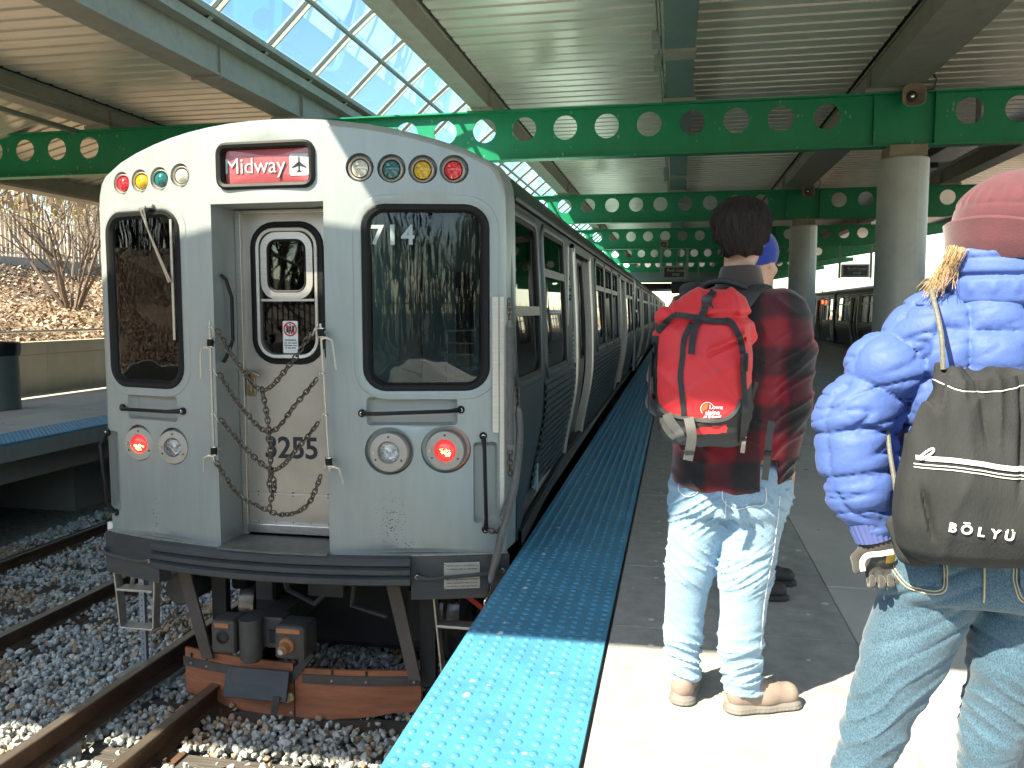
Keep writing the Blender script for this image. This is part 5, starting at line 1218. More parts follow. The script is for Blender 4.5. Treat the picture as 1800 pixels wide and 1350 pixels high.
def plaid():
    m = bpy.data.materials.new('plaid_wool'); m.use_nodes = True; MATS['plaid_wool'] = m; nt = m.node_tree; N = nt.nodes; L = nt.links; b = N['Principled BSDF']
    b.inputs['Roughness'].default_value = .95; b.inputs['Sheen Weight'].default_value = .3
    tc = N.new('ShaderNodeTexCoord'); nz = N.new('ShaderNodeTexNoise'); nz.inputs['Scale'].default_value = 9; L.new(tc.outputs['Object'], nz.inputs[0])
    ad = N.new('ShaderNodeVectorMath'); ad.operation = 'MULTIPLY_ADD'; ad.inputs[1].default_value = (.05, .05, .05); L.new(nz.outputs['Color'], ad.inputs[0]); L.new(tc.outputs['Object'], ad.inputs[2])
    sp_ = N.new('ShaderNodeSeparateXYZ'); L.new(ad.outputs[0], sp_.inputs[0])
    def band(sock, f, ph, lo=-.35, hi=.35):
        a = N.new('ShaderNodeMath'); a.operation = 'MULTIPLY_ADD'; a.inputs[1].default_value = f; a.inputs[2].default_value = ph; L.new(sock, a.inputs[0])
        s_ = N.new('ShaderNodeMath'); s_.operation = 'SINE'; L.new(a.outputs[0], s_.inputs[0]); r = N.new('ShaderNodeMapRange'); r.inputs[1].default_value = lo; r.inputs[2].default_value = hi; L.new(s_.outputs[0], r.inputs[0]); return r.outputs[0]
    bx = band(sp_.outputs['X'], 36, 1.4); bz = band(sp_.outputs['Z'], 33, .3)
    f = N.new('ShaderNodeMath'); f.operation = 'ADD'; L.new(bx, f.inputs[0]); L.new(bz, f.inputs[1])
    cr = N.new('ShaderNodeValToRGB'); e = cr.color_ramp.elements; e[0].position = 0; e[0].color = (.006, .006, .008, 1); e[1].position = 1; e[1].color = (.21, .006, .016, 1); m2 = cr.color_ramp.elements.new(.5); m2.color = (.06, .006, .012, 1)
    hf = N.new('ShaderNodeMath'); hf.operation = 'MULTIPLY'; hf.inputs[1].default_value = .5; L.new(f.outputs[0], hf.inputs[0]); L.new(hf.outputs[0], cr.inputs[0]); L.new(cr.outputs[0], b.inputs['Base Color'])
    n3 = N.new('ShaderNodeTexNoise'); n3.inputs['Scale'].default_value = 350; L.new(tc.outputs['Object'], n3.inputs[0]); bp = N.new('ShaderNodeBump'); bp.inputs['Strength'].default_value = .5; bp.inputs['Distance'].default_value = .002; L.new(n3.outputs[0], bp.inputs['Height']); L.new(bp.outputs[0], b.inputs['Normal'])
plaid()
# ---- shared anatomy
def head(v, c_, s=1., yaw=0.):
    x, y, z = c_; f = Vector((math.sin(yaw), math.cos(yaw), 0)); r = Vector((math.cos(yaw), -math.sin(yaw), 0))
    g = lambda a, b_, d: (x+(r.x*a+f.x*b_)*s, y+(r.y*a+f.y*b_)*s, z+d*s)
    v.ell(g(0, -.005, .03), (.077*s, .094*s, .085*s), .02); v.ell(g(0, .03, -.03), (.062*s, .068*s, .085*s), .03)
    v.ell(g(0, .055, -.085), (.036*s, .032*s, .026*s), .03); v.seg(g(0, .088, .01), g(0, .112, -.028), .009*s, .013*s, .012)
    for t in (-1, 1):
        v.ell(g(t*.033, .082, .012), (.017*s, .012*s, .011*s), .01); v.seg(g(t*.018, .093, .028), g(t*.05, .08, .028), .008*s, .007*s, .012)
        v.ell(g(t*.045, .062, -.03), (.024*s, .02*s, .022*s), .02); v.seg(g(t*.079, -.008, .018), g(t*.083, -.002, -.02), .013*s, .009*s, .006); v.seg(g(t*.088, -.016, .026), g(t*.086, -.014, -.008), .006*s, .005*s, .004)
    v.seg(g(-.022, .092, -.056), g(.022, .092, -.056), .0075*s, .0075*s, .008); v.seg(g(-.018, .09, -.068), g(.018, .09, -.068), .0075*s, .0075*s, .008)
def hand(v, w, down, side, palm, s=1., curl=.6, k=.006):
    """w wrist point, down = finger direction, side = towards the thumb, palm = palm normal"""
    w = Vector(w); d = Vector(down).normalized(); u = Vector(side).normalized(); p = Vector(palm).normalized()
    for i, t in enumerate((-.03, -.01, .01, .03)): v.seg(w+u*t*.7*s, w+d*.085*s+u*t*s, .016*s, .0125*s, .012)
    for i, (t, L) in enumerate(((.032, .072), (.011, .08), (-.011, .074), (-.031, .058))):
        a = w+d*.088*s+u*t*s; an = curl*.5; b = a
        for j, fr in enumerate((.45, .32, .23)):
            dr = (d*math.cos(an)+p*math.sin(an)); e = b+dr*L*fr*s; v.seg(b, e, (.0098-.001*j)*s, (.0092-.001*j)*s, k); b = e; an += curl
    a = w+d*.025*s+u*.03*s; b = a+(d*.6+u*.75+p*.25).normalized()*.042*s; e = b+(d*.95+u*.1+p*.5).normalized()*.032*s
    v.seg(a, b, .014*s, .011*s, .01); v.seg(b, e, .011*s, .009*s, .006)
def person_body(label, hc, hs, yaw, neck, sh, arms, torso, legs, feet, h=.0085, group=None, hands=()):
    lo = np.array([min(p[0] for p in sum([a[0] for a in arms+legs], [])+[hc])-.16, min(p[1] for p in sum([a[0] for a in arms+legs], [])+[hc])-.17, -.0])
    hi = np.array([max(p[0] for p in sum([a[0] for a in arms+legs], [])+[hc])+.16, max(p[1] for p in sum([a[0] for a in arms+legs], [])+[hc])+.22, hc[2]+.15])
    v = Vox(lo, hi, h); head(v, hc, hs, yaw); v.seg(neck[0], neck[1], .05, .056, .02); v.col(torso, .03)
    for pts, rad in arms: v.path(pts, rad, .02)
    for pts, rad in legs: v.path(pts, rad, .025)
    for a, b in feet: v.seg(a, b, .036, .030, .02)
    for hd in hands: hand(v, *hd)
    V, F = v.mesh(); o = mesh('person', V, F, 'skin', None, smooth=True); tag(o, label, 'person', group); return o
def shoe(name, heel, toe, parent, mat='shoe_tan', w=.046, hgt=.085, solem='shoe_sole', h=.005):
    a = Vector(heel); b = Vector(toe); d = (b-a); L = d.length; d.normalize(); n = Vector((-d.y, d.x, 0))
    lo = np.minimum(a, b)-np.array([.08, .08, .0]); hi = np.maximum(a, b)+np.array([.08, .08, hgt+.06]); lo[2] = -.0; hi[2] = hgt+.06
    v = Vox(lo, hi, h); g = lambda t, s_, z: tuple(a+d*t*L+n*s_+Vector((0, 0, z)))
    v.seg(g(.14, 0, .052), g(.5, 0, .05), .040, .042, .02); v.seg(g(.5, 0, .05), g(.84, 0, .046), .044, .042, .03); v.seg(g(.12, 0, .075), g(.34, 0, .085), .036, .036, .02); v.seg(g(.3, 0, .085), g(.62, 0, .066), .034, .03, .025)
    v.cut(lambda X, Y, Z: .028-Z)
    o, bv = vobj(name, v, mat, parent)
    v = Vox(lo, hi, h); v.seg(g(.13, 0, .0), g(.5, 0, .0), .050, .046, .02); v.seg(g(.5, 0, 0), g(.86, 0, 0), .050, .050, .02)
    v.cut(lambda X, Y, Z: np.maximum(Z-.033-.012*np.clip(((X-a.x)*d.x+(Y-a.y)*d.y)/L*-1+.3, 0, 1), .001-Z)); v.disp(lambda X, Y, Z: .0016*np.sin(Z*520)*np.ones_like(X))
    vobj('sole', v, solem, o)
    b2 = MB()
    for t in (.42, .5, .58): b2.tube([g(t, -.024, .098-.03*t), g(t+.01, 0, .118-.05*t), g(t, .024, .098-.03*t)], .0035, 5)
    b2.build('laces', 'pack_black', o, smooth=True)
    return o

# ================================================================== the man in the plaid jacket
mx, my = .205, 3.0
mlegs = [([(.09, 3.01, .86), (.055, 3.02, .47), (.045, 3.03, .09)], [.075, .045, .038]), ([(.30, 3.0, .86), (.25, 2.98, .47), (.25, 2.985, .08)], [.078, .045, .038])]
marms = [([(.385, 3.0, 1.40), (.405, 2.98, 1.13), (.375, 3.0, .945)], [.05, .042, .03]), ([(.03, 3.02, 1.40), (-.0, 3.04, 1.13), (.06, 3.17, 1.0)], [.05, .042, .03])]
man = person_body('dark haired man seen from behind in a red and black plaid jacket and pale jeans', (.216, 3.02, 1.69), 1.06, .25, [(.213, 3.0, 1.64), (.21, 3.0, 1.48)], None, marms,
    [(.80, .2, 3.0, .15, .11), (.95, .2, 3.0, .155, .11), (1.1, .2, 3.0, .15, .11), (1.3, .205, 3.0, .19, .11), (1.42, .205, 3.0, .19, .10), (1.47, .205, 3.0, .11, .08)], mlegs, [((.045, 3.0, .045), (.06, 3.2, .04)), ((.225, 2.98, .045), (.40, 3.05, .04))],
    hands=[((.372, 3.0, .94), (.05, .08, -1), (-1, .1, 0), (-.2, -1, 0), .98, .5)])
# jeans
v = Vox((-.09, 2.82, .05), (.46, 3.2, .90), .0055)
v.col([(.72, .195, 3.0, .19, .135), (.80, .198, 3.0, .198, .14), (.90, .2, 3.0, .185, .13)], .03)
v.path([(.10, 3.0, .80), (.062, 3.01, .50), (.042, 3.03, .25), (.046, 3.03, .10)], [.108, .080, .068, .066], .03); v.path([(.295, 3.0, .80), (.258, 2.985, .50), (.245, 2.98, .25), (.254, 2.985, .085)], [.110, .084, .072, .070], .03)
jn1 = wava(201, (11, 11, 62)); jn2 = wava(202, (24, 20, 120)); jn3 = wava(203, (10, 9, 52)); jn4 = wava(204, (9, 8, 44)); n1 = wav(3, 8, 9); n2 = wav(5, 8, 28); n3 = wav(8, 6, 5)
def jf(X, Y, Z):
    q = n1(X, Y, Z)*1.0; low = 1-ss(.16, .40, Z); mid = ss(.38, .5, Z)*(1-ss(.55, .68, Z)); up_ = ss(.6, .7, Z)
    sgn = np.where(X < .16, 1., -1.)
    U = Z+X*.35*sgn+Y*.2; W_ = X-Z*.35*sgn
    stack = ridge(jn1(W_, Y, U), 2)*.013+ridge(jn2(W_, Y, U), 3)*.005-.007
    U2 = Z+X*.8*sgn; r1 = ridge(jn3(X-Z*.6*sgn, Y, U2), 3)*.009
    U3 = Z-X*.9*sgn; r2 = ridge(jn4(X+Z*.7*sgn, Y, U3), 3)*.010
    return -low*stack-mid*r1-up_*r2*(Z < .82)-.0012*n2(X, Y, Z)-.003*n1(X, Y, Z)
v.disp(jf); v.cut(lambda X, Y, Z: np.where(X < .15, .082+.0*Z, .068+0*Z)-Z-.0*X); 
jeans, jbv = vobj('jeans', v, 'denim_light', man)
for nm, pts in (('pocket_stitching', [(.165, .83), (.167, .785), (.205, .755), (.26, .768), (.304, .775), (.306, .83)]), ('pocket_stitching', [(-.0+.02, .83), (.02, .80), (.045, .785), (.08, .80), (.083, .83)]), ('inseam', [(.178, .83), (.175, .72)]), ('side_seam', [(.355, .80), (.345, .62), (.32, .45), (.31, .25)])):
    stitch(nm, jbv, pts, .0016, 'stitch_pale', jeans)
patch('back_pocket', jbv, [(.172, .83), (.172, .787), (.207, .762), (.298, .78), (.300, .83)], 'denim_light', jeans, .004)
# shirt jacket
v = Vox((-.14, 2.80, .78), (.50, 3.24, 1.58), .006)
v.col([(.80, .193, 3.0, .205, .155), (.87, .193, 3.0, .205, .15), (1.0, .195, 3.0, .19, .145), (1.15, .2, 3.0, .185, .14), (1.3, .205, 3.0, .20, .14), (1.40, .205, 3.0, .195, .12), (1.47, .208, 3.0, .13, .095), (1.51, .212, 3.0, .075, .075)], .03, rnd=.03)
v.seg((.205-.15, 3.0, 1.42), (.205+.15, 3.0, 1.42), .075, .075, .03)
v.path([(.375, 3.0, 1.385), (.395, 2.975, 1.27), (.392, 2.965, 1.12), (.372, 2.985, .935)], [.078, .072, .066, .058], .025)
v.path([(.03, 3.0, 1.385), (-.025, 3.0, 1.2), (-.03, 3.03, 1.10), (.03, 3.16, 1.0)], [.075, .066, .062, .055], .025)
ak1 = wava(211, (9, 9, 38)); ak2 = wava(212, (9, 8, 32)); a1 = wav(21, 8, 10); a2 = wav(22, 8, 26)
def jk(X, Y, Z):
    q = a1(X, Y, Z); arm = ss(.30, .36, X)*(1-ss(1.3, 1.4, Z)); low = 1-ss(.86, 1.0, Z)
    return -arm*(ridge(ak1(X+Z*.5, Y, Z-X*.6), 2)*.009-.003)-(1-arm)*(ridge(ak2(X-Z*.6, Y, Z+X*.7), 2)*.008-.002)-.001*a2(X, Y, Z)-low*.006*np.sin(X*40+q*2)
v.disp(jk); v.cut(lambda X, Y, Z: (.815-.03*np.sin((X-.05)*9)-.02*np.clip((X-.33)*10, 0, 1))-Z)
v.cut(lambda X, Y, Z: np.where((X > .29) & (X < .345) & (Y < 2.97), .92-Z, -1.))
jacket, jkbv = vobj('plaid_jacket', v, 'plaid_wool', man)
v = Vox((.09, 2.86, 1.44), (.34, 3.12, 1.60), .004); v.col([(1.485, .212, 2.99, .092, .088), (1.52, .213, 2.99, .078, .078), (1.575, .215, 3.0, .066, .066)], .0, rnd=.006)
v.disp(lambda X, Y, Z: .002*a2(X, Y, Z)); v.cut(lambda X, Y, Z: .062-np.sqrt((X-.214)**2+(Y-3.005)**2)-.0*Z-(Z < 1.55)*.1); vobj('collar', v, 'collar_brown', man)
# hair
v = Vox((.08, 2.86, 1.55), (.36, 3.18, 1.84), .004)
v.ell((.214, 2.995, 1.725), (.100, .112, .083), .02); v.ell((.213, 2.965, 1.675), (.090, .080, .088), .02); v.ell((.214, 2.955, 1.63), (.066, .058, .05), .02)
h1 = wav(31, 10, 60); h2 = wav(33, 8, 25)
v.disp(lambda X, Y, Z: -.0016*np.sin(np.arctan2(Y-3.0, X-.214)*30+h2(X, Y, Z)*2.4+Z*40)-.001*h1(X, Y, Z*.5))
v.cut(lambda X, Y, Z: -(np.sqrt(((X-.216)/.09)**2+((Y-3.07)/.09)**2+((Z-1.66)/.11)**2)-1)*.08)
v.cut(lambda X, Y, Z: (1.598+.012*np.abs(np.sin(X*55))-.0*Y)-Z); v.cut(lambda X, Y, Z: np.where(np.abs(X-.216) > .066, 1.66+.2*(Y-3.0)-Z, -1.))
hair_o, hbv = vobj('hair', v, 'hair_brown', man)
# combed strands laid over the hair: real thin locks
def locks(bv, cen, n, L0, mat, parent, r=.0009, seed=5, zmin=1.6, out=.003):
    rg = np.random.default_rng(seed); b = MB(); cv = Vector(cen)
    for i in range(n):
        th = rg.uniform(0, 6.28); ph = rg.uniform(.05, 1.9); pts = []
        tw = rg.normal(0, .12)
        for j in range(6):
            p = ph+L0*j/5*rg.uniform(.9, 1.1); a = th+tw*j/3; d = Vector((math.sin(p)*math.cos(a), math.sin(p)*math.sin(a), math.cos(p)))
            h_ = bv.ray_cast(cv+d*.4, -d)
            if h_[0] is None or h_[0].z < zmin: break
            pts.append(h_[0]+d*(out if j else .0))
        if len(pts) > 2: b.tube(pts, [r]*(len(pts)-1)+[r*.25], 4)
    return b.build('hair_locks', mat, parent, smooth=True)
tag(locks(hbv, (.214, 2.99, 1.69), 2200, .55, 'hair_brown', hair_o), kind='stuff')
shoe('shoe', (.043, 2.965, 0), (.075, 3.235, 0), man); shoe('shoe', (.205, 2.955, 0), (.455, 3.055, 0), man)
# watch band on the wrist
MB().lathe([(.032, -.012), (.034, 0), (.032, .012)], (.366, 2.993, .955), (.05, .02, -1), 16).build('bracelet', 'brass', man, smooth=True)
# ---- red backpack (held by the man: a thing of its own)
bpk = thing('backpack', (.09, 2.74, 1.0), 'large red backpack with black straps and grey base, worn by the man in plaid', 'backpack')
v = Vox((-.12, 2.56, .95), (.30, 2.94, 1.53), .0045)
v.col([(.985, .10, 2.79, .115, .085), (1.03, .092, 2.765, .142, .105), (1.10, .088, 2.755, .152, .115), (1.2, .085, 2.755, .153, .115), (1.30, .088, 2.76, .148, .11), (1.36, .09, 2.775, .146, .10), (1.41, .10, 2.785, .138, .09), (1.45, .115, 2.80, .11, .078), (1.487, .118, 2.81, .088, .06)], .02, p=2.8, rnd=.03)
v.seg((.215, 2.78, 1.39), (.238, 2.80, 1.34), .03, .02, .02); v.seg((-.035, 2.76, 1.40), (-.05, 2.77, 1.33), .03, .02, .02)
b1 = wav(41, 8, 9); b2_ = wav(42, 8, 24)
def pk(X, Y, Z):
    q = b1(X, Y, Z); f = np.clip(np.sin((X*.8+Z*.6)*60+q*2), 0, 1)**3*.006; g_ = np.clip(np.sin((Z*.9-X*.45)*42+q*2.2), 0, 1)**3*.009
    waist = np.exp(-((Z-1.383-.02*np.sin(X*9))/.012)**2)*.016
    diag = np.exp(-((Z-1.31-(X-.16)*.45)/.007)**2)*.010*(X > .1)*(X < .215)-np.exp(-((Z-1.322-(X-.16)*.45)/.010)**2)*.008*(X > .1)*(X < .215)
    top = ss(1.39, 1.42, Z); tf = top*np.clip(np.sin(X*70+Z*22+q*1.5), 0, 1)**3*.010
    base = (1-ss(1.07, 1.10, Z+.0*X))*-.004
    return waist+diag-f*.6-g_*(1-top)*.5-tf+.0-.002*b2_(X, Y, Z)
v.disp(pk)
def zred(x): return np.interp(x, [-.07, -.05, -.023, .035, .096, .152, .182, .205, .24], [1.16, 1.12, 1.10, 1.09, 1.083, 1.088, 1.11, 1.15, 1.2])
def pmi(C_):
    x, y, z = C_.T; dark = (z < zred(x)) | (y > 2.80) | ((x < -.055) & (z < 1.34))
    red2 = (z > 1.037+.1*(x-.11)) & (z < 1.062+.14*(x-.11)) & (x > .062) & (x < .162) & (y < 2.75); red3 = (x > -.045) & (x < -.02) & (np.abs(z-1.062+.5*(x+.03)) < .009)
    return np.where(dark & ~red2 & ~red3, 1, 0)
pb, pbv = vobj('pack_body', v, ['pack_red', 'pack_black'], bpk, pmi)
lp_ = [(x, zred(x)-.002) for x in (-.055, -.023, .035, .096, .152, .182, .205)]
ribbon('hem_binding', pbv, lp_, .012, 'webbing_grey', bpk, .003)
rb = lambda nm, pts, w, mat='webbing', off=.004, **k: ribbon(nm, pbv, pts, w, mat, bpk, off, **k)
rb('strap', [(.119, 1.484), (.094, 1.453), (.085, 1.417), (.06, 1.37), (.052, 1.33), (.049, 1.287)], .021, off=.012)
rb('strap', [(.050, 1.385), (.027, 1.334), (.022, 1.272), (.017, 1.219), (.023, 1.165), (.030, 1.095)], .017)
rb('strap', [(-.005, 1.408), (.047, 1.402), (.099, 1.391), (.155, 1.388)], .019, off=.008)
rb('strap', [(.150, 1.392), (.170, 1.384), (.188, 1.353), (.199, 1.327), (.205, 1.29)], .019, off=.010)
rb('strap', [(.207, 1.25), (.209, 1.20), (.214, 1.151), (.213, 1.07), (.212, 1.0)], .018, off=.012)
rb('strap', [(-.005, 1.408), (-.034, 1.38), (-.058, 1.352)], .018, off=.008)
rb('strap', [(-.060, 1.34), (-.066, 1.25), (-.062, 1.15), (-.045, 1.09)], .016, off=.004)
b = MB().obox(face_matrix((.094, proj(pbv, .094, 1.45)-.02, 1.452), (0, -1, .1)), .032, .030, .012, b=.004); b.build('buckle', 'black_plastic', bpk, smooth=True)
MB().tube([(.078, 2.655, 1.436), (.11, 2.652, 1.436), (.112, 2.66, 1.43)], .003, 6).build('buckle_bar', 'black_plastic', bpk)
MB().obox(face_matrix((.206, proj(pbv, .203, 1.265, 0, 0) or 2.66, 1.262), (.2, -1, 0)) @ Matrix.Translation((0, 0, .016)), .024, .058, .012, b=.004).build('buckle', 'black_plastic', bpk, smooth=True)
rb('waist_strap', [(-.022, 1.10), (-.01, 1.075), (.012, 1.045), (.028, 1.012)], .030, 'webbing_grey', .02)
rb('waist_strap', [(-.035, 1.085), (-.028, 1.06), (-.012, 1.035), (.005, 1.02)], .022, 'webbing_grey', .010)
def free_strap(pts, w, mat, nm='waist_strap', par=bpk):
    P = catpts(pts, 6); L = []
    for i, p in enumerate(P):
        t = (P[min(i+1, len(P)-1)]-P[max(0, i-1)]).normalized(); s_ = Vector((t.z, 0, -t.x)).normalized()*w/2; L.append([p-s_, p+s_, p+s_+Vector((0, .002, 0)), p-s_+Vector((0, .002, 0))])
    return MB().loft(L, True, (True, True)).build(nm, mat, par)
free_strap([(.044, 2.632, 1.09), (.052, 2.618, 1.055), (.054, 2.62, 1.02), (.044, 2.635, .955)], .030, 'webbing_grey')
MB().box(.028, .062, 2.621, 2.628, .985, .988).build('strap_fold', 'webbing', bpk)
free_strap([(.262, 2.80, 1.19), (.232, 2.74, 1.1), (.215, 2.68, 1.0)], .012, 'webbing_grey', 'side_strap')
free_strap([(.315, 2.83, 1.06), (.306, 2.82, 1.0), (.303, 2.818, .94), (.296, 2.82, .865)], .022, 'webbing_grey', 'hip_strap')
MB().obox(Matrix.Translation((.304, 2.812, .955)), .026, .008, .014, b=.003).build('buckle', 'black_plastic', bpk)
MB().obox(Matrix.Translation((.212, 2.655, .995)) @ Matrix.Rotation(.1, 4, 'Y'), .014, .006, .03, b=.002).build('strap_tab', 'webbing_grey', bpk)
free_strap([(-.078, 2.80, 1.27), (-.084, 2.79, 1.16), (-.082, 2.78, 1.06)], .006, 'webbing', 'loose_end')
def shoulder_strap(pts, w):
    b = MB(); P = catpts(pts, 8); L = []
    for i, p in enumerate(P):
        t = (P[min(i+1, len(P)-1)]-P[max(0, i-1)]).normalized(); s_ = Vector((1, .1, 0)); s_ = (s_-t*s_.dot(t)).normalized(); n = t.cross(s_)
        L.append([p+s_*(w/2*math.cos(a))+n*(.011*math.sin(a)) for a in [2*math.pi*k/12 for k in range(12)]])
    return b.loft(L, True, (True, True)).build('shoulder_strap', 'pack_black', bpk, smooth=True)
shoulder_strap([(.19, 2.83, 1.42), (.235, 2.86, 1.475), (.275, 2.94, 1.50), (.30, 3.04, 1.49), (.31, 3.12, 1.42), (.30, 3.15, 1.25)], .062)
shoulder_strap([(.05, 2.83, 1.44), (.04, 2.87, 1.49), (.06, 2.94, 1.508), (.075, 3.04, 1.50), (.08, 3.12, 1.42), (.08, 3.15, 1.25)], .062)
shoulder_strap([(.06, 2.865, 1.475), (.10, 2.875, 1.512), (.16, 2.875, 1.518), (.23, 2.87, 1.495)], .02)
lg = patch('logo_arc', pbv, [(.1005+.021*math.cos(a), 1.118+.021*math.sin(a)) for a in np.linspace(.3, 3.9, 16)]+[(.1005+.019*math.cos(a), 1.118+.019*math.sin(a)) for a in np.linspace(3.9, .3, 16)], 'logo_white', bpk, .002, .001, .02)
patch('logo_disc', pbv, [(.1, 1.1185)]+[(.1+.0165*math.cos(a), 1.118+.0165*math.sin(a)) for a in np.linspace(1.3, 3.7, 12)], 'logo_orange', bpk, .002, .001, .02)
wraptext('logo_lettering', 'Lowe', .0185, 'logo_white', bpk, pbv, .1270, 1.1235, .008, -.02, spacing=1.0); wraptext('logo_lettering', 'alpine', .0185, 'logo_white', bpk, pbv, .1165, 1.1065, .008, .03, spacing=1.0); wraptext('logo_lettering', 'All Ty Summit', .0105, 'logo_white', bpk, pbv, .115, 1.094, .012, .07, .35, spacing=.9)

# ================================================================== the woman in the blue jacket
wlegs = [([(.575, 1.95, .86), (.455, 1.93, .50), (.36, 1.92, .09)], [.075, .042, .032]), ([(.75, 1.95, .86), (.70, 1.95, .50), (.685, 1.97, .09)], [.075, .040, .032])]
warms = [([(.535, 1.95, 1.40), (.385, 1.94, 1.18), (.435, 1.90, .94)], [.05, .042, .028]), ([(.845, 1.95, 1.40), (.99, 1.96, 1.18), (.93, 2.02, .95)], [.05, .042, .028])]
wom = person_body('blond woman seen from behind in a quilted blue down jacket, maroon hat and dark jeans', (.685, 1.96, 1.60), .97, .1, [(.683, 1.95, 1.55), (.685, 1.95, 1.42)], None, warms,
    [(.84, .66, 1.95, .17, .12), (.95, .665, 1.95, .15, .11), (1.1, .68, 1.95, .13, .10), (1.3, .69, 1.95, .16, .10), (1.40, .69, 1.95, .15, .09), (1.44, .69, 1.95, .09, .07)], wlegs, [((.35, 1.90, .045), (.30, 2.11, .04)), ((.69, 1.95, .045), (.74, 2.17, .04))],
    hands=[((.925, 2.03, .94), (0, .2, -1), (-.5, 1, 0), (-1, 0, 0), .9, .4)])
# jeans
v = Vox((.22, 1.78, .05), (.90, 2.14, 1.0), .0055)
v.col([(.80, .662, 1.95, .200, .135), (.84, .662, 1.95, .210, .148), (.92, .665, 1.95, .20, .14), (1.0, .67, 1.95, .185, .13)], .03)
v.path([(.565, 1.95, .82), (.515, 1.945, .66), (.452, 1.93, .48), (.40, 1.925, .28), (.362, 1.92, .07)], [.102, .084, .062, .052, .058], .018); v.path([(.757, 1.95, .82), (.735, 1.95, .66), (.70, 1.955, .48), (.692, 1.96, .28), (.688, 1.97, .07)], [.102, .082, .058, .050, .056], .018)
wk1 = wava(221, (16, 16, 110)); wk2 = wava(222, (11, 10, 52)); wk3 = wava(223, (9, 8, 56)); c1 = wav(51, 8, 10); c2 = wav(52, 8, 30); c3 = wav(54, 6, 5)
def wj(X, Y, Z):
    q = c1(X, Y, Z); s_ = np.where(X < .62, 1., -1.); low = 1-ss(.34, .52, Z); up_ = ss(.60, .72, Z)*(1-ss(.86, .95, Z)); mid = (1-low)*(1-up_)
    U = Z+X*.3*s_; V_ = X-Z*.3*s_; U2 = Z-X*.75*s_; return -low*(ridge(wk1(V_, Y, U), 1.6)*.007-.003)-mid*(ridge(wk2(X+Z*.7*s_, Y, U2), 2)*.008-.003)+up_*(ridge(wk3(X-.62, Y, Z+np.abs(X-.62)*.6), 3)*.007-.003)-.0008*c2(X, Y, Z)-.002*c3(X, Y, Z)
v.disp(wj)
wjeans, wjbv = vobj('jeans', v, 'denim_dark', wom)
for o_ in (0, .006):
    stitch('pocket_stitching', wjbv, [(.466-o_, .905), (.470-o_, .872-o_*.3), (.497-o_*.5, .842-o_), (.548+o_*.6, .849-o_), (.550+o_, .905)], .0014, 'stitch_gold', wjeans)
    stitch('pocket_stitching', wjbv, [(.682-o_, .905), (.684-o_, .868), (.70-o_*.5, .842-o_), (.755+o_*.6, .846-o_), (.76+o_, .905)], .0014, 'stitch_gold', wjeans)
stitch('seat_seam', wjbv, [(.621, .94), (.624, .83)], .0022, 'stitch_gold', wjeans); stitch('seat_seam', wjbv, [(.618, .94), (.621, .83)], .001, 'denim_dark', wjeans)
stitch('yoke_seam', wjbv, [(.47, .935), (.55, .915), (.62, .905), (.70, .912), (.80, .94)], .0016, 'stitch_gold', wjeans)
patch('back_pocket', wjbv, [(.47, .905), (.473, .872), (.499, .845), (.546, .852), (.548, .905)], 'denim_dark', wjeans, .004)
patch('back_pocket', wjbv, [(.686, .905), (.688, .868), (.703, .845), (.753, .849), (.757, .905)], 'denim_dark', wjeans, .004)
# quilted jacket
def seglen(X, Y, Z, pts):
    best = None; acc = 0
    for a, b in zip(pts, pts[1:]):
        a = np.array(a); b = np.array(b); d = b-a; L = np.linalg.norm(d); t = np.clip(((X-a[0])*d[0]+(Y-a[1])*d[1]+(Z-a[2])*d[2])/L**2, 0, 1)
        ds = np.sqrt((X-a[0]-t*d[0])**2+(Y-a[1]-t*d[1])**2+(Z-a[2]-t*d[2])**2); s_ = acc+t*L
        if best is None: best, S_ = ds, s_
        else: m = ds < best; best = np.where(m, ds, best); S_ = np.where(m, s_, S_)
        acc += L
    return best, S_
AL = [(.545, 1.95, 1.375), (.455, 1.94, 1.29), (.385, 1.93, 1.175), (.395, 1.91, 1.06), (.428, 1.905, .965)]; AR = [(.825, 1.95, 1.375), (.92, 1.95, 1.28), (.985, 1.96, 1.175), (.965, 1.98, 1.06), (.94, 2.0, .965)]
v = Vox((.26, 1.72, .88), (1.1, 2.2, 1.50), .005)
v.col([(.93, .675, 1.95, .20, .15), (1.0, .677, 1.95, .205, .155), (1.1, .68, 1.95, .20, .15), (1.25, .683, 1.95, .20, .15), (1.36, .685, 1.95, .195, .135), (1.43, .685, 1.95, .15, .11), (1.47, .685, 1.95, .115, .10)], .03, rnd=.035)
v.seg((.56, 1.95, 1.385), (.81, 1.95, 1.385), .078, .078, .03)
T0 = v.D.copy(); v.path(AL, [.084, .082, .080, .074, .060], .03); v.path(AR, [.084, .082, .080, .074, .060], .03)
qx = wava(231, (115, 80, 24)); qz = wava(232, (24, 80, 115)); qc = wava(233, (20, 18, 52)); qd = wava(234, (30, 30, 40)); d1 = wav(61, 9, 14); d2 = wav(62, 9, 40)
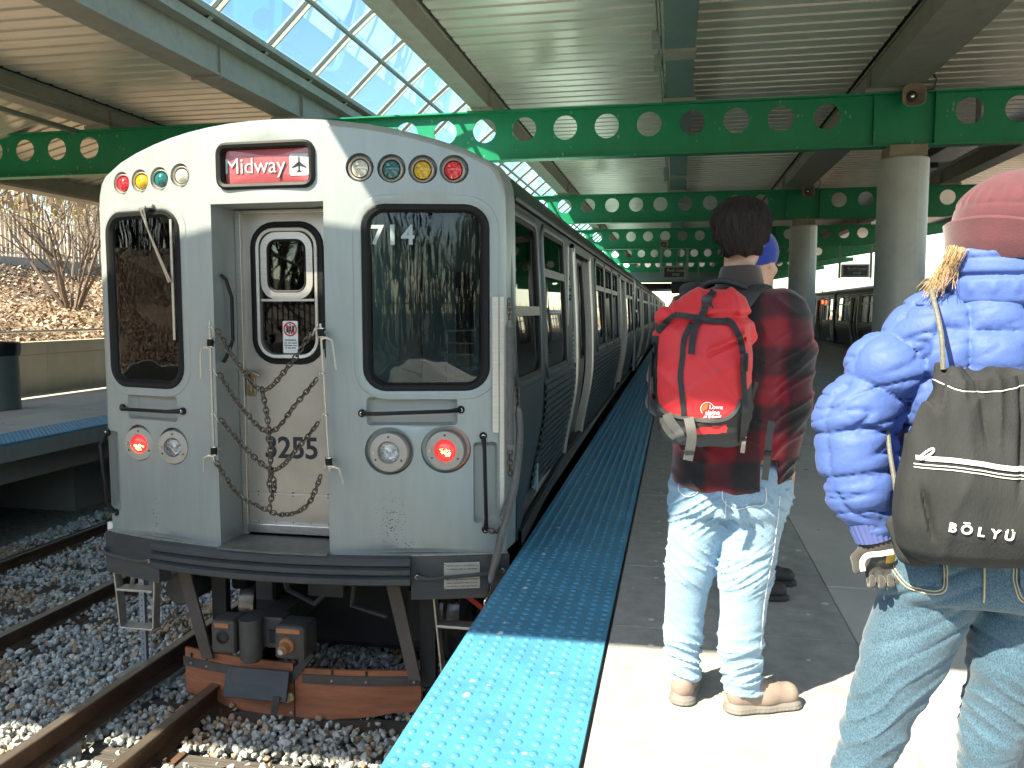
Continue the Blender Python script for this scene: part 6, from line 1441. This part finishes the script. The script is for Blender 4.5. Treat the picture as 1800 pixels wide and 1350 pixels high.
def quilt(X, Y, Z):
    q = d1(X, Y, Z); w2 = d2(X, Y, Z)
    bl, sl_ = seglen(X, Y, Z, AL); br, sr_ = seglen(X, Y, Z, AR); isL = bl-.085 < T0; isR = br-.085 < T0; arm = isL | isR; s_ = np.where(isL, sl_, sr_)
    fz = (np.where(arm, s_+.035, Z-1.075)+.004*q)/.103; fx = (np.where(arm, (Y-1.89)*1.0+.02*q*0-.15*(Z-1.2), X-.587)+.003*w2)/np.where(arm, .16, .100)
    a = np.abs(np.sin(math.pi*fz)); b = np.abs(np.sin(math.pi*fx)); puff = np.clip(a, 0, 1)**.42*np.clip(b, 0, 1)**.30
    sa = np.exp(-(a/.45)**2); sb = np.exp(-(b/.45)**2)
    wr = sa*(1-sb)*ridge(qx(X, Y, Z*.4), 2)*.0046+sb*(1-sa)*(~arm)*ridge(qz(X*.4, Y, Z), 2)*.0038+ridge(qc(X+Z*.5, Y, Z-X*.5), 4)*(.0035+.005*arm)
    return -(.0205*puff-.0145)+wr*.9-.0014*d1(X, Y, Z)
v.disp(quilt); v.cut(lambda X, Y, Z: .945-Z+0*X+0*Y+np.where((X < .5) | (X > .87), -.1, 0.))
wjk, wkbv = vobj('down_jacket', v, 'down_blue', wom)
# cuff, collar
def ribcyl(name, a, b, r0, r1, mat, n=40, amp=.0025, m=22, par=wom, w=(1, 1)):
    a = Vector(a); b = Vector(b); ax = (b-a).normalized(); u = ax.orthogonal().normalized(); q = ax.cross(u); L = []
    for k in range(6):
        t = k/5; r = r0+(r1-r0)*t; L.append([a+(b-a)*t+(u*math.cos(x)*w[0]+q*math.sin(x)*w[1])*(r+amp*(abs(math.sin(x*m/2))-.5)) for x in [2*math.pi*j/(n*3) for j in range(n*3)]])
    return MB().loft(L, True, (True, True)).build(name, mat, par, smooth=True)
ribcyl('cuff', (.421, 1.905, .968), (.434, 1.903, .925), .047, .040, 'down_cuff'); ribcyl('cuff', (.942, 2.0, .968), (.935, 2.02, .925), .047, .040, 'down_cuff')
v = Vox((.52, 1.79, 1.40), (.86, 2.13, 1.57), .004); v.col([(1.435, .685, 1.95, .125, .115), (1.47, .685, 1.945, .128, .112), (1.50, .685, 1.945, .126, .110), (1.548, .686, 1.948, .118, .104)], .0, rnd=.01)
v.disp(lambda X, Y, Z: .010*np.exp(-((Z-1.492)/.006)**2)-.0035*np.clip(np.sin(X*150+d1(X, Y, Z)*2), 0, 1)*np.clip(np.exp(-((Z-1.54)/.012)**2)+np.exp(-((Z-1.465)/.012)**2), 0, 1)-.002*d1(X, Y, Z)+.004*np.exp(-((Z-1.529)/.0025)**2))
v.cut(lambda X, Y, Z: (.088-np.sqrt((X-.686)**2+(Y-1.955)**2))*(Z > 1.50)-1.*(Z <= 1.50)); vobj('collar', v, 'down_blue', wom)
# hair and hat
v = Vox((.52, 1.8, 1.42), (.86, 2.12, 1.74), .0045); v.ell((.686, 1.95, 1.62), (.094, .108, .098), .02); v.ell((.686, 1.93, 1.555), (.088, .085, .065), .03)
e1 = wav(71, 9, 70); v.disp(lambda X, Y, Z: -.003*np.sin(np.arctan2(Y-1.95, X-.686)*44+e1(X, Y, Z*.2)*1.5)); v.cut(lambda X, Y, Z: -(np.sqrt(((X-.692)/.082)**2+((Y-2.05)/.09)**2+((Z-1.57)/.12)**2)-1)*.07)
v.cut(lambda X, Y, Z: 1.50-Z+0*X+0*Y); wh, whbv = vobj('hair', v, 'hair_blond', wom)
rg = np.random.default_rng(9); b = MB()
for i in range(120):
    t = rg.uniform(0, 1); x0 = .548+.020*t+rg.normal(0, .005); y0 = 1.90-.02*t+rg.normal(0, .008); z0 = 1.565-.01*t
    e = rg.uniform(0, 1)**1.5; x3 = .505+.04*t*e+rg.normal(0, .010); z3 = 1.462+.02*e+rg.normal(0, .008)
    pts = [(x0, y0, z0), (x0-.012, y0-.008, 1.535+rg.normal(0, .003)), (x0*.45+x3*.55+rg.normal(0, .004), 1.885+rg.normal(0, .008), 1.505+rg.normal(0, .005)), (x3, 1.875+rg.normal(0, .014), z3)]
    b.tube(catpts(pts, 4), .0006, 3)
tag(b.build('hair_strands', 'hair_blond', wh, smooth=True), kind='stuff')
v = Vox((.53, 1.79, 1.50), (.87, 2.13, 1.76), .0042)
f1 = wav(81, 8, 14); f2 = wav(82, 8, 45)
v.ell((.688, 1.955, 1.615), (.118, .128, .108), .0); v.cut(lambda X, Y, Z: 1.56-Z+0*X+0*Y)
v.disp(lambda X, Y, Z: -.003*np.clip(np.sin(np.arctan2(Y-1.95, X-.688)*26+f1(X, Y, Z)), 0, 1)*np.exp(-((Z-1.665)/.018)**2)+.002*np.exp(-((Z-1.640+.09*(X-.688))/.003)**2)-.002*f1(X, Y, Z)-.0008*f2(X, Y, Z))
hat, hatbv = vobj('hat', v, 'hat_maroon', wom)
def hring(z, r, t): return [(.688+(r)*1.0*math.cos(a), 1.955+r*1.08*math.sin(a), z-.12*(r*math.cos(a))+.004*math.sin(3*a+t)) for a in [2*math.pi*k/64 for k in range(64)]]
MB().loft([hring(1.530, .106, 0), hring(1.527, .116, 0), hring(1.545, .127, 1), hring(1.565, .130, 1), hring(1.585, .132, 2), hring(1.600, .134, 2), hring(1.606, .128, 2), hring(1.598, .121, 2), hring(1.56, .112, 2)], True).build('hat_brim', 'hat_maroon', hat, smooth=True)
for nm_ in (hat, wh):
    nm_.location = (.010, 0, -.008)
# gloved hand
v = Vox((.36, 1.80, .76), (.53, 1.99, .96), .0028)
hand(v, (.442, 1.905, .932), (.10, -.1, -1), (-1, -.1, -.05), (0, -1, -.1), .88, 1.35, .004); v.seg((.434, 1.903, .945), (.442, 1.90, .90), .036, .033, .01)
v.disp(lambda X, Y, Z: -.001*e1(X, Y, Z))
def gmi(C_):
    x, y, z = C_.T; return np.where((y < 1.888) & (z > .880) & (z < .905) & (x > .450), 1, 0)
vobj('glove', v, ['glove_dark', 'glove_yellow', 'glove_white'], wom, gmi)
free_strap([(.405, 1.868, .862), (.402, 1.866, .882), (.412, 1.864, .898), (.435, 1.862, .903), (.462, 1.858, .911)], .011, 'glove_white', 'glove_piping', wom)
shoe('shoe', (.365, 1.87, 0), (.30, 2.14, 0), wom, 'shoe_dark', solem='pack_black', h=.007); shoe('shoe', (.685, 1.92, 0), (.745, 2.2, 0), wom, 'shoe_dark', solem='pack_black', h=.007)
# ---- drawstring bag
dbg = thing('drawstring_bag', (.60, 1.76, 1.0), 'grey drawstring bag lettered in white, hanging on the back of the woman in blue', 'bag')
v = Vox((.40, 1.60, .88), (.82, 1.90, 1.37), .0045)
v.col([(.915, .605, 1.785, .115, .045), (.94, .60, 1.775, .15, .075), (1.0, .60, 1.765, .162, .09), (1.08, .60, 1.765, .163, .09), (1.15, .60, 1.77, .148, .082), (1.22, .60, 1.775, .125, .07), (1.28, .60, 1.785, .098, .052), (1.305, .60, 1.79, .088, .040)], .02, p=2.5, rnd=.03)
v.seg((.515, 1.785, 1.285), (.512, 1.787, 1.312), .018, .012, .015); v.seg((.688, 1.785, 1.285), (.69, 1.787, 1.312), .018, .012, .015)
bk1 = wava(241, (46, 14, 5)); bk2 = wava(242, (18, 8, 8)); g1 = wav(91, 8, 12); g2 = wav(92, 8, 30)
def bg_(X, Y, Z):
    q = g1(X, Y, Z); up_ = ss(1.1, 1.28, Z); pl = np.abs(np.sin((X-.6)*(62-22*(1.3-Z))+q*1.1+.6))**1.4
    deep = np.exp(-((X-.655+(1.3-Z)*.10)/.008)**2)*ss(1.04, 1.16, Z)*(1-ss(1.28, 1.3, Z))*.020+np.exp(-((X-.572-(1.25-Z)*.10)/.005)**2)*ss(1.14, 1.2, Z)*.008+np.exp(-((X-.478-(1.05-Z)*.22)/.005)**2)*ss(.97, 1.0, Z)*(1-ss(1.05, 1.1, Z))*.010
    return -up_*(ridge(bk1(X+(1.3-Z)*(X-.6)*1.2, Y, Z), 2)*.014-.004)-(1-up_)*ridge(bk2(X, Y, Z), 4)*.005+deep-.003*q-.0008*g2(X, Y, Z)
v.disp(bg_); bb, bbv = vobj('bag_body', v, 'bag_grey', dbg)
ribbon('gathered_rim', bbv, [(.505, 1.296), (.53, 1.283), (.56, 1.278), (.60, 1.28), (.64, 1.286), (.685, 1.295)], .018, 'bag_grey', dbg, .003)
stitch('piping', bbv, [(.503, 1.285), (.53, 1.270), (.56, 1.266), (.60, 1.268), (.64, 1.274), (.685, 1.284)], .0014, 'zip_white', dbg)
ribbon('zip', bbv, [(.462, 1.137), (.51, 1.139), (.559, 1.136), (.60, 1.130), (.66, 1.126), (.735, 1.126)], .009, 'zip_white', dbg, .004, n=8)
for dz in (.0125, .0185): stitch('piping', bbv, [(.459, 1.137-dz), (.51, 1.139-dz), (.559, 1.136-dz), (.60, 1.130-dz), (.66, 1.126-dz), (.735, 1.126-dz)], .0012, 'zip_white', dbg, .002)
zy = proj(bbv, .47, 1.145) or 1.7
MB().tube(catpts([(.464, zy-.008, 1.137), (.474, zy-.014, 1.150), (.486, zy-.015, 1.158), (.488, zy-.015, 1.152), (.478, zy-.014, 1.143), (.466, zy-.01, 1.135)], 5), .0022, 6).build('zip_pull', 'zip_white', dbg, smooth=True)
for i, ch in enumerate(['B', 'O', 'L', 'Y', 'U']):
    x = .5185+i*.0245; z = 1.0125-i*.0028-.0; wraptext('lettering', ch, .0245, 'logo_white', dbg, bbv, x, z, .028, -.10)
def mark(pts, r=.0013): stitch('lettering', bbv, pts, r, 'logo_white', dbg, .002)
mark([(.5372, 1.0235), (.5490, 1.0225)])
for dx in (-.004, .004): mark([(.6170+dx-.0008, 1.0135), (.6170+dx+.0008, 1.0135)], .0018)
MB().lathe([(.006, -.002), (.010, -.001), (.010, .001), (.006, .002), (.006, -.002)], (.452, 1.80, .965), (-.3, -1, .2), 18).build('eyelet', 'zip_white', dbg, smooth=True)
v = Vox((.42, 1.74, .90), (.52, 1.86, 1.03), .004); v.seg((.450, 1.80, .985), (.475, 1.79, .93), .02, .022, .02, (1, 1.6, 1)); v.seg((.475, 1.79, .93), (.50, 1.785, .92), .02, .02, .02, (1, 1.6, 1)); vobj('corner_tab', v, 'bag_grey', dbg)
MB().tube(catpts([(.518, 1.772, 1.305), (.516, 1.785, 1.37), (.512, 1.82, 1.43), (.516, 1.875, 1.468), (.525, 1.95, 1.478), (.53, 2.03, 1.455), (.53, 2.09, 1.38)], 8), .0052, 8).build('cord', 'cord', dbg, smooth=True)
MB().tube(catpts([(.452, 1.80, .97), (.452, 1.82, 1.05), (.445, 1.86, 1.14), (.45, 1.93, 1.25)], 8), .0048, 8).build('cord', 'cord', dbg, smooth=True)
MB().tube(catpts([(.69, 1.775, 1.305), (.80, 1.80, 1.39), (.86, 1.86, 1.44), (.87, 1.95, 1.47), (.86, 2.08, 1.40)], 8), .0052, 8).build('cord', 'cord', dbg, smooth=True)
# ================================================================== the third person, mostly behind the man
tl = [([(.50, 4.22, .88), (.47, 4.20, .48), (.44, 4.19, .09)], [.075, .05, .036]), ([(.50, 4.38, .88), (.50, 4.40, .48), (.51, 4.42, .09)], [.075, .05, .036])]
ta = [([(.50, 4.15, 1.40), (.46, 4.12, 1.14), (.52, 4.13, .92)], [.048, .04, .028]), ([(.50, 4.47, 1.40), (.47, 4.50, 1.14), (.52, 4.50, .92)], [.048, .04, .028])]
p3 = person_body('person in a dark jacket and royal blue knit hat, mostly hidden behind the man', (.49, 4.3, 1.65), 1.0, .75, [(.49, 4.3, 1.58), (.485, 4.3, 1.42)], None, ta,
    [(.84, .49, 4.3, .11, .16), (1.0, .49, 4.3, .11, .15), (1.2, .48, 4.3, .11, .16), (1.35, .48, 4.3, .11, .18), (1.45, .485, 4.3, .07, .09)], tl, [((.43, 4.19, .045), (.62, 4.20, .04)), ((.50, 4.42, .045), (.69, 4.43, .04))], h=.01,
    hands=[((.52, 4.13, .90), (0, 0, -1), (1, 0, 0), (0, 1, 0), .95, .4), ((.52, 4.5, .90), (0, 0, -1), (1, 0, 0), (0, -1, 0), .95, .4)])
v = Vox((.34, 4.14, 1.55), (.66, 4.46, 1.84), .006); v.ell((.485, 4.295, 1.705), (.104, .10, .115), 0); v.cut(lambda X, Y, Z: 1.635+.25*(X-.49)-Z+0*Y); v.disp(lambda X, Y, Z: .004*np.exp(-((Z-1.68-.25*(X-.49))/.004)**2)-.0015*f1(X, Y, Z)); vobj('knit_hat', v, 'hat_blue', p3)
v = Vox((.34, 4.1, 1.5), (.62, 4.5, 1.66), .006); v.ell((.465, 4.29, 1.60), (.08, .088, .06), .01); v.cut(lambda X, Y, Z: X-.50+0*Y+0*Z); vobj('hair', v, 'hair_blond', p3)
v = Vox((.32, 4.0, .70), (.66, 4.62, 1.56), .009); v.col([(.78, .49, 4.3, .14, .20), (1.0, .49, 4.3, .135, .19), (1.2, .485, 4.3, .135, .19), (1.38, .485, 4.3, .13, .19), (1.46, .485, 4.3, .09, .11), (1.50, .49, 4.3, .07, .07)], .03); v.path(ta[0][0], [.075, .062, .05], .02); v.path(ta[1][0], [.075, .062, .05], .02); v.disp(lambda X, Y, Z: -.004*d1(X, Y, Z)); vobj('jacket', v, 'jacket_green', p3)
v = Vox((.42, 4.2, 1.46), (.58, 4.4, 1.56), .006); v.col([(1.485, .49, 4.3, .066, .066), (1.53, .492, 4.3, .060, .060)], 0, rnd=.006); vobj('shirt_collar', v, 'white_plain', p3)
v = Vox((.30, 4.05, .05), (.68, 4.56, .95), .01); v.path(tl[0][0], [.105, .08, .07], .02); v.path(tl[1][0], [.105, .08, .07], .02); v.disp(lambda X, Y, Z: -.004*d1(X, Y, Z)); vobj('trousers', v, 'pack_black', p3)
shoe('shoe', (.40, 4.18, 0), (.66, 4.20, 0), p3, 'shoe_dark', solem='pack_black', h=.007); shoe('shoe', (.46, 4.42, 0), (.73, 4.44, 0), p3, 'shoe_dark', solem='pack_black', h=.007)

p3.location.x -= .10; p3.location.z -= 0.0
# ================================================================== VEGETATION, FENCES
c('bark', (.16, .12, .09), .9, var=.35, vs=8, bump=.5, bs=30); c('twig', (.30, .22, .15), .85, var=.35, vs=3); c('bud', (.30, .27, .09), .8, var=.4, vs=4); c('bark_dark', (.07, .055, .045), .9, var=.35, vs=8)
def branch_tree(seed, stems, H, spread, depth=4, r0=.06, buds=500, lean=.5, kids=(3, 4)):
    rg = random.Random(seed); big = MB(); tw = MB(); tips = []
    def grow(p, d, L, r, dep):
        n = 4 if dep > 1 else 2; pts = [p]; rs = [r]; q = p; dd = d.copy()
        for i in range(n):
            dd = (dd+Vector((rg.gauss(0, .16), rg.gauss(0, .16), rg.gauss(.05, .1)))).normalized(); q = q+dd*L/n; pts.append(q); rs.append(r*(1-.5*(i+1)/n))
        (big if dep > 1 else tw).tube(pts, rs, 6 if dep > 2 else (4 if dep > 1 else 3), False)
        if dep == 0: tips.append(q); return
        for k in range(rg.randint(*kids)+(2 if dep == 1 else 0)):
            t = rg.uniform(.35, 1); i = min(n-1, int(t*n)); b = pts[i].lerp(pts[i+1], t*n-i)
            side = dd.orthogonal().normalized(); side.rotate(Matrix.Rotation(rg.uniform(0, 6.28), 3, dd)); nd = (dd*rg.uniform(.5, .9)+side*rg.uniform(.4, .8)+Vector((0, 0, .12))).normalized()
            grow(b, nd, L*rg.uniform(.5, .75), rs[i]*.55, dep-1)
    for s_ in range(stems):
        a = 6.28*s_/stems+rg.uniform(-.3, .3); d = Vector((math.cos(a)*lean*rg.uniform(.4, 1), math.sin(a)*lean*rg.uniform(.4, 1), 1)).normalized() if stems > 1 else Vector((rg.gauss(0, .06), rg.gauss(0, .06), 1)).normalized()
        grow(Vector((math.cos(a)*.12, math.sin(a)*.12, -.1)) if stems > 1 else Vector((0, 0, -.2)), d, H*rg.uniform(.45, .62), r0*rg.uniform(.7, 1), depth)
    V = []; F = []
    for i in range(buds):
        t = rg.choice(tips); ctr = t+Vector((rg.gauss(0, .12), rg.gauss(0, .12), rg.gauss(0, .12))); a = Vector((rg.gauss(0, 1), rg.gauss(0, 1), rg.gauss(0, 1))).normalized(); b = a.orthogonal().normalized(); s_ = rg.uniform(.02, .045); k = len(V)
        V += [ctr+a*s_, ctr+b*s_*.5, ctr-a*s_, ctr-b*s_*.5]; F.append((k, k+1, k+2, k+3))
    return big, tw, V, F
PROTO = {}
def tree(kind, loc, label, cat='tree', group=None, rz=0, sc=1, name='bare_tree'):
    if kind not in PROTO:
        big, tw, V, F = branch_tree(*KINDS[kind][0], **KINDS[kind][1]); bm = KINDS[kind][2]
        PROTO[kind] = [('trunk', big.build('trunk', bm, None, world=False, smooth=True)), ('twigs', tw.build('twigs', 'twig' if bm == 'bark' else 'bark_dark', None, world=False)), ('crown', mesh('crown', V, F, 'bud'))]
        src = PROTO[kind]; PROTO[kind] = [(n, o.data) for n, o in src]
        for n, o in src: bpy.data.objects.remove(o)
    t = thing(name, loc, label, cat, group, rz); t.scale = (sc, sc, sc)
    for n, me in PROTO[kind]: link(n, me, t)
    return t
KINDS = {0: ((11, 9, 4.6, 1), dict(depth=4, r0=.055, buds=2600, lean=.75, kids=(3, 4)), 'bark'), 1: ((12, 5, 5.5, 1), dict(depth=4, r0=.08, buds=900, lean=.55, kids=(3, 5)), 'bark'),
         2: ((13, 1, 9, 1), dict(depth=5, r0=.15, buds=500, kids=(3, 4)), 'bark'), 3: ((14, 2, 8, 1), dict(depth=5, r0=.11, buds=300, lean=.3, kids=(3, 4)), 'bark_dark')}
tree(0, (-15, 18.7, bank(-15, 18.7)), 'many stemmed shrub with olive buds on the leafy bank, left of the train', 'shrub', name='bare_shrub')
tree(0, (-14.6, 13.2, bank(-14.6, 13.2)-.1), 'smaller olive shrub low on the bank at the left edge of the photo', 'shrub', name='bare_shrub', rz=2, sc=.55)
rg_ = random.Random(4)
lab = 'bare tree in the thicket on top of the bank behind the fence'
for i in range(34):
    x = -21.5-rg_.uniform(0, 10); y = 9+1.15*i+rg_.uniform(-.8, .8)
    tree([1, 1, 2, 3][i % 4], (x, y, bank(x, y)-.1), lab, 'tree', 'bare trees behind the fence on the bank', rz=rg_.uniform(0, 6), sc=rg_.uniform(.7, 1.15))
for i in range(4):
    x = -17.5-rg_.uniform(0, 1.2); y = 11+7*i+rg_.uniform(-.8, .8)
    tree(1, (x, y, bank(x, y)-.1), ['bushy bare sapling before the fence, nearest the left edge of the photo', 'bushy bare sapling before the fence, just left of the olive shrub', 'bushy bare sapling before the fence, beside the train corner', 'bushy bare sapling before the fence, seen through the left cab window'][i], 'tree', 'bare saplings in front of the fence', rz=rg_.uniform(0, 6), sc=rg_.uniform(.35, .6))
for i in range(18):
    x = -21-rg_.uniform(0, 6); y = 6-1.6*i
    tree([1, 3, 2, 0][i % 4], (x, y, bank(x, y)-.1), 'bare tree on the bank behind the photographer, seen only mirrored in the left cab window', 'tree', 'bare trees on the bank behind the photographer', rz=rg_.uniform(0, 6), sc=rg_.uniform(.8, 1.2))
for i in range(30):
    x = -30+1.45*i; y = -17-rg_.uniform(0, 10)
    tree([3, 2, 3, 1][i % 4], (x, y, max(-1.2, bank(x, y))-.1), 'bare tree on the slope behind the photographer, seen only mirrored in the cab windows', 'tree', 'bare trees behind the photographer', rz=rg_.uniform(0, 6), sc=rg_.uniform(.8, 1.3))
for i in range(26):
    x = 17+rg_.uniform(0, 14); y = 28+3.4*i
    tree([2, 1, 3][i % 3], (x, y, bank(x, y)-.2), 'bare tree in the tan thicket beyond the parked train', 'tree', 'bare trees beyond the parked train', rz=rg_.uniform(0, 6), sc=rg_.uniform(.42, .75))
def fence(p, n, step, ax, H, label, mat):
    t = thing('picket_fence', p, label, 'fence'); d = Vector((0, 1, 0)) if ax == 'y' else Vector((1, 0, 0)); f0 = None
    for k in range(n):
        if f0 is None: f0 = piece('picket', MB().box(-.02, .02, -.02, .02, 0, H), mat, t, (0, 0, 0))
        else: inst(f0, d*(k*step), t)
    L = n*step
    for z in (.25, H-.2): piece('rail', MB().box(-.025, .025 if ax == 'y' else L, -.02, L if ax == 'y' else .02, z-.02, z+.02), mat, t, (0.03, 0.03, 0))
    piece('kerb', MB().box(-.15, .15 if ax == 'y' else L, -.15, L if ax == 'y' else .15, -.4, .12), 'concrete_dark', t, (0, 0, 0))
    return t
c('fence_grey', (.42, .40, .37), .5, metal=.2, var=.15); c('fence_dark', (.05, .05, .05), .5)
fence((-19.3, 8, bank(-19.3, 20)+.02), 230, .16, 'y', 1.5, 'pale picket fence along the top of the bank behind the shrub', 'fence_grey')
fence((-26, -16.2, -.55), 220, .19, 'x', 2.4, 'dark picket fence behind the photographer, mirrored in the cab windows', 'fence_dark')
# far tree line band closing the horizon
def band(pts, h0, h1, seed, name, label, dens=45):
    rg = np.random.default_rng(seed); V = []; F = []
    for a, b in zip(pts, pts[1:]):
        a = np.array(a); b = np.array(b); L = np.linalg.norm(b-a); n = int(L*dens)
        for i in range(n):
            p = a+(b-a)*rg.uniform(0, 1)+rg.normal(0, 2, 2); h = rg.uniform(h0, h1)*(.6+.4*math.sin(p[0]*.3+p[1]*.21)**2); z = rg.uniform(-1.5, h); s_ = rg.uniform(.25, .7); an = rg.uniform(0, 3.14)
            k = len(V); V += [(p[0], p[1], z+s_*2.2), (p[0]+math.cos(an)*s_*.35, p[1]+math.sin(an)*s_*.35, z+rg.uniform(-.4, .4)), (p[0]-math.cos(an)*s_*.35, p[1]-math.sin(an)*s_*.35, z-s_)]; F.append((k, k+1, k+2))
    o = mesh(name, V, F, 'thicket'); return tag(o, label, 'woods', kind='stuff')
c('thicket', (.24, .17, .10), .9, var=.45, vs=.8)
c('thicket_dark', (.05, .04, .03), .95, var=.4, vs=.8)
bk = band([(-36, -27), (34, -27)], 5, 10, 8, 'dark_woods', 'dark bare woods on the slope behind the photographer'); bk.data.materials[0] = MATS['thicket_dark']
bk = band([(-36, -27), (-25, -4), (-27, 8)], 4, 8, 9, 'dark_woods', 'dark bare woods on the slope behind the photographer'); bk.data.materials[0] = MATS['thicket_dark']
band([(-29, 0), (-31, 62)], 5, 9, 5, 'bank_woods', 'dense brown brushwood closing the view above the leafy bank')
band([(-33, 0), (-35, 62)], 6, 11, 6, 'bank_woods', 'dense brown brushwood closing the view above the leafy bank')
band([(30, 20), (36, 130), (-10, 170), (-45, 120), (-38, 0)], 3, 7, 3, 'distant_woods', 'brown bare woods all round the horizon', 9)
c('litter_white', (.7, .7, .68), .6)
tag(MB().obox(Matrix.Translation((-12.3, 13.9, bank(-12.3, 13.9)+.08)) @ Matrix.Rotation(.5, 4, 'Z'), .32, .12, .03).build('litter_board', 'litter_white'), 'small white board lying on the leaf covered bank', 'litter')
flush_texts()
